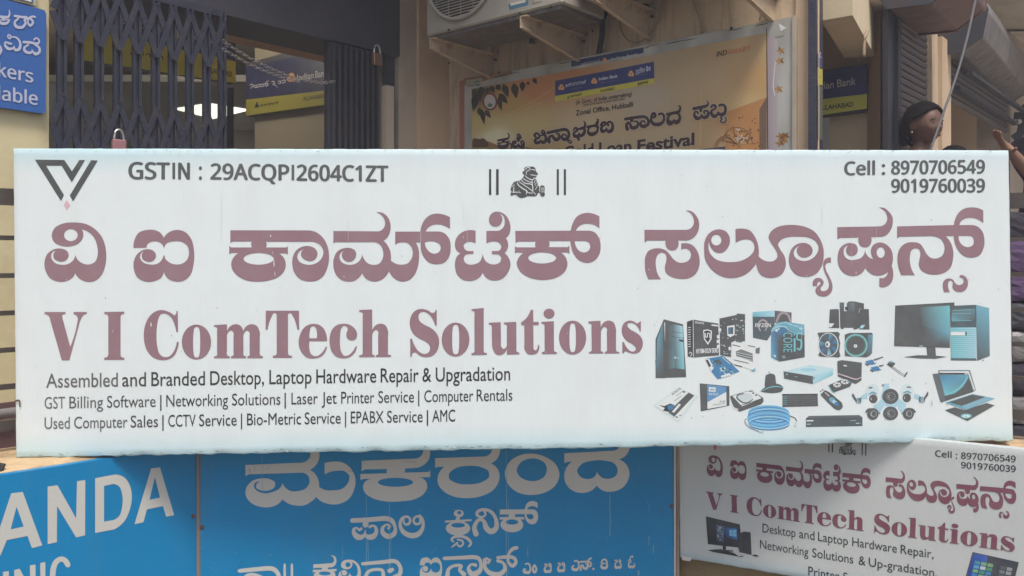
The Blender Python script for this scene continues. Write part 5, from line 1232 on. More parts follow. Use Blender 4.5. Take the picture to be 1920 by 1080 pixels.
    a.text('Indian Bank', 1146, 113, 1196, 103.5, 5, 5, ink(190, 190, 200), 3, 0.0); flower(a, 1134, 113, 5, 3); a.text('ಇಂಡಿಯನ್ ಬ್ಯಾಂಕ್', 1090, 123, 1125, 116.5, 5, 5, ink(190, 190, 200), 3)
    a.quad('a', [(556, 175), (632, 205), (632, 1500), (562, 1500)], [ink(160, 146, 150), ink(176, 166, 168), ink(166, 154, 158), ink(150, 138, 144)], 2, 1, 6)
    a.stroke('@a 550,130,6 552,400,6 556,800,6 562,1500,6', ink(30, 28, 28), 4, 2)
    a.stroke('@a 615,380,5 600,560,8 612,640,5', ink(208, 204, 208), 3)
    for cx, cy in ((655, 300), (650, 375), (640, 590), (655, 940), (680, 970), (650, 990), (690, 940)):
        for k in range(5):
            t = k * 1.3 + cx; a.stroke('@a %f,%f,5 %f,%f,16 %f,%f,3' % (cx, cy, cx + 16 * math.cos(t), cy + 14 * math.sin(t), cx + 36 * math.cos(t + .3), cy + 30 * math.sin(t + .3)), ink(*rr.choice([(150, 112, 60), (120, 84, 48), (172, 136, 84)])), 3, 3)
    a.text('izebar', 1300 + 615 / 4, 20 + 207 / 4, 1300 + 685 / 4, 20 + 193 / 4, 4, 4, ink(90, 92, 88), 3, 0.0)
    a.poly('@a 640,95c 700,130c 655,155c', ink(214, 216, 214), 5); a.quad('a', [(632, 1050), (755, 1040), (755, 1300), (632, 1300)], [ink(80, 130, 140)] * 4, 3)
    for i in range(26):
        x = rr.uniform(1140, 1440); y = 46 + (1489 - x) * .187 + rr.uniform(4, 16)
        a.stroke('@p %f,%f,1.2 %f,%f,2.6 %f,%f,.8' % (x, y, x + 1, y + 3, x + 3, y + 5), ink(*rr.choice([(200, 200, 190), (176, 172, 158), (96, 90, 78)])), 4, 2)
    for i in range(14):
        x = rr.uniform(900, 1440); y = 150 - (x - 873) * .193 + rr.uniform(2, 6); a.stroke('@p %f,%f,1 %f,%f,1.6 %f,%f,.8' % (x, y, x + 12, y - 2, x + 24, y - 4.5), ink(92, 80, 66), 4, 2)
    a.poly(ell('a', 285, 132, 12, 12, 12), ink(44, 34, 28), 5); a.poly(ell('N', 428, 38, 16, 12, 12), ink(44, 34, 28), 5)
    out['taped_border'] = a
    return out

def bank_sign_art(kind):
    global KP
    k0 = KP; KP = {'inner': .62, 'gate': 2.2, 'right': 2.4}[kind]  # inks lifted for dim doorways, lowered for the lamp-lit lobby: light put into colour
    a = Art(); blue = ink(44, 48, 92); yel = ink(168, 160, 66); wh = ink(200, 198, 205); bk = ink(40, 40, 46)
    if kind == 'inner':
        a.quad('p', [(461, 125.5), (614, 94), (614, 169), (461, 187)], [blue] * 4, 1)
        a.quad('p', [(461, 187), (614, 169), (614, 196), (461, 217)], [yel] * 4, 1)
        a.text('Indian', 557, 152, 588, 146.5, 12, 12, wh, 2, 0.012); a.text('Bank', 591, 146, 613, 142.5, 12.5, 12.5, wh, 2, 0.012)
        flower(a, 547, 146, 10, 2)
        x0 = 468
        for s in ('@d 155,540,8 170,528,10 190,545,9 170,560,8 165,575,6', '@d 200,545,9 222,540,9 225,560,9 203,562,9 200,548,8', '@d 232,535,8 255,530,9 258,550,9 235,556,9', '@d 265,530,8 285,528,9 290,548,9 268,552,8', '@d 295,528,8 330,520,10 335,540,9 310,548,8 320,505,6 345,495,6', '@d 375,505,8 395,500,10 405,520,9 385,530,8 415,540,6 430,560,5', '@d 440,500,9 462,496,9 465,518,9 443,520,9', '@d 475,495,8 510,485,10 505,510,9 480,515,8'): a.stroke(s, wh, 2, 3)
        a.text('ALLAHABAD', 568, 189, 608, 183.5, 7.5, 7.5, bk, 2, 0.02); a.poly('@d 225,700c 248,760c 200,768c', bk, 2)
        for s in ('@d 255,750,9 275,735,9 280,755,9', '@d 290,740,9 310,730,9 312,750,9', '@d 325,735,9 350,722,9 350,745,9', '@d 360,730,9 385,716,9 388,740,9', '@d 398,722,9 430,708,9 428,732,9 440,700,6'): a.stroke(s, bk, 2, 2)
    elif kind == 'gate':
        a.quad('p', [(150, -60), (442, 38), (442, 115), (150, 50)], [blue] * 4, 1)
        a.quad('p', [(150, 50), (442, 115), (442, 156), (150, 112)], [yel] * 4, 1)
        a.text('Indian', 352, 71, 393, 80, 15, 15, wh, 2, 0.012); a.text('Bank', 397, 81, 428, 88.5, 15, 15, wh, 2, 0.012); flower(a, 338, 63, 13, 2)
        for x in (230, 246, 262, 278, 294, 308): 
            y = 38 + (x - 230) * .26
            a.stroke([[x, y, 2], [x + 5, y - 3, 2.2], [x + 9, y + 2, 2.2], [x + 5, y + 6, 2], [x + 1, y + 4, 2]], wh, 2, 3); a.stroke([[x + 9, y - 4, 1.4], [x + 12, y - 6, 1.6]], wh, 2, 2)
        a.text('ALLAHABAD', 385, 134, 435, 144, 9, 9, bk, 2, 0.02); a.poly([(250, 88), (257, 104), (244, 103)], bk, 2)
        for x in (262, 274, 286, 298): y = 100 + (x - 262) * .2; a.stroke([[x, y, 1.8], [x + 6, y - 2, 2], [x + 7, y + 4, 2]], bk, 2, 2)
    else:
        a.quad('p', [(1540, 133), (1625.5, 120.5), (1625.5, 176), (1540, 186)], [blue] * 4, 1)
        a.quad('p', [(1540, 186), (1625.5, 176), (1625.5, 203.5), (1540, 216)], [yel] * 4, 1)
        a.text('Indian', 1523, 169.5, 1563.5, 164.5, 13.5, 13.5, wh, 2, 0.012); a.text('Bank', 1569.5, 163.5, 1605, 158.5, 14, 14, wh, 2, 0.012); a.text('ALLAHABAD', 1533, 207.5, 1600, 199.5, 8.5, 8.5, bk, 2, 0.02)
    KP = k0
    return a
def locker_art():
    a = Art(); wh = ink(172, 176, 196)
    for s, x0, y0, x1, y1, h0, h1 in (('kers', -4, 142.5, 62.5, 155, 25, 24), ('lable', -4, 186.5, 71, 196.8, 25, 24)): a.text(s, x0, y0, x1, y1, h0, h1, wh, 1, 0.02, 'in'); a.cut('word')
    for s in ('@V -10,145,22 30,150,24 70,150,22 85,120,14 80,90,8', '@V 20,155,22 35,175,22', '@V -10,178,10 85,172,10', '@V 0,190,18 15,205,26 55,205,26 78,185,18',
              '@V 130,140,20 190,150,22 235,155,24 215,180,18', '@V 160,165,18 130,195,20 145,235,26 195,240,26 225,205,20 215,175,14', '@V 225,165,18 270,165,20 290,200,20 265,225,22 245,195,14 260,155,16 290,145,18 310,150,16',
              '@V 95,320,14 80,305,12 68,320,12 85,340,14 105,325,12 150,335,16 178,380,20 170,430,26 135,440,22 125,410,8', '@V 100,385,16 75,380,18 48,370,12 45,400,20 75,430,26 115,425,18 125,405,8',
              '@V 210,370,22 270,375,24 330,385,22 345,355,14 320,335,14 300,350,14', '@V 250,395,16 215,420,20 225,455,24 270,465,22 285,440,8', '@V 285,445,8 310,475,26 345,460,24 345,420,20 310,395,18', '@V -5,400,16 10,440,22 -5,480,18'): a.stroke(s, wh, 1, 5)
    return a
def framed(name, label, cat, plane, px, z, th, m, loc_off=0.0, group=None):
    pass
# ================================================================== THE PLACE
FLZ = 0.91
A_ = Plane(-.348, 4.6, .652, .758)        # wall with the folding gate, runs away to the right
B_ = Plane(-.348, 4.6, .76, -.65)         # wall with the poster, comes toward us to the right
E_ = Plane(1.198, 3.28, .652, .758)       # shop fronts further right
def frame_of(pl): return (pl.p.x, pl.p.y), (pl.d.x, pl.d.y), (-pl.n.x, -pl.n.y)      # second axis points into the building
oA, aA, iA = frame_of(A_); oB, aB, iB = frame_of(B_); oE, aE, iE = frame_of(E_)

# ground
mb = MB(); mb.bm.faces.new([mb.bm.verts.new(p) for p in ((-150, -150, 0), (150, -150, 0), (150, 150, 0), (-150, 150, 0))])
g = mb.build('ground', mat('dusty_ground', (0.21, 0.18, 0.14), 0.95, 0.25, 1.5, 0.4)); tag(g, kind='structure')
mb = MB(); mb.bm.faces.new([mb.bm.verts.new(p) for p in ((-60, -9, .006), (60, -9, .006), (60, -2.2, .006), (-60, -2.2, .006))])
tag(mb.build('road', M['road']), kind='structure')
# raised veranda floor
mb = MB(); mb.prism([(-3.6, 2.2, 0), (-1.9, 2.02, 0), (-.99, 2.92, 0), (.62, 3.2, 0), (1.72, 2.65, 0), (5.5, 1.9, 0), (9, 12, 0), (-9, 12, 0), (-6, 2.2, 0)], (0, 0, FLZ))
tag(mb.build('veranda_floor', M['floor']), kind='structure')
# projecting slab over the veranda
mb = MB(); mb.prism([(-4.5, 2.75, 3.25), (-1.9, 2.9, 3.25), (-.8, 3.5, 3.25), (.5, 3.35, 3.25), (1.22, 3.15, 3.25), (1.35, 3.36, 3.25), (2.72, 5.0, 3.25), (9, 5.0, 3.25), (9, 12, 3.25), (-9, 12, 3.25), (-9, 2.7, 3.25)], (0, 0, .16))
tag(mb.build('veranda_ceiling', M['soffit']), kind='structure')

# ---- gate wall
wa = empty('gate_wall', (oA[0], oA[1], FLZ), 'cream plastered wall with a wide gated doorway at left', 'wall')
MB().box(oA, aA, iA, FLZ, 3.25, -5, -2.06, 0, .22).build('pillar', M['cream'], wa)
MB().box(oA, aA, iA, FLZ, 3.25, -.352, -.225, .02, .3).build('jamb', M['pillar_grey'], wa)
MB().box(oA, aA, iA, FLZ, 3.25, -.225, .0, 0, .3).build('pillar', M['pillar'], wa)
MB().box(oA, aA, iA, 2.64, 3.25, -2.06, -.352, 0.01, .3).build('lintel', M['darksteel'], wa)
MB().box(oA, aA, iA, FLZ, 1.085, -5, -2.062, -.012, 0).build('skirting', M['maroon'], wa)
# low drain pipe along the foot of the cream pillar
pp = MB().tube([tuple(A_.pt(a, 1.055, .045)) for a in (-4.2, -3, -2.2, -2.1)], .016, 10).build('drain_pipe', M['wire'], None, smooth=True)
tag(pp, 'grey pipe low on the maroon skirting of cream pillar', 'pipe'); base_loc(pp, A_.pt(-3, 1.05, .045))

# ---- poster wall
wb = empty('poster_wall', (oB[0], oB[1], FLZ), 'tan plastered wall carrying the festival poster and air conditioner', 'wall')
s1490 = B_.s_at(1490); s1530 = B_.s_at(1531)
MB().box(oB, aB, iB, FLZ, 3.25, 0.0, s1490 + .01, 0, .03).build('wall_face', M['tan'], wb)
MB().box(oB, aB, iB, FLZ, 3.25, s1490 + .01, s1530, -.015, .03).build('pillar', M['pillar'], wb)
for (u, v) in ((1110, 40), (1112, 58), (905, 103), (843, 118)):
    p = B_.at(u, v, .001)
    MB().sphere(p, .006, 8, (1, .3, 1)).build('drill_hole', M['acdark'], wb)

# ---- lobby behind the gate
A1 = Plane(-1.583, 4.75, .652, .758)
B1 = Plane(-1.861, 5.83, .76, -.65)
o1, a1, i1 = frame_of(A1); o2, a2, i2 = frame_of(B1)
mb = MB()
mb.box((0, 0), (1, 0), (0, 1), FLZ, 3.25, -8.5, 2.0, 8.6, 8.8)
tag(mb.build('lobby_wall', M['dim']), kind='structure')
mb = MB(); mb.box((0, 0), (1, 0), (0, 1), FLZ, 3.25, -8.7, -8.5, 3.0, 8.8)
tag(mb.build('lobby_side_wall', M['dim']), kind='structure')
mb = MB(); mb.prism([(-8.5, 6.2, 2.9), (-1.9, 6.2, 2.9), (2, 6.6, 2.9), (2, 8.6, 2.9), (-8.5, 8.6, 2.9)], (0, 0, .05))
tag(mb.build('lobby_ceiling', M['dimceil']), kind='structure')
lp = [Vector(((u - CX) / F, 1, (HZ - v) / F)) for u, v in ((328, 205), (392, 195), (466, 207), (400, 223))]
lp = [Vector((d.x / d.z * 1.29, 1 / d.z * 1.29, 2.889)) for d in lp]
mb = MB(); mb.prism(lp, (0, 0, .01)); t = mb.build('ceiling_light', M['lamp']); tag(t, 'bright white light panel seen through the folding gate', 'ceiling light'); base_loc(t, lp[0])
for i, (u, v) in enumerate(((271, 3), (302, 13), (335, 21))):
    d = Vector(((u - CX) / F, 1, (HZ - v) / F)); k = 1.52 / d.z; p = Vector((d.x * k, d.y * k, 3.12))
    t = MB().tube([p, p + Vector((0, 0, .025))], .022, 12).build('spot_lamp', M['lamp'])
    tag(t, ('small lit lamp high in the gateway, leftmost of three', 'small lit lamp high in the gateway, middle of three', 'small lit lamp high in the gateway, rightmost of three')[i], 'lamp', 'small lamps on the lobby ceiling'); base_loc(t, p)
lamp = bpy.data.lights.new('ceiling_panel_glow', 'AREA'); lamp.energy = 7; lamp.size = .5; lamp.color = (1, .95, .8)
lo = bpy.data.objects.new('ceiling_panel_glow', lamp); lo.location = (lp[0] + lp[2]) / 2 - Vector((0, 0, .02)); COL.objects.link(lo)
for i, (u, v) in enumerate(((271, 3), (302, 13), (335, 21))):
    d = Vector(((u - CX) / F, 1, (HZ - v) / F)); k = 1.52 / d.z
    lamp = bpy.data.lights.new('spot_lamp_glow', 'POINT'); lamp.energy = 4; lamp.shadow_soft_size = .03; lamp.color = (1, .92, .75)
    lo = bpy.data.objects.new('spot_lamp_glow', lamp); lo.location = (d.x * k, d.y * k, 3.06); COL.objects.link(lo)
# glass partition with the first bank fascia
pa = empty('glass_partition', (o1[0], o1[1], FLZ), 'dark framed glass partition behind the blue folding gate', 'partition')
MB().box(o1, a1, i1, FLZ, 2.56, -2.6, 0, .03, .036).build('pane', M['glass'], pa)
for a in (-2.6, -1.3, -.02): MB().box(o1, a1, i1, FLZ, 2.56, a, a + .02, .01, .05).build('frame', M['darksteel'], pa)
def sign_box(name, label, pl, a0, a1_, z0, z1, kind):
    o, ax, ix = frame_of(pl)
    c = pl.pt((a0 + a1_) / 2, z0)
    e = empty(name, c, label, 'sign', 'bank name signs over the doorways')
    MB().box(o, ax, ix, z0, z1, a0, a1_, 0, .05).build('sign_box', M['darksteel'], e)
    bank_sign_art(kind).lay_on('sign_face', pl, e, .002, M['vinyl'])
    return e
sign_box('bank_sign', 'blue and yellow bank sign seen through the folding gate', A1, A1.s_at(150), 0, 2.585, 3.05, 'gate')
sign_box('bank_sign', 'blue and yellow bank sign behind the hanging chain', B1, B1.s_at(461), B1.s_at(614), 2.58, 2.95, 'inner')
MB().box(o2, a2, i2, FLZ, 3.2, -.02, 2.9, .06, .2)
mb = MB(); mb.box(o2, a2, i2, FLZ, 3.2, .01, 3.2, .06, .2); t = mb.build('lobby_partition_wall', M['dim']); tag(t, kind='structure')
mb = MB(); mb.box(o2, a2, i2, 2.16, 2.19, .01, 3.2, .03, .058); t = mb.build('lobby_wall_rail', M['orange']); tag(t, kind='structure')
# tan beam crossing the lobby
bb = A_.at(445, 40, -.5); b0 = Plane(bb.x, bb.y, .652, .758); ob, ab, ib = frame_of(b0)
mb = MB(); mb.box(ob, ab, ib, 2.72, 3.2, -.1, 1.25, 0, .2); t = mb.build('lobby_beam', M['orange']); tag(t, kind='structure')

# folding gate
gt = empty('folding_gate', A_.pt(-1.5, FLZ, -.03), 'blue grey collapsible steel gate drawn across the left of the doorway', 'gate')
bars = [115, 147, 185, 220, 256, 291, 323, 355, 387, 416]
bs = [A_.s_at(u, .02) for u in bars]
barb = MB().box(oA, aA, iA, FLZ + .02, 2.64, -.016, -.006, -.03, -.012)
barb.box(oA, aA, iA, FLZ + .02, 2.64, .006, .016, -.03, -.012).box(oA, aA, iA, FLZ + .02, 2.64, -.006, .006, -.02, -.012)
first = barb.build('upright', M['gate'], None)
for i, s in enumerate(bs):
    o = first if i == 0 else first.copy()
    if i: COL.objects.link(o)
    sc = 1.5 if i == 0 else 1.0
    o.parent = gt
    o.location = Vector((aA[0] * s, aA[1] * s, 0)) - gt.location
zs = [2.60, 2.19, 1.78, 1.37]
for i in range(len(bs) - 1):
    for zt in zs:
        for k in (0, 1):
            sa, sb = (bs[i], bs[i + 1])
            za, zb = (zt, zt - .21) if k else (zt - .21, zt)
            off = .034 if k else .038
            MB().bar(A_.pt(sa, za, off), A_.pt(sb, zb, off), .022, .004, A_.n).build('lattice_strap', M['gate'], gt)
for zt in zs:      # straps to the wall side
    for k in (0, 1):
        MB().bar(A_.pt(-2.06, zt - (.1 if k else .11), .034 + .004 * k), A_.pt(bs[0], zt - (0 if k else .21), .034 + .004 * k), .022, .004, A_.n).build('lattice_strap', M['gate'], gt)
for z in (2.63, FLZ + .02): MB().bar(A_.pt(-2.05, z, .02), A_.pt(bs[-1], z, .02), .03, .02, A_.n).build('track', M['gate'], gt)
for i, s in enumerate(bs):
    for zt in zs:
        p = A_.pt(s, zt, .036); MB().tube([p, p + A_.n * .008], .006, 8).build('rivet', M['gate'], gt)
# gate leaf folded against the right jamb
lg = empty('folded_gate_leaf', A_.pt(-.6, FLZ, 0), 'dark folded gate leaf standing beside the beige jamb strip', 'gate')
s0, s1 = A_.s_at(622), A_.s_at(716)
MB().box(oA, aA, iA, FLZ, 2.64, s0, s1, .03, .06).build('back_plate', M['darksteel'], lg)
n = 9
for i in range(n):
    a = s0 + (s1 - s0) * (i + .5) / n
    MB().box(oA, aA, iA, FLZ + .01, 2.63, a - .006, a + .006, .005, .03).build('upright', M['darksteel'], lg)
MB().box(oA, aA, iA, FLZ, 2.47, A_.s_at(720), A_.s_at(734), -.02, .04).build('lock_strip', M['pillar_grey'], lg)
MB().box(oA, aA, iA, FLZ, 2.64, A_.s_at(735.5), -.352, .05, .08).build('side_plate', M['darksteel'], lg)
# chain and padlocks
def chain_mesh(pts, L=.019, r=.0017):
    mb = MB(); P = [Vector(p) for p in pts]
    seg = [(P[i + 1] - P[i]).length for i in range(len(P) - 1)]; tot = sum(seg); n = int(tot / (L * .78))
    for k in range(n):
        d = (k + .5) / n * tot; i = 0
        while i < len(seg) - 1 and d > seg[i]: d -= seg[i]; i += 1
        c = P[i].lerp(P[i + 1], d / seg[i]); t = (P[i + 1] - P[i]).normalized()
        s = t.cross(Vector((0, 0, 1))).normalized(); u = t.cross(s)
        b = s if k % 2 else u
        loop = [c + t * (L / 2 * math.cos(q * math.pi / 4) * 1.1) + b * (L * .34 * math.sin(q * math.pi / 4)) for q in range(9)]
        mb.tube(loop, r, 4, False)
    return mb
cp = [A_.at(u, v, .07) for u, v in ((418, 76), (440, 92), (470, 110), (505, 127), (540, 142), (575, 151), (605, 156), (628, 152))]
cq = [A_.at(u, v, .075) for u, v in ((418, 92), (445, 108), (475, 124), (505, 136), (535, 147), (560, 152))]
mb = chain_mesh(cp); t = mb.build('chain', M['chainsteel']); tag(t, 'grey link chain sagging across the open doorway, upper run', 'chain', 'chains across the doorway'); base_loc(t, cp[0])
mb = chain_mesh(cq); t = mb.build('chain', M['chainsteel']); tag(t, 'grey link chain sagging below the longer chain', 'chain', 'chains across the doorway'); base_loc(t, cq[0])
def padlock(u, v, pl, off, w_, label, m):
    p = pl.at(u, v, off); e = empty('padlock', p, label, 'padlock')
    o = (p.x, p.y); ax, ix = (pl.d.x, pl.d.y), (-pl.n.x, -pl.n.y)
    MB().box(o, ax, ix, p.z - w_ * 1.1, p.z, -w_ / 2, w_ / 2, -.012, .012).build('lock_body', m, e, bevel=.004)
    pts = [p + pl.d * (w_ * .36 * math.cos(t)) + Vector((0, 0, w_ * .7 * math.sin(t) + .004)) for t in [math.pi * k / 8 for k in range(9)]]
    MB().tube([pts[0] - Vector((0, 0, .01))] + pts + [pts[-1] - Vector((0, 0, .01))], w_ * .09, 6).build('shackle', M['steel'], e, smooth=True)
padlock(707, 100, A_, .03, .055, 'dull brass padlock hanging on the folded gate leaf', M['brass'])
padlock(223, 262, A_, .06, .05, 'small pinkish padlock low on the blue folding gate', mat('pink_lock', (.35, .17, .18), .6, .1, 10))

# blue locker sign on the cream pillar
ls = empty('locker_sign', A_.pt(-2.3, 2.3, .01), 'blue sign with white lettering on the cream pillar', 'sign')
# board outline
def board_prism(name, plane, px, m, parent, th=.02, off=0.0, bevel=0):
    """flat board whose corners are given in pixels on its own plane"""
    mb = MB(); mb.prism([plane.at(u, v, off) for u, v in px], -plane.n * th)
    return mb.build(name, m, parent, bevel)
A_s = Plane(A_.p.x + A_.n.x * .03, A_.p.y + A_.n.y * .03, .652, .758)
board_prism('board', A_s, [(-150, -45), (83, 19), (87, 26), (85.5, 208), (82, 213), (-150, 180)], M['locker_blue'], ls, .02)
locker_art().lay_on('lettering', A_s, ls, .002, M['vinyl'])
l2 = empty('notice_frame', A_.pt(-2.3, 2.6, .01), 'small framed notice cut off above the blue sign', 'notice')
board_prism('frame', A_s, [(-60, -60), (67, -30), (67, 11), (-60, -20)], mat('notice_frame_cream', (.5, .45, .3), .6), l2, .015)
board_prism('notice', A_s, [(-60, -60), (62, -30), (62, 5), (-60, -24)], M['locker_blue'], l2, .012, .004)
a = Art(); a.stroke('@p 20,-12,4 40,-6,4', ink(200, 170, 60), 1, 1); a.stroke('@p 36,-4,3 58,2,3', ink(210, 210, 200), 1, 1); a.lay_on('print', A_s, l2, .006, M['vinyl'])

# ---- festival poster
po = empty('festival_poster', B_.pt(B_.s_at(1180), 1.66), 'wide orange festival poster with brown headline, taped to the tan wall', 'poster')
Bp = Plane(B_.p.x + B_.n.x * .045, B_.p.y + B_.n.y * .045, .76, -.65)
board_prism('backing_board', Bp, [(861, 152), (1490, 30), (1490, 420), (861, 395)], mat('backing_board_paint', (.4, .39, .34), .7, .15, 8, .2, stain=(.2, .12, .08, 1), stain_amt=.5), po, .04)
pa_ = poster_art()
pa_['taped_border'].lay_on('taped_border', Bp, po, .001, M['vinyl'])
pa_['printed_picture'].lay_on('printed_picture', Bp, po, .004, M['vinyl'])
mb = MB(); mb.bar(Bp.at(1489, 30, .004), Bp.at(1489, 420, .004), .012, .012, Bp.n); mb.build('edge_strip', M['pillar_grey'], po)

# ---- air conditioner and brackets
acs0, acs1 = .30, 1.13
acf, acb = .46, .14
acz0 = 2.664; ach = .56
def wb_pt(a, z, off): return B_.pt(a, z, off)
ac = empty('air_conditioner', wb_pt((acs0 + acs1) / 2, acz0, .3), 'dusty beige air conditioner outdoor unit on two wall brackets', 'air conditioner')
def bbox_(name, m, par, a0, a1_, f0, f1, z0, z1, bevel=0):   # f = distance out from the wall
    return MB().box(oB, aB, iB, z0, z1, a0, a1_, -f1, -f0).build(name, m, par, bevel)
bbox_('casing', M['ac'], ac, acs0, acs1, acb, acf, acz0 + .006, acz0 + ach, .008)
bbox_('base_pan', M['acbase'], ac, acs0 + .015, acs1 - .015, acb + .015, acf - .015, acz0 - .012, acz0 + .005)
Bf = Plane(B_.p.x + B_.n.x * acf, B_.p.y + B_.n.y * acf, .76, -.65)
c0 = Bf.at(866, -55); cs = (c0 - Bf.p).dot(Bf.d); cz = c0.z; cr = .225
mb = MB()
mb.tube([Bf.pt(cs + cr * math.cos(t), cz + cr * math.sin(t), .012) for t in [2 * math.pi * k / 48 for k in range(49)]], .009, 8, False); mb.build('grille_ring', M['ac'], ac, smooth=True)
mb = MB(); mb.prism([Bf.pt(cs + (cr - .004) * math.cos(2 * math.pi * k / 40), cz + (cr - .004) * math.sin(2 * math.pi * k / 40), .0015) for k in range(40)], Bf.n * .002); mb.build('fan_opening', M['acdark'], ac)
z = cz - cr + .012
while z < cz + cr:
    hw = math.sqrt(max(0, (cr - .006) ** 2 - (z - cz) ** 2))
    if hw > .02: MB().bar(Bf.pt(cs - hw, z, .012), Bf.pt(cs + hw, z, .012), .0045, .006, Bf.n).build('grille_slat', M['ac'], ac)
    z += .0135
for k in range(-2, 3):
    hh = math.sqrt(cr ** 2 - (k * .08) ** 2) - .006; MB().bar(Bf.pt(cs + k * .08, cz - hh, .008), Bf.pt(cs + k * .08, cz + hh, .008), .003, .003, Bf.n).build('grille_stay', M['ac'], ac)
a = Art()
a.quad('p', [(950, -10), (992, -18), (992, 12), (954, 20)], [ink(170, 165, 150)] * 4, 1); a.quad('p', [(953, 8), (991, -1), (991, 10), (955, 19)], [ink(70, 110, 130)] * 4, 2); a.quad('p', [(957, 6), (985, 0), (985, 4), (957, 11)], [ink(200, 196, 180)] * 4, 3)
a.stroke('@p 999,7,1 1016,2.5,1', ink(70, 64, 56), 1, 1); a.stroke('@p 999,-8,1 999,7,1', ink(70, 64, 56), 1, 1)
a.lay_on('sticker', Bf, ac, .001, M['vinyl'])
for u, v in ((841, 56), (975, 25), (1034, 12)): p = Bf.at(u, v, .002); MB().sphere(p, .006, 8).build('screw', M['acdark'], ac)
bbox_('valve_cover', M['ac'], ac, acs1, acs1 + .06, acb + .04, acf - .1, acz0 + .05, acz0 + .3, .01)
def bracket(s, zt, label):
    e = empty('wall_bracket', wb_pt(s, zt, 0), label, 'bracket', 'brackets holding the outdoor units')
    out = .47
    P = [B_.pt(s, zt, .004), B_.pt(s, zt, out), B_.pt(s, zt - .045, out), B_.pt(s, zt - .125, .004)]
    MB().prism(P, B_.d * .004).build('web', M['bracket'], e)
    MB().prism([B_.pt(s - .0, zt, .004), B_.pt(s, zt, out), B_.pt(s + .036, zt, out), B_.pt(s + .036, zt, .004)], Vector((0, 0, .004))).build('top_flange', M['bracket'], e)
    q0, q1 = B_.pt(s, zt - .045, out), B_.pt(s, zt - .125, .004)
    MB().prism([q0, q1, q1 + B_.d * .02, q0 + B_.d * .02], Vector((0, 0, -.004))).build('lower_flange', M['bracket'], e)
    MB().box((B_.pt(s, 0, 0).x, B_.pt(s, 0, 0).y), aB, iB, zt - .2, zt + .03, -.004, .034, -.004, -.0005).build('wall_plate', M['bracket'], e)
    MB().prism([B_.pt(s - .002, zt - .052, .06), B_.pt(s - .002, zt - .06, .3), B_.pt(s - .002, zt - .066, .3), B_.pt(s - .002, zt - .074, .06)], B_.d * .001).build('pressed_groove', M['acdark'], e)
    for z in (zt - .17, zt - .02): p = B_.pt(s + .017, z, .004); MB().tube([p, p + B_.n * .01], .007, 6).build('bolt', M['acdark'], e)
for s, z, l in ((.335, acz0 - .014, 'cream steel wall bracket under the near left end of the air conditioner'), (.905, acz0 - .014, 'cream steel wall bracket under the right end of the air conditioner'), (1.28, 2.70, 'cream steel wall bracket without a unit, over the middle of the poster'), (1.862, 2.665, 'cream steel wall bracket above the poster\'s right corner')): bracket(s, z, l)
# second unit above, only its underside
ac2 = empty('air_conditioner', wb_pt(1.6, 2.706, .3), 'second outdoor unit cut off above the poster', 'air conditioner')
bbox_('casing', M['ac'], ac2, 1.25, 1.93, .16, .44, 2.72, 3.2, .008); bbox_('base_pan', M['acbase'], ac2, 1.26, 1.92, .17, .43, 2.706, 2.719)
# pipes and wires on the poster wall
def wire(name, pts, r, m, label, cat, sub=5, grp=None):
    P = [Vector(p) for p in pts]; Q = []
    for i in range(len(P) - 1):
        p0, p1, p2, p3 = P[max(i - 1, 0)], P[i], P[i + 1], P[min(i + 2, len(P) - 1)]
        for k in range(sub):
            t = k / sub; Q.append(0.5 * ((2 * p1) + (-p0 + p2) * t + (2 * p0 - 5 * p1 + 4 * p2 - p3) * t * t + (-p0 + 3 * p1 - 3 * p2 + p3) * t ** 3))
    Q.append(P[-1]); o = MB().tube(Q, r, 8).build(name, m, None, smooth=True); tag(o, label, cat, grp); base_loc(o, P[0]); return o
pb = lambda L, off: [B_.at(u, v, off) for u, v in L]
wire('insulated_pipe', pb([(1215, 12), (1192, 15), (1158, 15), (1139, 20), (1130, 38), (1129, 64), (1124, 96), (1122, 110)], .03), .0145, M['black'], 'black insulated pipe bending down the tan wall to the poster', 'pipe')
wire('tape_wrapped_pipe', pb([(1200, 22), (1160, 22), (1143, 28), (1137, 45), (1137, 66), (1131, 92)], .045), .004, M['tan_wire'], 'thin pale line beside the black insulated pipe', 'pipe')
wire('loop_wire', pb([(1161, 20), (1163, 50), (1172, 70), (1188, 79), (1208, 73), (1226, 52), (1236, 30), (1240, -10)], .02), .0035, M['tan_wire'], 'tan wire hanging in a loop beside the bracket', 'wire')
wire('drop_wire', pb([(1296, -10), (1304, 12), (1311, 32), (1316, 62)], .02), .005, M['tan_wire'], 'tan wire dropping to the poster left of the dark screw', 'wire')
wire('drop_wire', pb([(1440, -10), (1430, 14), (1424, 38)], .02), .003, M['tan_wire'], 'thin tan wire dropping behind the poster\'s top right', 'wire')
p = B_.at(996, 82, .02)
fx = empty('pipe_fitting', p, 'small grey wall plug with a stain under the air conditioner', 'wall plug')
MB().tube([p + Vector((0, 0, .05)), p], .009, 8).build('plug_pipe', M['acdark'], fx); MB().sphere(p - Vector((0, 0, .003)), .02, 12, (1.2, .5, .35)).build('plug_plate', M['pillar_grey'], fx)

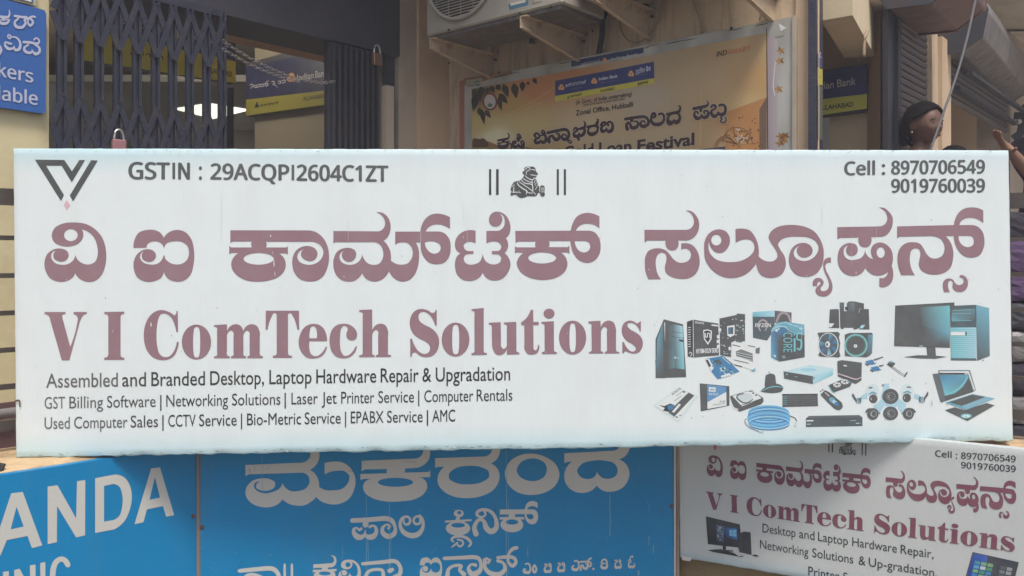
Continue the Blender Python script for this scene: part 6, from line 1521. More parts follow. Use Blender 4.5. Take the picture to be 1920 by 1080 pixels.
# ---- shops at the right
we = empty('shop_wall', (oE[0], oE[1], FLZ), 'shop front wall with cream column between two rolling shutters', 'wall')
sE = lambda u: E_.s_at(u)
MB().box(oE, aE, iE, FLZ, 2.80, sE(1736), sE(1748), -.03, .25).build('column_side', M['tan'], we)
MB().box(oE, aE, iE, FLZ, 2.80, sE(1748) + .001, sE(1765), -.05, .25).build('column', M['pillar'], we)
MB().box(oE, aE, iE, 2.80, 3.25, .78, 4.8, .0, .2).build('lintel', M['soffit'], we)
MB().box(oE, aE, iE, FLZ, 3.25, 3.75, 4.6, -.02, .2).build('end_wall', M['pillar_grey'], we)
dps = empty('shutter_post', E_.pt(sE(1671), FLZ), 'dark steel post between the bank doorway and the first shutter', 'post')
MB().box(oE, aE, iE, FLZ, 3.2, sE(1661), sE(1668), -.01, .015).build('flange', M['darksteel'], dps); MB().box(oE, aE, iE, FLZ, 3.2, sE(1668) + .001, sE(1678), .0, .015).build('web', M['gate'], dps); MB().box(oE, aE, iE, FLZ, 3.2, sE(1678) + .001, sE(1684), -.015, .015).build('flange', M['darksteel'], dps)
def shutter(label, s0_, s1_, z0, z1, off=.04):
    e = empty('rolling_shutter', E_.pt((s0_ + s1_) / 2, z0, -off), label, 'shutter')
    pitch = .036; prof = [(0, .0), (.003, .010), (.012, .016), (.024, .016), (.031, .010), (.036, 0)]
    mb = MB(); pl = [E_.pt(s0_, z0 + z_, -off + f_) for z_, f_ in prof] + [E_.pt(s0_, z0 + z_, -off - .003 + f_) for z_, f_ in prof[::-1]]
    mb.prism(pl, E_.d * (s1_ - s0_)); s = mb.build('slat', M['shutter'], e)
    k = 1
    while z0 + (k + 1) * pitch <= z1:
        c = s.copy(); COL.objects.link(c); c.parent = e; c.location = (0, 0, k * pitch); k += 1
    return e
shutter('closed corrugated grey shutter behind the woman\'s head', sE(1679), sE(1736), FLZ, 3.2, .008)
shutter('half raised dark shutter hanging under the far shutter hood', sE(1767), 3.7, 2.50, 2.86, .0)
def hood(label, p0, p1, z, r, m, flip=0):
    p0 = Vector((p0[0], p0[1], z)); p1 = Vector((p1[0], p1[1], z)); d = (p1 - p0).normalized(); s = d.cross(Vector((0, 0, 1)))
    e = empty('shutter_hood', p0, label, 'shutter hood', 'rolling shutter hoods')
    pr = [(-1, -.35), (-.62, -.95), (.25, -1), (.85, -.6), (1, .2), (.8, .8), (.2, 1.05), (-1, 1.05)]
    P = [p0 + s * (x * r) + Vector((0, 0, y * r)) for x, y in pr]
    MB().prism(P, p1 - p0).build('drum_cover', m, e, bevel=.006)
    P2 = [p0 - d * .012 + s * (x * r * 1.04) + Vector((0, 0, y * r * 1.04)) for x, y in pr]
    MB().prism(P2, d * .012).build('end_plate', M['darksteel'], e)
    P3 = [p1 + s * (x * r * 1.04) + Vector((0, 0, y * r * 1.04)) for x, y in pr]
    MB().prism(P3, d * .012).build('end_plate', m, e)
hood('reddish brown rolling shutter hood at the top of the picture', (1.86, 3.81), (2.22, 4.27), 2.96, .21, M['hood_red'])
hood('grey galvanised shutter hood beyond the reddish one', (2.44, 4.62), (3.62, 6.12), 2.90, .175, M['hood'])
for i, (f, z) in enumerate(((.06, 2.56), (.12, 2.64), (.02, 2.72))):
    t = MB().bar(E_.pt(2.0, z, f), E_.pt(3.7, z, f), .022, .03, E_.n).build('shutter_rail', M['darksteel'])
    tag(t, ('lowest dark rail running under the grey shutter hood', 'middle dark rail running under the grey shutter hood', 'uppermost dark rail under the grey shutter hood, against the wall')[i], 'rail', 'steel rails under the grey hood'); base_loc(t, E_.pt(2.0, z, f))
# arm that carries the hood's far end
t = empty('hood_bracket', E_.pt(3.75, 2.55, .1), 'black bolted bracket at the far end of the grey hood', 'bracket')
for k, (f0, z0_, f1, z1_) in enumerate(((.05, 2.45, .32, 2.66), (.05, 2.62, .30, 2.60), (.06, 2.35, .12, 2.7))): MB().bar(E_.pt(3.68 + k * .03, z0_, f0), E_.pt(3.7 + k * .03, z1_, f1), .05, .02, E_.d).build('arm', M['darksteel'], t)
MB().sphere(E_.pt(3.6, 2.56, .1), .02, 8).build('bolt', M['steel'], t); MB().sphere(E_.pt(3.7, 2.48, .12), .02, 8).build('bolt', M['steel'], t)
# shop recess under the raised shutter
mb = MB(); mb.box(oE, aE, iE, FLZ, 3.2, 1.9, 5.0, 1.1, 1.25); tag(mb.build('shop_back_wall', M['pillar_grey']), kind='structure')
mb = MB(); mb.box(oE, aE, iE, FLZ, 2.5, 2.55, 3.05, .95, 1.09); t = mb.build('cupboard', M['dim']); tag(t, 'dim brown cupboard in the open shop behind the woman', 'cupboard'); base_loc(t, E_.pt(2.8, FLZ, -1.0))
# far cream wall with window
fw = empty('far_wall', (4.6, 7.6, 0), 'pale cream wall closing the veranda at far right', 'wall')
MB().box((0, 0), (1, 0), (0, 1), FLZ, 3.25, 3.2, 9, 7.6, 7.8).build('wall_face', M['pillar'], fw)
w0 = Plane(0, 7.58, 1, 0)
wf_ = board_prism('window_frame', w0, [(1895, 237), (1960, 237), (1960, 330), (1895, 330)], M['maroon'], fw, .05, .02)
for x in (1899, 1925): board_prism('window_pane', w0, [(x, 248), (x + 20, 248), (x + 20, 325), (x, 325)], bpy.data.materials.get('pale_curtain') or mat('pale_curtain', (.62, .62, .58), .8, .1, 10), wf_, .01, .025)
wire('ceiling_cable', [(2.6, 6.08, 3.235), (4.4, 6.0, 3.235), (6.5, 6.0, 3.235)], .008, M['black'], 'thin dark cable along the pale ceiling at upper right', 'cable', 2)
# bank doorway at right
B2 = Plane(1.6256, 4.35, .73, -.69)
o3, a3, i3 = frame_of(B2)
mb = MB(); mb.box(o3, a3, i3, FLZ, 3.2, -.62, .235, .052, .12); tag(mb.build('doorway_back_wall', M['brightened_cream']), kind='structure')
mb = MB(); mb.prism([(1.80, 4.21, FLZ), (1.79, 4.045, FLZ), (1.83, 4.09, FLZ), (1.95, 4.27, FLZ)], (0, 0, 2.3)); tag(mb.build('doorway_side_wall', M['orange']), kind='structure')
mb = MB(); mb.prism([(1.3, 3.6, 3.16), (1.78, 4.1, 3.16), (1.8, 4.3, 3.16), (1.4, 4.7, 3.16), (1.1, 4.3, 3.16)], (0, 0, .04)); tag(mb.build('doorway_ceiling', M['dimceil']), kind='structure')
q = [(1.30, 3.5, 2.59), (1.657, 4.15, 2.59), (1.809, 4.14, 2.59), (1.40, 3.42, 2.59)]
mb = MB(); mb.prism(q, (0, 0, .56)); tag(mb.build('doorway_beam', M['brightened_cream']), kind='structure')
e = empty('bank_sign', B2.pt(.1, 2.34), 'blue and yellow bank sign inside the right doorway, beside the pillar', 'sign', 'bank name signs over the doorways')
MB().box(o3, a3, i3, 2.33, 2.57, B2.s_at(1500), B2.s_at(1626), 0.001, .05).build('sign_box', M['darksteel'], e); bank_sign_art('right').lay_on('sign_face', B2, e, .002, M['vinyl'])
board_prism('wall_notice', B2, [(1528, 222), (1555, 220), (1555, 300), (1528, 302)], mat('notice_paper', (.5, .5, .48), .7), e, .004, .001)
tag(bpy.data.objects['wall_notice'], None)
wn = bpy.data.objects['wall_notice']; mw = wn.matrix_world.copy(); off_ = e.location.copy(); wn.parent = None; wn.location = off_; tag(wn, 'pale paper notice on the wall below the right bank sign', 'notice')
# projecting blue board at the pillar's edge
d0 = Vector(((1530.5 - CX) / F * 3.24, 3.24, 0)); d1 = Vector(((1543 - CX) / F * 3.46, 3.46, 0)); Pj = Plane(d0.x, d0.y, d1.x - d0.x, d1.y - d0.y)
pj = empty('projecting_sign', (d0.x, d0.y, 1.7), 'narrow blue and yellow board edge-on beside the pillar', 'sign')
L = (d1 - d0).length; oj, aj, ij = frame_of(Pj)
MB().box(oj, aj, ij, 1.7, 3.1, 0, L, 0, .03).build('board', M['gate'], pj)
a = Art(); a.quad('p', [(1532, 100), (1542, 105), (1542, 128), (1532, 124)], [ink(60, 64, 110)] * 4, 1); a.quad('p', [(1533, 126), (1542.5, 130), (1542.5, 160), (1533, 158)], [ink(186, 178, 70)] * 4, 2); a.quad('p', [(1533, 160), (1542.5, 162), (1542.5, 262), (1533, 262)], [ink(90, 96, 84)] * 4, 1); a.stroke('@p 1535,100,1.4 1539,98,1.4 1536,106,1.4 1540,108,1.4', ink(200, 200, 205), 3, 1); a.stroke('@p 1535,141,1 1538,145,1', ink(50, 50, 50), 3, 1)
a.lay_on('print', Pj, pj, .002, M['vinyl'])
rope = wire('hanging_rope', [Vector((1.60, 3.74, 2.62)), Vector((1.575, 3.72, 2.56)), Vector((1.57, 3.715, 2.49))], .008, M['tan_wire'], 'short rope hanging from the beam in the right doorway', 'rope', 4)

# ---- boundary wall with ledge, in three runs
W = [Vector((-1.317 - .732 * 1.6, 2.14 - .681 * 1.6, 0)), Vector((-.939, 2.49, 0)), Vector((.543, 2.78, 0)), Vector((1.396 + .876 * 2.2, 2.317 - .48 * 2.2, 0))]
def offset_line(pts, d):
    """move a polyline away from the street by d"""
    res = []
    ns = []
    for a, b in zip(pts, pts[1:]):
        t = (b - a).normalized(); ns.append(Vector((-t.y, t.x, 0)))
    for i, p in enumerate(pts):
        if i == 0: res.append(p + ns[0] * d)
        elif i == len(pts) - 1: res.append(p + ns[-1] * d)
        else:
            m_ = (ns[i - 1] + ns[i]).normalized(); res.append(p + m_ * (d / m_.dot(ns[i])))
    return res
LZ = 1.05
cw = empty('boundary_wall', (W[1].x, W[1].y, 0), 'ochre boundary wall with cracked cream ledge carrying the boards', 'wall')
bk_ = offset_line(W, .30); lf = offset_line(W, -.012); lb = offset_line(W, .312)
for i in range(3):
    MB().prism([W[i], W[i + 1], bk_[i + 1], bk_[i]], (0, 0, LZ - .05)).build('wall_run', M['ochre'], cw)
    # ledge top with a broken, uneven surface
    n = 60; mb = MB(); bm = mb.bm; rows = []
    for j in range(9):
        t = j / 8; row = []
        for k in range(n + 1):
            s = k / n; p = lf[i].lerp(lf[i + 1], s).lerp(lb[i].lerp(lb[i + 1], s), t)
            edge = (.006 if j in (0, 8) else 0)
            row.append(bm.verts.new((p.x, p.y, LZ - edge - .004 * abs(math.sin(k * 1.7 + j * 2.3) * math.sin(k * .61 + j)))))
        rows.append(row)
    low = [[bm.verts.new((r.co.x, r.co.y, LZ - .05)) for r in rows[e_]] for e_ in (0, 8)]
    for j in range(8):
        for k in range(n): bm.faces.new((rows[j][k], rows[j][k + 1], rows[j + 1][k + 1], rows[j + 1][k]))
    for k in range(n):
        bm.faces.new((low[0][k], low[0][k + 1], rows[0][k + 1], rows[0][k])); bm.faces.new((rows[8][k], rows[8][k + 1], low[1][k + 1], low[1][k])); bm.faces.new((low[0][k + 1], low[0][k], low[1][k], low[1][k + 1]))
    mb.build('ledge', M['ledge'], cw, smooth=False)
# railing on the ledge
rl = offset_line(W, .215)
labs = ('dark horizontal railing on the ledge left of the white signboard', 'dark horizontal railing on the ledge hidden behind the signboard', 'dark horizontal railing on the ledge right of the white signboard')
for i in range(3):
    e = empty('railing', tuple((rl[i].x, rl[i].y, LZ)), labs[i], 'railing', 'railings on the boundary wall')
    t = (rl[i + 1] - rl[i]).normalized(); nn = Vector((t.y, -t.x, 0)); a_, b_ = rl[i] + t * .02, rl[i + 1] - t * .02
    up = Vector((0, 0, 1))
    for z, hh, th in ((1.766, .046, .03), (1.651, .0135, .0135), (1.545, .0135, .0135), (1.44, .0135, .0135), (1.336, .0135, .0135), (1.233, .015, .0135), (1.125, .03, .02)):
        MB().bar(a_ + up * z, b_ + up * z, hh, th, nn).build('rail', M['rail'], e)
    Lr = (b_ - a_).length; k = 0
    m_ = max(2, int(Lr / .75))
    for k in range(m_ + 1):
        p = a_ + t * (Lr * k / m_)
        if i == 0: p = a_ + t * max(0, min(Lr, .35 + (Lr - .35) * k / m_)) if k else a_
        if i == 2 and k == 2: p = p + t * .1
        MB().bar(p + up * LZ, p + up * 1.79, .03, .03, nn).build('post', M['rail'], e)

# ---- boards on the boundary wall
def unit(a, b): return (b - a).normalized()
u0, u1, u2 = unit(W[0], W[1]), unit(W[1], W[2]), unit(W[2], W[3])
def wplane(p, u, off):
    q = Plane(p.x, p.y, u.x, u.y); q.p = q.p + q.n * off; return q
PL = wplane(W[1], u0, .035); PM = wplane(W[1], u1, .045); PR = wplane(W[2], u2, .04)
def board(name, label, cat, pl, s0_, s1_, z0, z1, m, grp=None, th=.022):
    e = empty(name, pl.pt((s0_ + s1_) / 2, z0), label, cat, grp)
    o, ax, ix = frame_of(pl)
    MB().box(o, ax, ix, z0, z1, s0_, s1_, 0, th).build('panel', m, e)
    return e
bl = board('clinic_board', 'blue board reading ANDA in large white capitals, lower left', 'signboard', PL, PL.s_at(369) - 1.35, PL.s_at(368.5), .45, 1.044, M['blue_board'], 'blue clinic boards')
clinic_left_art().lay_on('lettering', PL, bl, .0008, M['vinyl'])
bm_ = board('clinic_board', 'large blue board with white regional lettering under the signboard', 'signboard', PM, PM.s_at(376), PM.s_at(1262), .45, 1.044, M['blue_board'], 'blue clinic boards')
for k, a in clinic_mid_art().items():
    o = a.lay_on(k, PM, bm_, .0008, M['vinyl'])
    if k == 'drip_marks': o['kind'] = 'stuff'
def edge(pl, par, s, z0, z1, wd=.012, m=None):
    o, ax, ix = frame_of(pl); MB().box(o, ax, ix, z0, z1, s - wd / 2, s + wd / 2, -.005, .03).build('edge_frame', m or M['frame_brown'], par)
edge(PL, bl, PL.s_at(372) , .45, 1.044, .012); edge(PM, bm_, PM.s_at(1264.5), .45, 1.044, .006, mat('pale_edge', (.55, .53, .5), .6)); edge(PM, bm_, PM.s_at(1270), .45, 1.044, .01)
for pl, par, u, v in ((PL, bl, 362, 968), (PM, bm_, 379, 989), (PM, bm_, 1259, 949)):
    p = pl.at(u, v, .001); MB().sphere(p, .0065, 10, (1, .6, 1)).build('screw', mat('rusty_screw', (.12, .06, .05), .7) if 'rusty_screw' not in bpy.data.materials else bpy.data.materials['rusty_screw'], par)
# small white board at the right
def flex_panel(name, pl, cor, m, parent, nu, nv, rag, th, off=0.0, seed=1):
    """banner cloth stretched over a frame: uneven folded edges, slight ripple"""
    snap = lambda i, n: 0 if i == 0 else 1 if i == n else (i - 1 + .0 if i > 1 else .12) / (n - 2) if i < n - 1 else 1 - .12 / (n - 2)
    rr = random.Random(seed); bm = bmesh.new(); uvl = bm.loops.layers.uv.new('UVMap'); V = []
    for j in range(nv + 1):
        row = []
        for i in range(nu + 1):
            a, b = snap(i, nu), snap(j, nv)
            wt = ((1 - a) * (1 - b), a * (1 - b), a * b, (1 - a) * b)
            x = sum(wt[k] * cor[k][0] for k in range(4)); y = sum(wt[k] * cor[k][1] for k in range(4))
            o_ = off
            if j == nv: y += rag * (math.sin(i * .9) * .35 + rr.uniform(-.6, .6)); o_ -= .002
            if j == nv - 1: o_ += rr.uniform(-.0012, .0012) * rag * .5
            if j == 0: y += rr.uniform(-.25, .25) * min(rag, 1.2); o_ -= .0015
            if i in (0, nu): o_ -= .0015; x += rr.uniform(-.3, .3)
            row.append(bm.verts.new(pl.at(x, y, o_)))
        V.append(row)
    for j in range(nv):
        for i in range(nu):
            f = bm.faces.new((V[j][i], V[j + 1][i], V[j + 1][i + 1], V[j][i + 1])); f.smooth = True
            for l, (a, b) in zip(f.loops, ((i, j), (i, j + 1), (i + 1, j + 1), (i + 1, j))): l[uvl].uv = (a / nu, 1 - b / nv)
    ring = [V[0][i] for i in range(nu + 1)] + [V[j][nu] for j in range(1, nv + 1)] + [V[nv][i] for i in range(nu - 1, -1, -1)] + [V[j][0] for j in range(nv - 1, 0, -1)]
    back = [bm.verts.new(v.co - pl.n * th) for v in ring]
    for i in range(len(ring)):
        j = (i + 1) % len(ring); f = bm.faces.new((ring[i], ring[j], back[j], back[i]))
        for l in f.loops: l[uvl].uv = (.5, .5)
    f = bm.faces.new(back)
    for l in f.loops: l[uvl].uv = (.5, .5)
    bmesh.ops.recalc_face_normals(bm, faces=bm.faces)
    me = bpy.data.meshes.new(name); bm.to_mesh(me); bm.free()
    return link(name, me, parent, m)
br = empty('small_signboard', PR.pt(.6, .5), 'smaller white signboard with maroon lettering at lower right', 'signboard')
ys = [1.6 for _ in range(0)]
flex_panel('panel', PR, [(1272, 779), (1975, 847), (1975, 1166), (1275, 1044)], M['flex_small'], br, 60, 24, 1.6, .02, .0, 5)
for k, a in small_board_art().items(): a.lay_on(k, PR, br, .0008, M['print'])
MB().prism([PR.at(1277, 1041, .002), PR.at(1298, 1046, .002), PR.at(1294, 1052, .012), PR.at(1280, 1050, .012)], PR.n * .002).build('torn_corner', mat('torn_cloth', (.55, .52, .48), .8), br)

# ---- the main signboard, resting on the ledge at both ends
sl = Vector((-.596 * 2.27, 2.27, 0)); sr = Vector((.602 * 2.415, 2.415, 0))
PS = Plane(sl.x, sl.y, (sr - sl).x, (sr - sl).y)
sg = empty('main_signboard', PS.pt((sr - sl).length / 2, LZ), 'long white shop signboard with maroon lettering standing on the ledge', 'signboard')
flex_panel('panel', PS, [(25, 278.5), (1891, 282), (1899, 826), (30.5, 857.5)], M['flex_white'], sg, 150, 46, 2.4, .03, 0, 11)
for k, a in main_art().items():
    o = a.lay_on(k, PS, sg, .0006, M['print'])
    if k == 'wear_marks': o['kind'] = 'stuff'
for lab, a in collage():
    o = a.lay_on('printed_picture', PS, sg, .0006, M['print']); o['label'] = lab
fr_ = MB()
for u_, v_, u2_, v2_ in ((35, 290, 1885, 292), (38, 845, 1890, 815), (36, 288, 40, 848), (1884, 292, 1891, 818)): fr_.bar(PS.at(u_, v_, -.038), PS.at(u2_, v2_, -.038), .02, .014, PS.n)
fr_.build('back_frame', M['darksteel'], sg)

# slanting stay cable in front of the woman
wire('stay_cable', [Plane(0, 2.85, 1, 0).at(u, v) for u, v in ((1862, -120), (1845, -60), (1829, 0), (1817, 55), (1803, 110), (1789, 155), (1773, 200), (1758, 243), (1744, 285), (1728, 340), (1715, 420), (1710, 600), (1712, 770))], .004, M['wire'], 'grey cable slanting down past the woman\'s face', 'cable', 6)
# ================================================================== PEOPLE
def skin_mesh(J, E_list, root=0, sub=1):
    """J: list of (x,y,z,rx,ry); edges; returns evaluated mesh"""
    me = bpy.data.meshes.new('armature_mesh'); me.from_pydata([j[:3] for j in J], E_list, [])
    ob = bpy.data.objects.new('armature_mesh', me); COL.objects.link(ob)
    sk = ob.modifiers.new('s', 'SKIN'); sk.use_smooth_shade = True
    lay = me.skin_vertices[0].data
    for i, j in enumerate(J):
        lay[i].radius = (j[3], j[4] if len(j) > 4 else j[3]); lay[i].use_root = (i == root)
    sb = ob.modifiers.new('b', 'SUBSURF'); sb.levels = sub; sb.render_levels = sub
    dg = bpy.context.evaluated_depsgraph_get(); dg.update()
    out = bpy.data.meshes.new_from_object(ob.evaluated_get(dg))
    bpy.data.objects.remove(ob); bpy.data.meshes.remove(me)
    return out
def fuse(meshes, voxel, name, smooth_it=4):
    bm = bmesh.new()
    for m_ in meshes: bm.from_mesh(m_)
    me = bpy.data.meshes.new(name); bm.to_mesh(me); bm.free()
    ob = bpy.data.objects.new(name, me); COL.objects.link(ob)
    r = ob.modifiers.new('r', 'REMESH'); r.mode = 'VOXEL'; r.voxel_size = voxel; r.use_smooth_shade = True
    s = ob.modifiers.new('s', 'SMOOTH'); s.factor = .5; s.iterations = smooth_it
    dg = bpy.context.evaluated_depsgraph_get(); dg.update()
    out = bpy.data.meshes.new_from_object(ob.evaluated_get(dg))
    bpy.data.objects.remove(ob); bpy.data.meshes.remove(me)
    for p in out.polygons: p.use_smooth = True
    out.materials.clear()
    return out
def head_mesh(H):
    """face looks along -y; centre of skull at origin; H = head height"""
    bm = bmesh.new(); bmesh.ops.create_uvsphere(bm, u_segments=40, v_segments=30, radius=.5)
    for v in bm.verts:
        x, y, z = v.co
        wx = .74 - (.20 * max(0, -z - .05) if z < 0 else .04 * z); x *= wx * (1 if z > -.1 else 1 - .5 * (-z - .1))
        y *= .92
        if z < -.15: y -= .05 * (-z - .15); y *= (1 - .25 * (-z - .15)) if y > 0 else 1
        g = lambda cx, cz, s, a: a * math.exp(-((x - cx) ** 2 + (z - cz) ** 2) / (2 * s * s)) if y < 0 else 0
        y -= g(0, -.12, .035, .10) + g(0, -.05, .03, .06) + g(0, .0, .025, .03)      # nose
        y += g(.13, .02, .055, .045) + g(-.13, .02, .055, .045)                     # eye sockets
        y -= g(0, -.27, .06, .03) + g(0, -.42, .07, .05)                             # lips, chin
        y -= g(.17, -.1, .07, .015) + g(-.17, -.1, .07, .015)
        v.co = (x, y, z)
    for s in (-1, 1):
        mt = Matrix.Translation((s * .365, .03, -.05)) @ Matrix.Diagonal((.05, .08, .13, 1)); bmesh.ops.create_uvsphere(bm, u_segments=10, v_segments=8, radius=1, matrix=mt)
    for v in bm.verts: v.co *= H
    me = bpy.data.meshes.new('head'); bm.to_mesh(me); bm.free(); return me
def hand_joints(J, E, wi, wrist, d, side, up, s=1.0, curl=.25, fan=1.0):
    """palm and five fingers grown from joint wi; d = pointing direction, side = toward the thumb"""
    d = d.normalized(); side = (side - d * side.dot(d)).normalized(); up = d.cross(side).normalized()
    def add(p, r, par):
        J.append((p.x, p.y, p.z, r, r)); E.append((par, len(J) - 1)); return len(J) - 1
    palm = wrist + d * .045 * s; k = add(palm, .021 * s, wi)
    kn = add(wrist + d * .075 * s, .02 * s, k)
    for off, ln, spread in ((.026, .072, .16), (.009, .08, .04), (-.009, .074, -.08), (-.025, .058, -.22)):
        b = wrist + d * .085 * s + side * off * s * (.55 + .45 * min(1, fan * 1.5)); dd = (d + side * spread).normalized()
        p = add(b, .0095 * s, kn)
        for q in (1, 2, 3):
            dd = (dd + up * curl * .35 * q).normalized(); b = b + dd * ln * s / 3; p = add(b, (.009 - .0008 * q) * s, p)
    b = wrist + d * .025 * s + side * .028 * s; dd = (d * .6 + side * .9).normalized(); p = add(b, .012 * s, k)
    for q in (1, 2): b = b + dd * .03 * s; dd = (dd + d * .3).normalized(); p = add(b, (.0105 - .0012 * q) * s, p)
def person(label, loc, H, face, skin, cloth, hairstyle, arms, voxel=.0075, head_tilt=(0, 0, 0), hs=1.0, spread=1.0):
    """loc = point on the floor; face = degrees, 0 looks at the camera; arms: ((elbow, wrist), (elbow, wrist)) offsets in metres"""
    root = empty('person', loc, label, 'person')
    T = Matrix.Translation(loc) @ Matrix.Rotation(R(face), 4, 'Z')
    s = H
    J = [(0, 0, .53 * s, .085 * s, .062 * s), (0, 0, .62 * s, .07 * s, .052 * s), (0, .005 * s, .73 * s, .082 * s, .056 * s), (0, .01 * s, .80 * s, .062 * s, .045 * s), (0, .006 * s, .85 * s, .031 * s, .031 * s), (0, 0, .895 * s, .031 * s, .031 * s)]
    E = [(0, 1), (1, 2), (2, 3), (3, 4), (4, 5)]
    def add(p, r, par):
        J.append((p[0], p[1], p[2], r, r)); E.append((par, len(J) - 1)); return len(J) - 1
    hands = []
    for k, sd in enumerate((-1, 1)):
        sh = add((sd * .112 * s, .008 * s, .79 * s), .038 * s, 3)
        el, wr = [Vector(q) for q in arms[k]]
        e_ = add(el, .025 * s, sh); w_ = add(wr, .0165 * s, e_)
        hand_joints(J, E, w_, wr, wr - el, Vector((-sd * .6, -.6, .2)), None, H / 1.65, fan=spread)
        hp = add((sd * .052 * s, 0, .49 * s), .055 * s, 0); kn = add((sd * .058 * s, -.012 * s, .28 * s), .036 * s, hp); an = add((sd * .06 * s, .01 * s, .045 * s), .024 * s, kn); add((sd * .066 * s, -.09 * s, .022 * s), .022 * s, an)
    body = skin_mesh(J, E)
    hm = head_mesh((.132 * hs * s)); HT = Matrix.Translation((0, -.008 * s, .932 * s)) @ Matrix.Rotation(R(head_tilt[2]), 4, 'Z') @ Matrix.Rotation(R(head_tilt[0]), 4, 'X') @ Matrix.Rotation(R(head_tilt[1]), 4, 'Y')
    hm.transform(HT)
    me = fuse([body, hm], voxel, 'body', 3); me.transform(T); link('body', me, root, skin)
    # clothes: torso, upper arms and skirt
    n0 = 6
    Jc = [(0, 0, .53 * s, .1 * s, .075 * s), (0, 0, .62 * s, .08 * s, .062 * s), (0, .005 * s, .73 * s, .092 * s, .068 * s), (0, .01 * s, .795 * s, .07 * s, .052 * s), (0, 0, .4 * s, .105 * s, .085 * s), (0, 0, .1 * s, .12 * s, .1 * s)]
    Ec = [(0, 1), (1, 2), (2, 3), (0, 4), (4, 5)]
    for k, sd in enumerate((-1, 1)):
        el = Vector(arms[k][0]); sh = Vector((sd * .112 * s, .008 * s, .79 * s)); m_ = sh.lerp(el, .75)
        Jc.append((sh.x, sh.y, sh.z, .046 * s, .046 * s)); Ec.append((3, len(Jc) - 1)); Jc.append((m_.x, m_.y, m_.z, .036 * s, .036 * s)); Ec.append((len(Jc) - 2, len(Jc) - 1))
    cm = fuse([skin_mesh(Jc, Ec)], .012, 'clothes', 5); cm.transform(T); link('clothes', cm, root, cloth)
    # hair shell
    bm = bmesh.new(); bmesh.ops.create_uvsphere(bm, u_segments=96, v_segments=72, radius=.5)
    dead = []
    rr = random.Random(len(label))
    for v in bm.verts:
        x, y, z = v.co
        if z < .30 - .9 * x * x + 1.15 * (y + .12) * (1 if y > -.12 else -.15) - (0 if y < -.12 else .55 * (y + .12)) and y < .1 and (y < -.12 or z < .30 - 2.4 * (y + .12)): dead.append(v); continue
        if z < -.05 and y < .02: dead.append(v); continue
        if hairstyle == 'short' and z < -.2: dead.append(v); continue
        f = 1.09 + .012 * math.sin(math.atan2(x, y + .1) * 34 + z * 5) + (.05 if y > .2 else 0)
        f *= 1.03 + rr.uniform(-.012, .012); v.co = Vector((x * .80 * f, (y * .96) * f + .012, z * f * 1.02))
    bmesh.ops.delete(bm, geom=dead, context='VERTS')
    for v in bm.verts: v.co *= (.132 * hs * s)
    for f in bm.faces: f.smooth = True
    bmesh.ops.solidify(bm, geom=bm.faces[:], thickness=.006)
    if hairstyle == 'tied':
        bmesh.ops.create_uvsphere(bm, u_segments=16, v_segments=10, radius=.042 * s * .8, matrix=Matrix.Translation((0, .085 * s, -.035 * s)))
    hme = bpy.data.meshes.new('hair'); bm.to_mesh(hme); bm.free(); hme.transform(HT); hme.transform(T)
    for p in hme.polygons: p.use_smooth = True
    link('hair', hme, root, M['hair'])
    # eyes, brows and lips
    hh = (.132 * hs * s)
    def feat(name, m, pts, r, seg=8, sc=(1, 1, 1)):
        mb = MB()
        for p in pts: mb.sphere(Vector(p) * hh, r * hh, seg, sc)
        bmesh.ops.transform(mb.bm, matrix=T @ HT, verts=mb.bm.verts); mb.build(name, m, root, smooth=True)
    for sd in (-1, 1):
        feat('eye', M['eye'], [(sd * .13, -.385, .02)], .034, 12, (1.25, .7, .5)); feat('pupil', M['hair'], [(sd * .13, -.40, .02)], .021, 8)
        feat('eyebrow', M['hair'], [(sd * (.07 + k * .025), -.42 + k * .006, .1 + .012 * math.sin(k)) for k in range(6)], .011, 6)
    feat('lips', mat('lips_%d' % len(bpy.data.materials), (.13, .055, .045), .5, .05), [(-.05, -.44, -.265), (-.02, -.455, -.26), (.02, -.455, -.26), (.05, -.44, -.265), (-.02, -.45, -.29), (.02, -.45, -.29)], .03, 8)
    if hairstyle == 'tied': feat('earring', M['steel'], [(-.37, -.0, -.2)], .03, 8)
    return root
dn = lambda s_, sd: ((sd * .15 * s_, .01, .60 * s_), (sd * .15 * s_, -.03, .45 * s_))
def floor_pt(u, Y): return Vector(((u - CX) / F * Y, Y, FLZ))
person('woman with tied black hair and pink top standing before the grey shutter', floor_pt(1729, 4.0), 1.415, 20, M['skin'], M['pink'], 'tied', (dn(1.43, -1), dn(1.43, 1)), head_tilt=(4, 0, 0), hs=1.04)
person('shorter dark haired child beside the woman in pink', floor_pt(1786, 4.15), 1.23, 12, M['skin_light'], M['navy'], 'short', (dn(1.23, -1), dn(1.23, 1)), head_tilt=(18, 0, 0))
# person at the right edge with one arm raised across the gap
s3 = 1.48; P3 = floor_pt(1967, 3.6)
hand_at = Vector(((1897 - CX) / F * 3.42, 3.42, CAMZ + (HZ - 287) / F * 3.42)); elb = Vector(((1958 - CX) / F * 3.5, 3.5, CAMZ + (HZ - 352) / F * 3.5))
Ti = (Matrix.Translation(P3) @ Matrix.Rotation(R(-72), 4, 'Z')).inverted()
person('person in dark clothing at the right edge raising one forearm', P3, s3, -72, M['skin_light'], M['navy'], 'short', ((tuple(Ti @ elb), tuple(Ti @ hand_at)), dn(s3, 1)), voxel=.006, spread=.12)
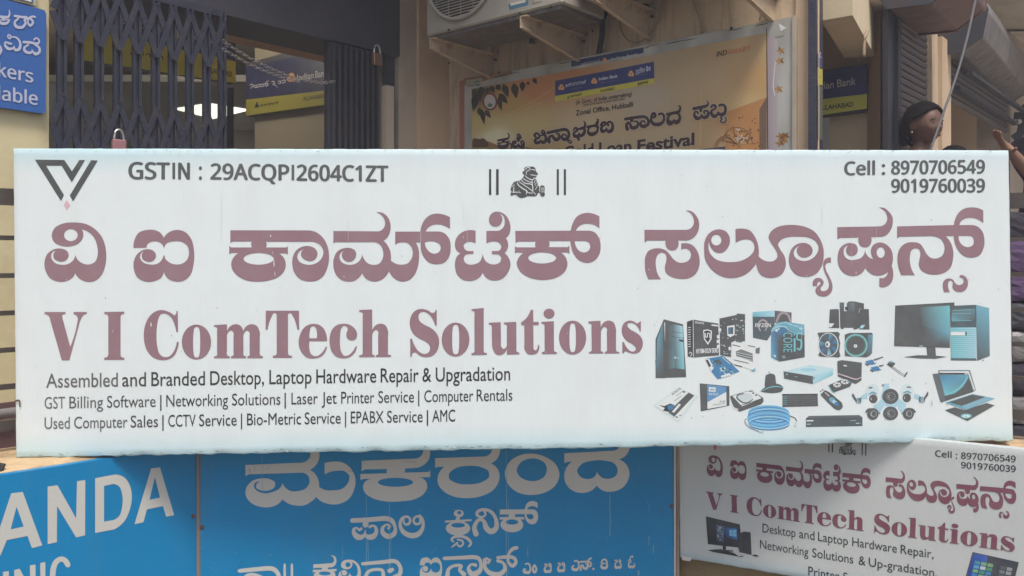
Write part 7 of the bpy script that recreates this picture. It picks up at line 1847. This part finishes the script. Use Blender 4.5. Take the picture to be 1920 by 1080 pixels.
# things stacked behind the right railing
e = empty('wrapped_parcels', (1.86, 3.1, FLZ), 'stack of dark and purple plastic wrapped parcels behind the right railing', 'parcels')
rr = random.Random(8)
def parcel(x0, x1, y0, y1, z0, z1, m):
    bm = bmesh.new(); bmesh.ops.create_cube(bm, size=1.0); bmesh.ops.subdivide_edges(bm, edges=bm.edges[:], cuts=7, use_grid_fill=True)
    for v in bm.verts:
        c = v.co; r_ = 1 - .10 * (abs(c.x * 2) ** 3 * abs(c.z * 2) ** 3 + abs(c.y * 2) ** 3 * abs(c.z * 2) ** 3)
        v.co = Vector(((x0 + x1) / 2 + c.x * (x1 - x0) * r_ + rr.uniform(-.003, .003), (y0 + y1) / 2 + c.y * (y1 - y0) * r_ + rr.uniform(-.003, .003), (z0 + z1) / 2 + c.z * (z1 - z0) * r_ + rr.uniform(-.003, .003)))
    me = bpy.data.meshes.new('parcel'); bm.to_mesh(me); bm.free(); link('parcel', me, e, m)
cols_ = ('navy', 'wire', 'navy', 'hood', 'darksteel', 'purple', 'purple', 'navy')
z = FLZ
for k in range(8):
    h_ = rr.uniform(.085, .12); parcel(1.66 + rr.uniform(-.01, .01), 1.87, 2.93, 3.12, z, z + h_, M[cols_[k]]); z += h_ + .001
parcel(1.88, 2.2, 2.95, 3.15, FLZ, 1.78, M['darksteel'])
t = MB().tube([(-1.40, 2.165, 1.052), (-1.36, 2.16, 1.062), (-1.318, 2.155, 1.058), (-1.325, 2.14, 1.02)], .007, 8).build('black_strap', M['black'], None, smooth=True); tag(t, 'short black strap end lying on the ledge at lower left', 'strap'); base_loc(t, (-1.36, 2.16, 1.05))
# thin haze added to lift the dark tones, in place of lens glare
mb = MB(); mb.box((0, 0), (1, 0), (0, 1), -1.0, 4.2, -160, 160, -160, 160)
hz = mb.build('haze', None); hm_ = bpy.data.materials.new('added_haze'); hm_.use_nodes = True; n_ = hm_.node_tree
n_.nodes.remove(n_.nodes['Principled BSDF']); vp = n_.nodes.new('ShaderNodeVolumePrincipled')
vp.inputs['Color'].default_value = (.9, .9, .95, 1); vp.inputs['Density'].default_value = .013
n_.links.new(vp.outputs[0], n_.nodes['Material Output'].inputs['Volume']); hz.data.materials.append(hm_); tag(hz, kind='stuff')
bpy.context.view_layer.update()
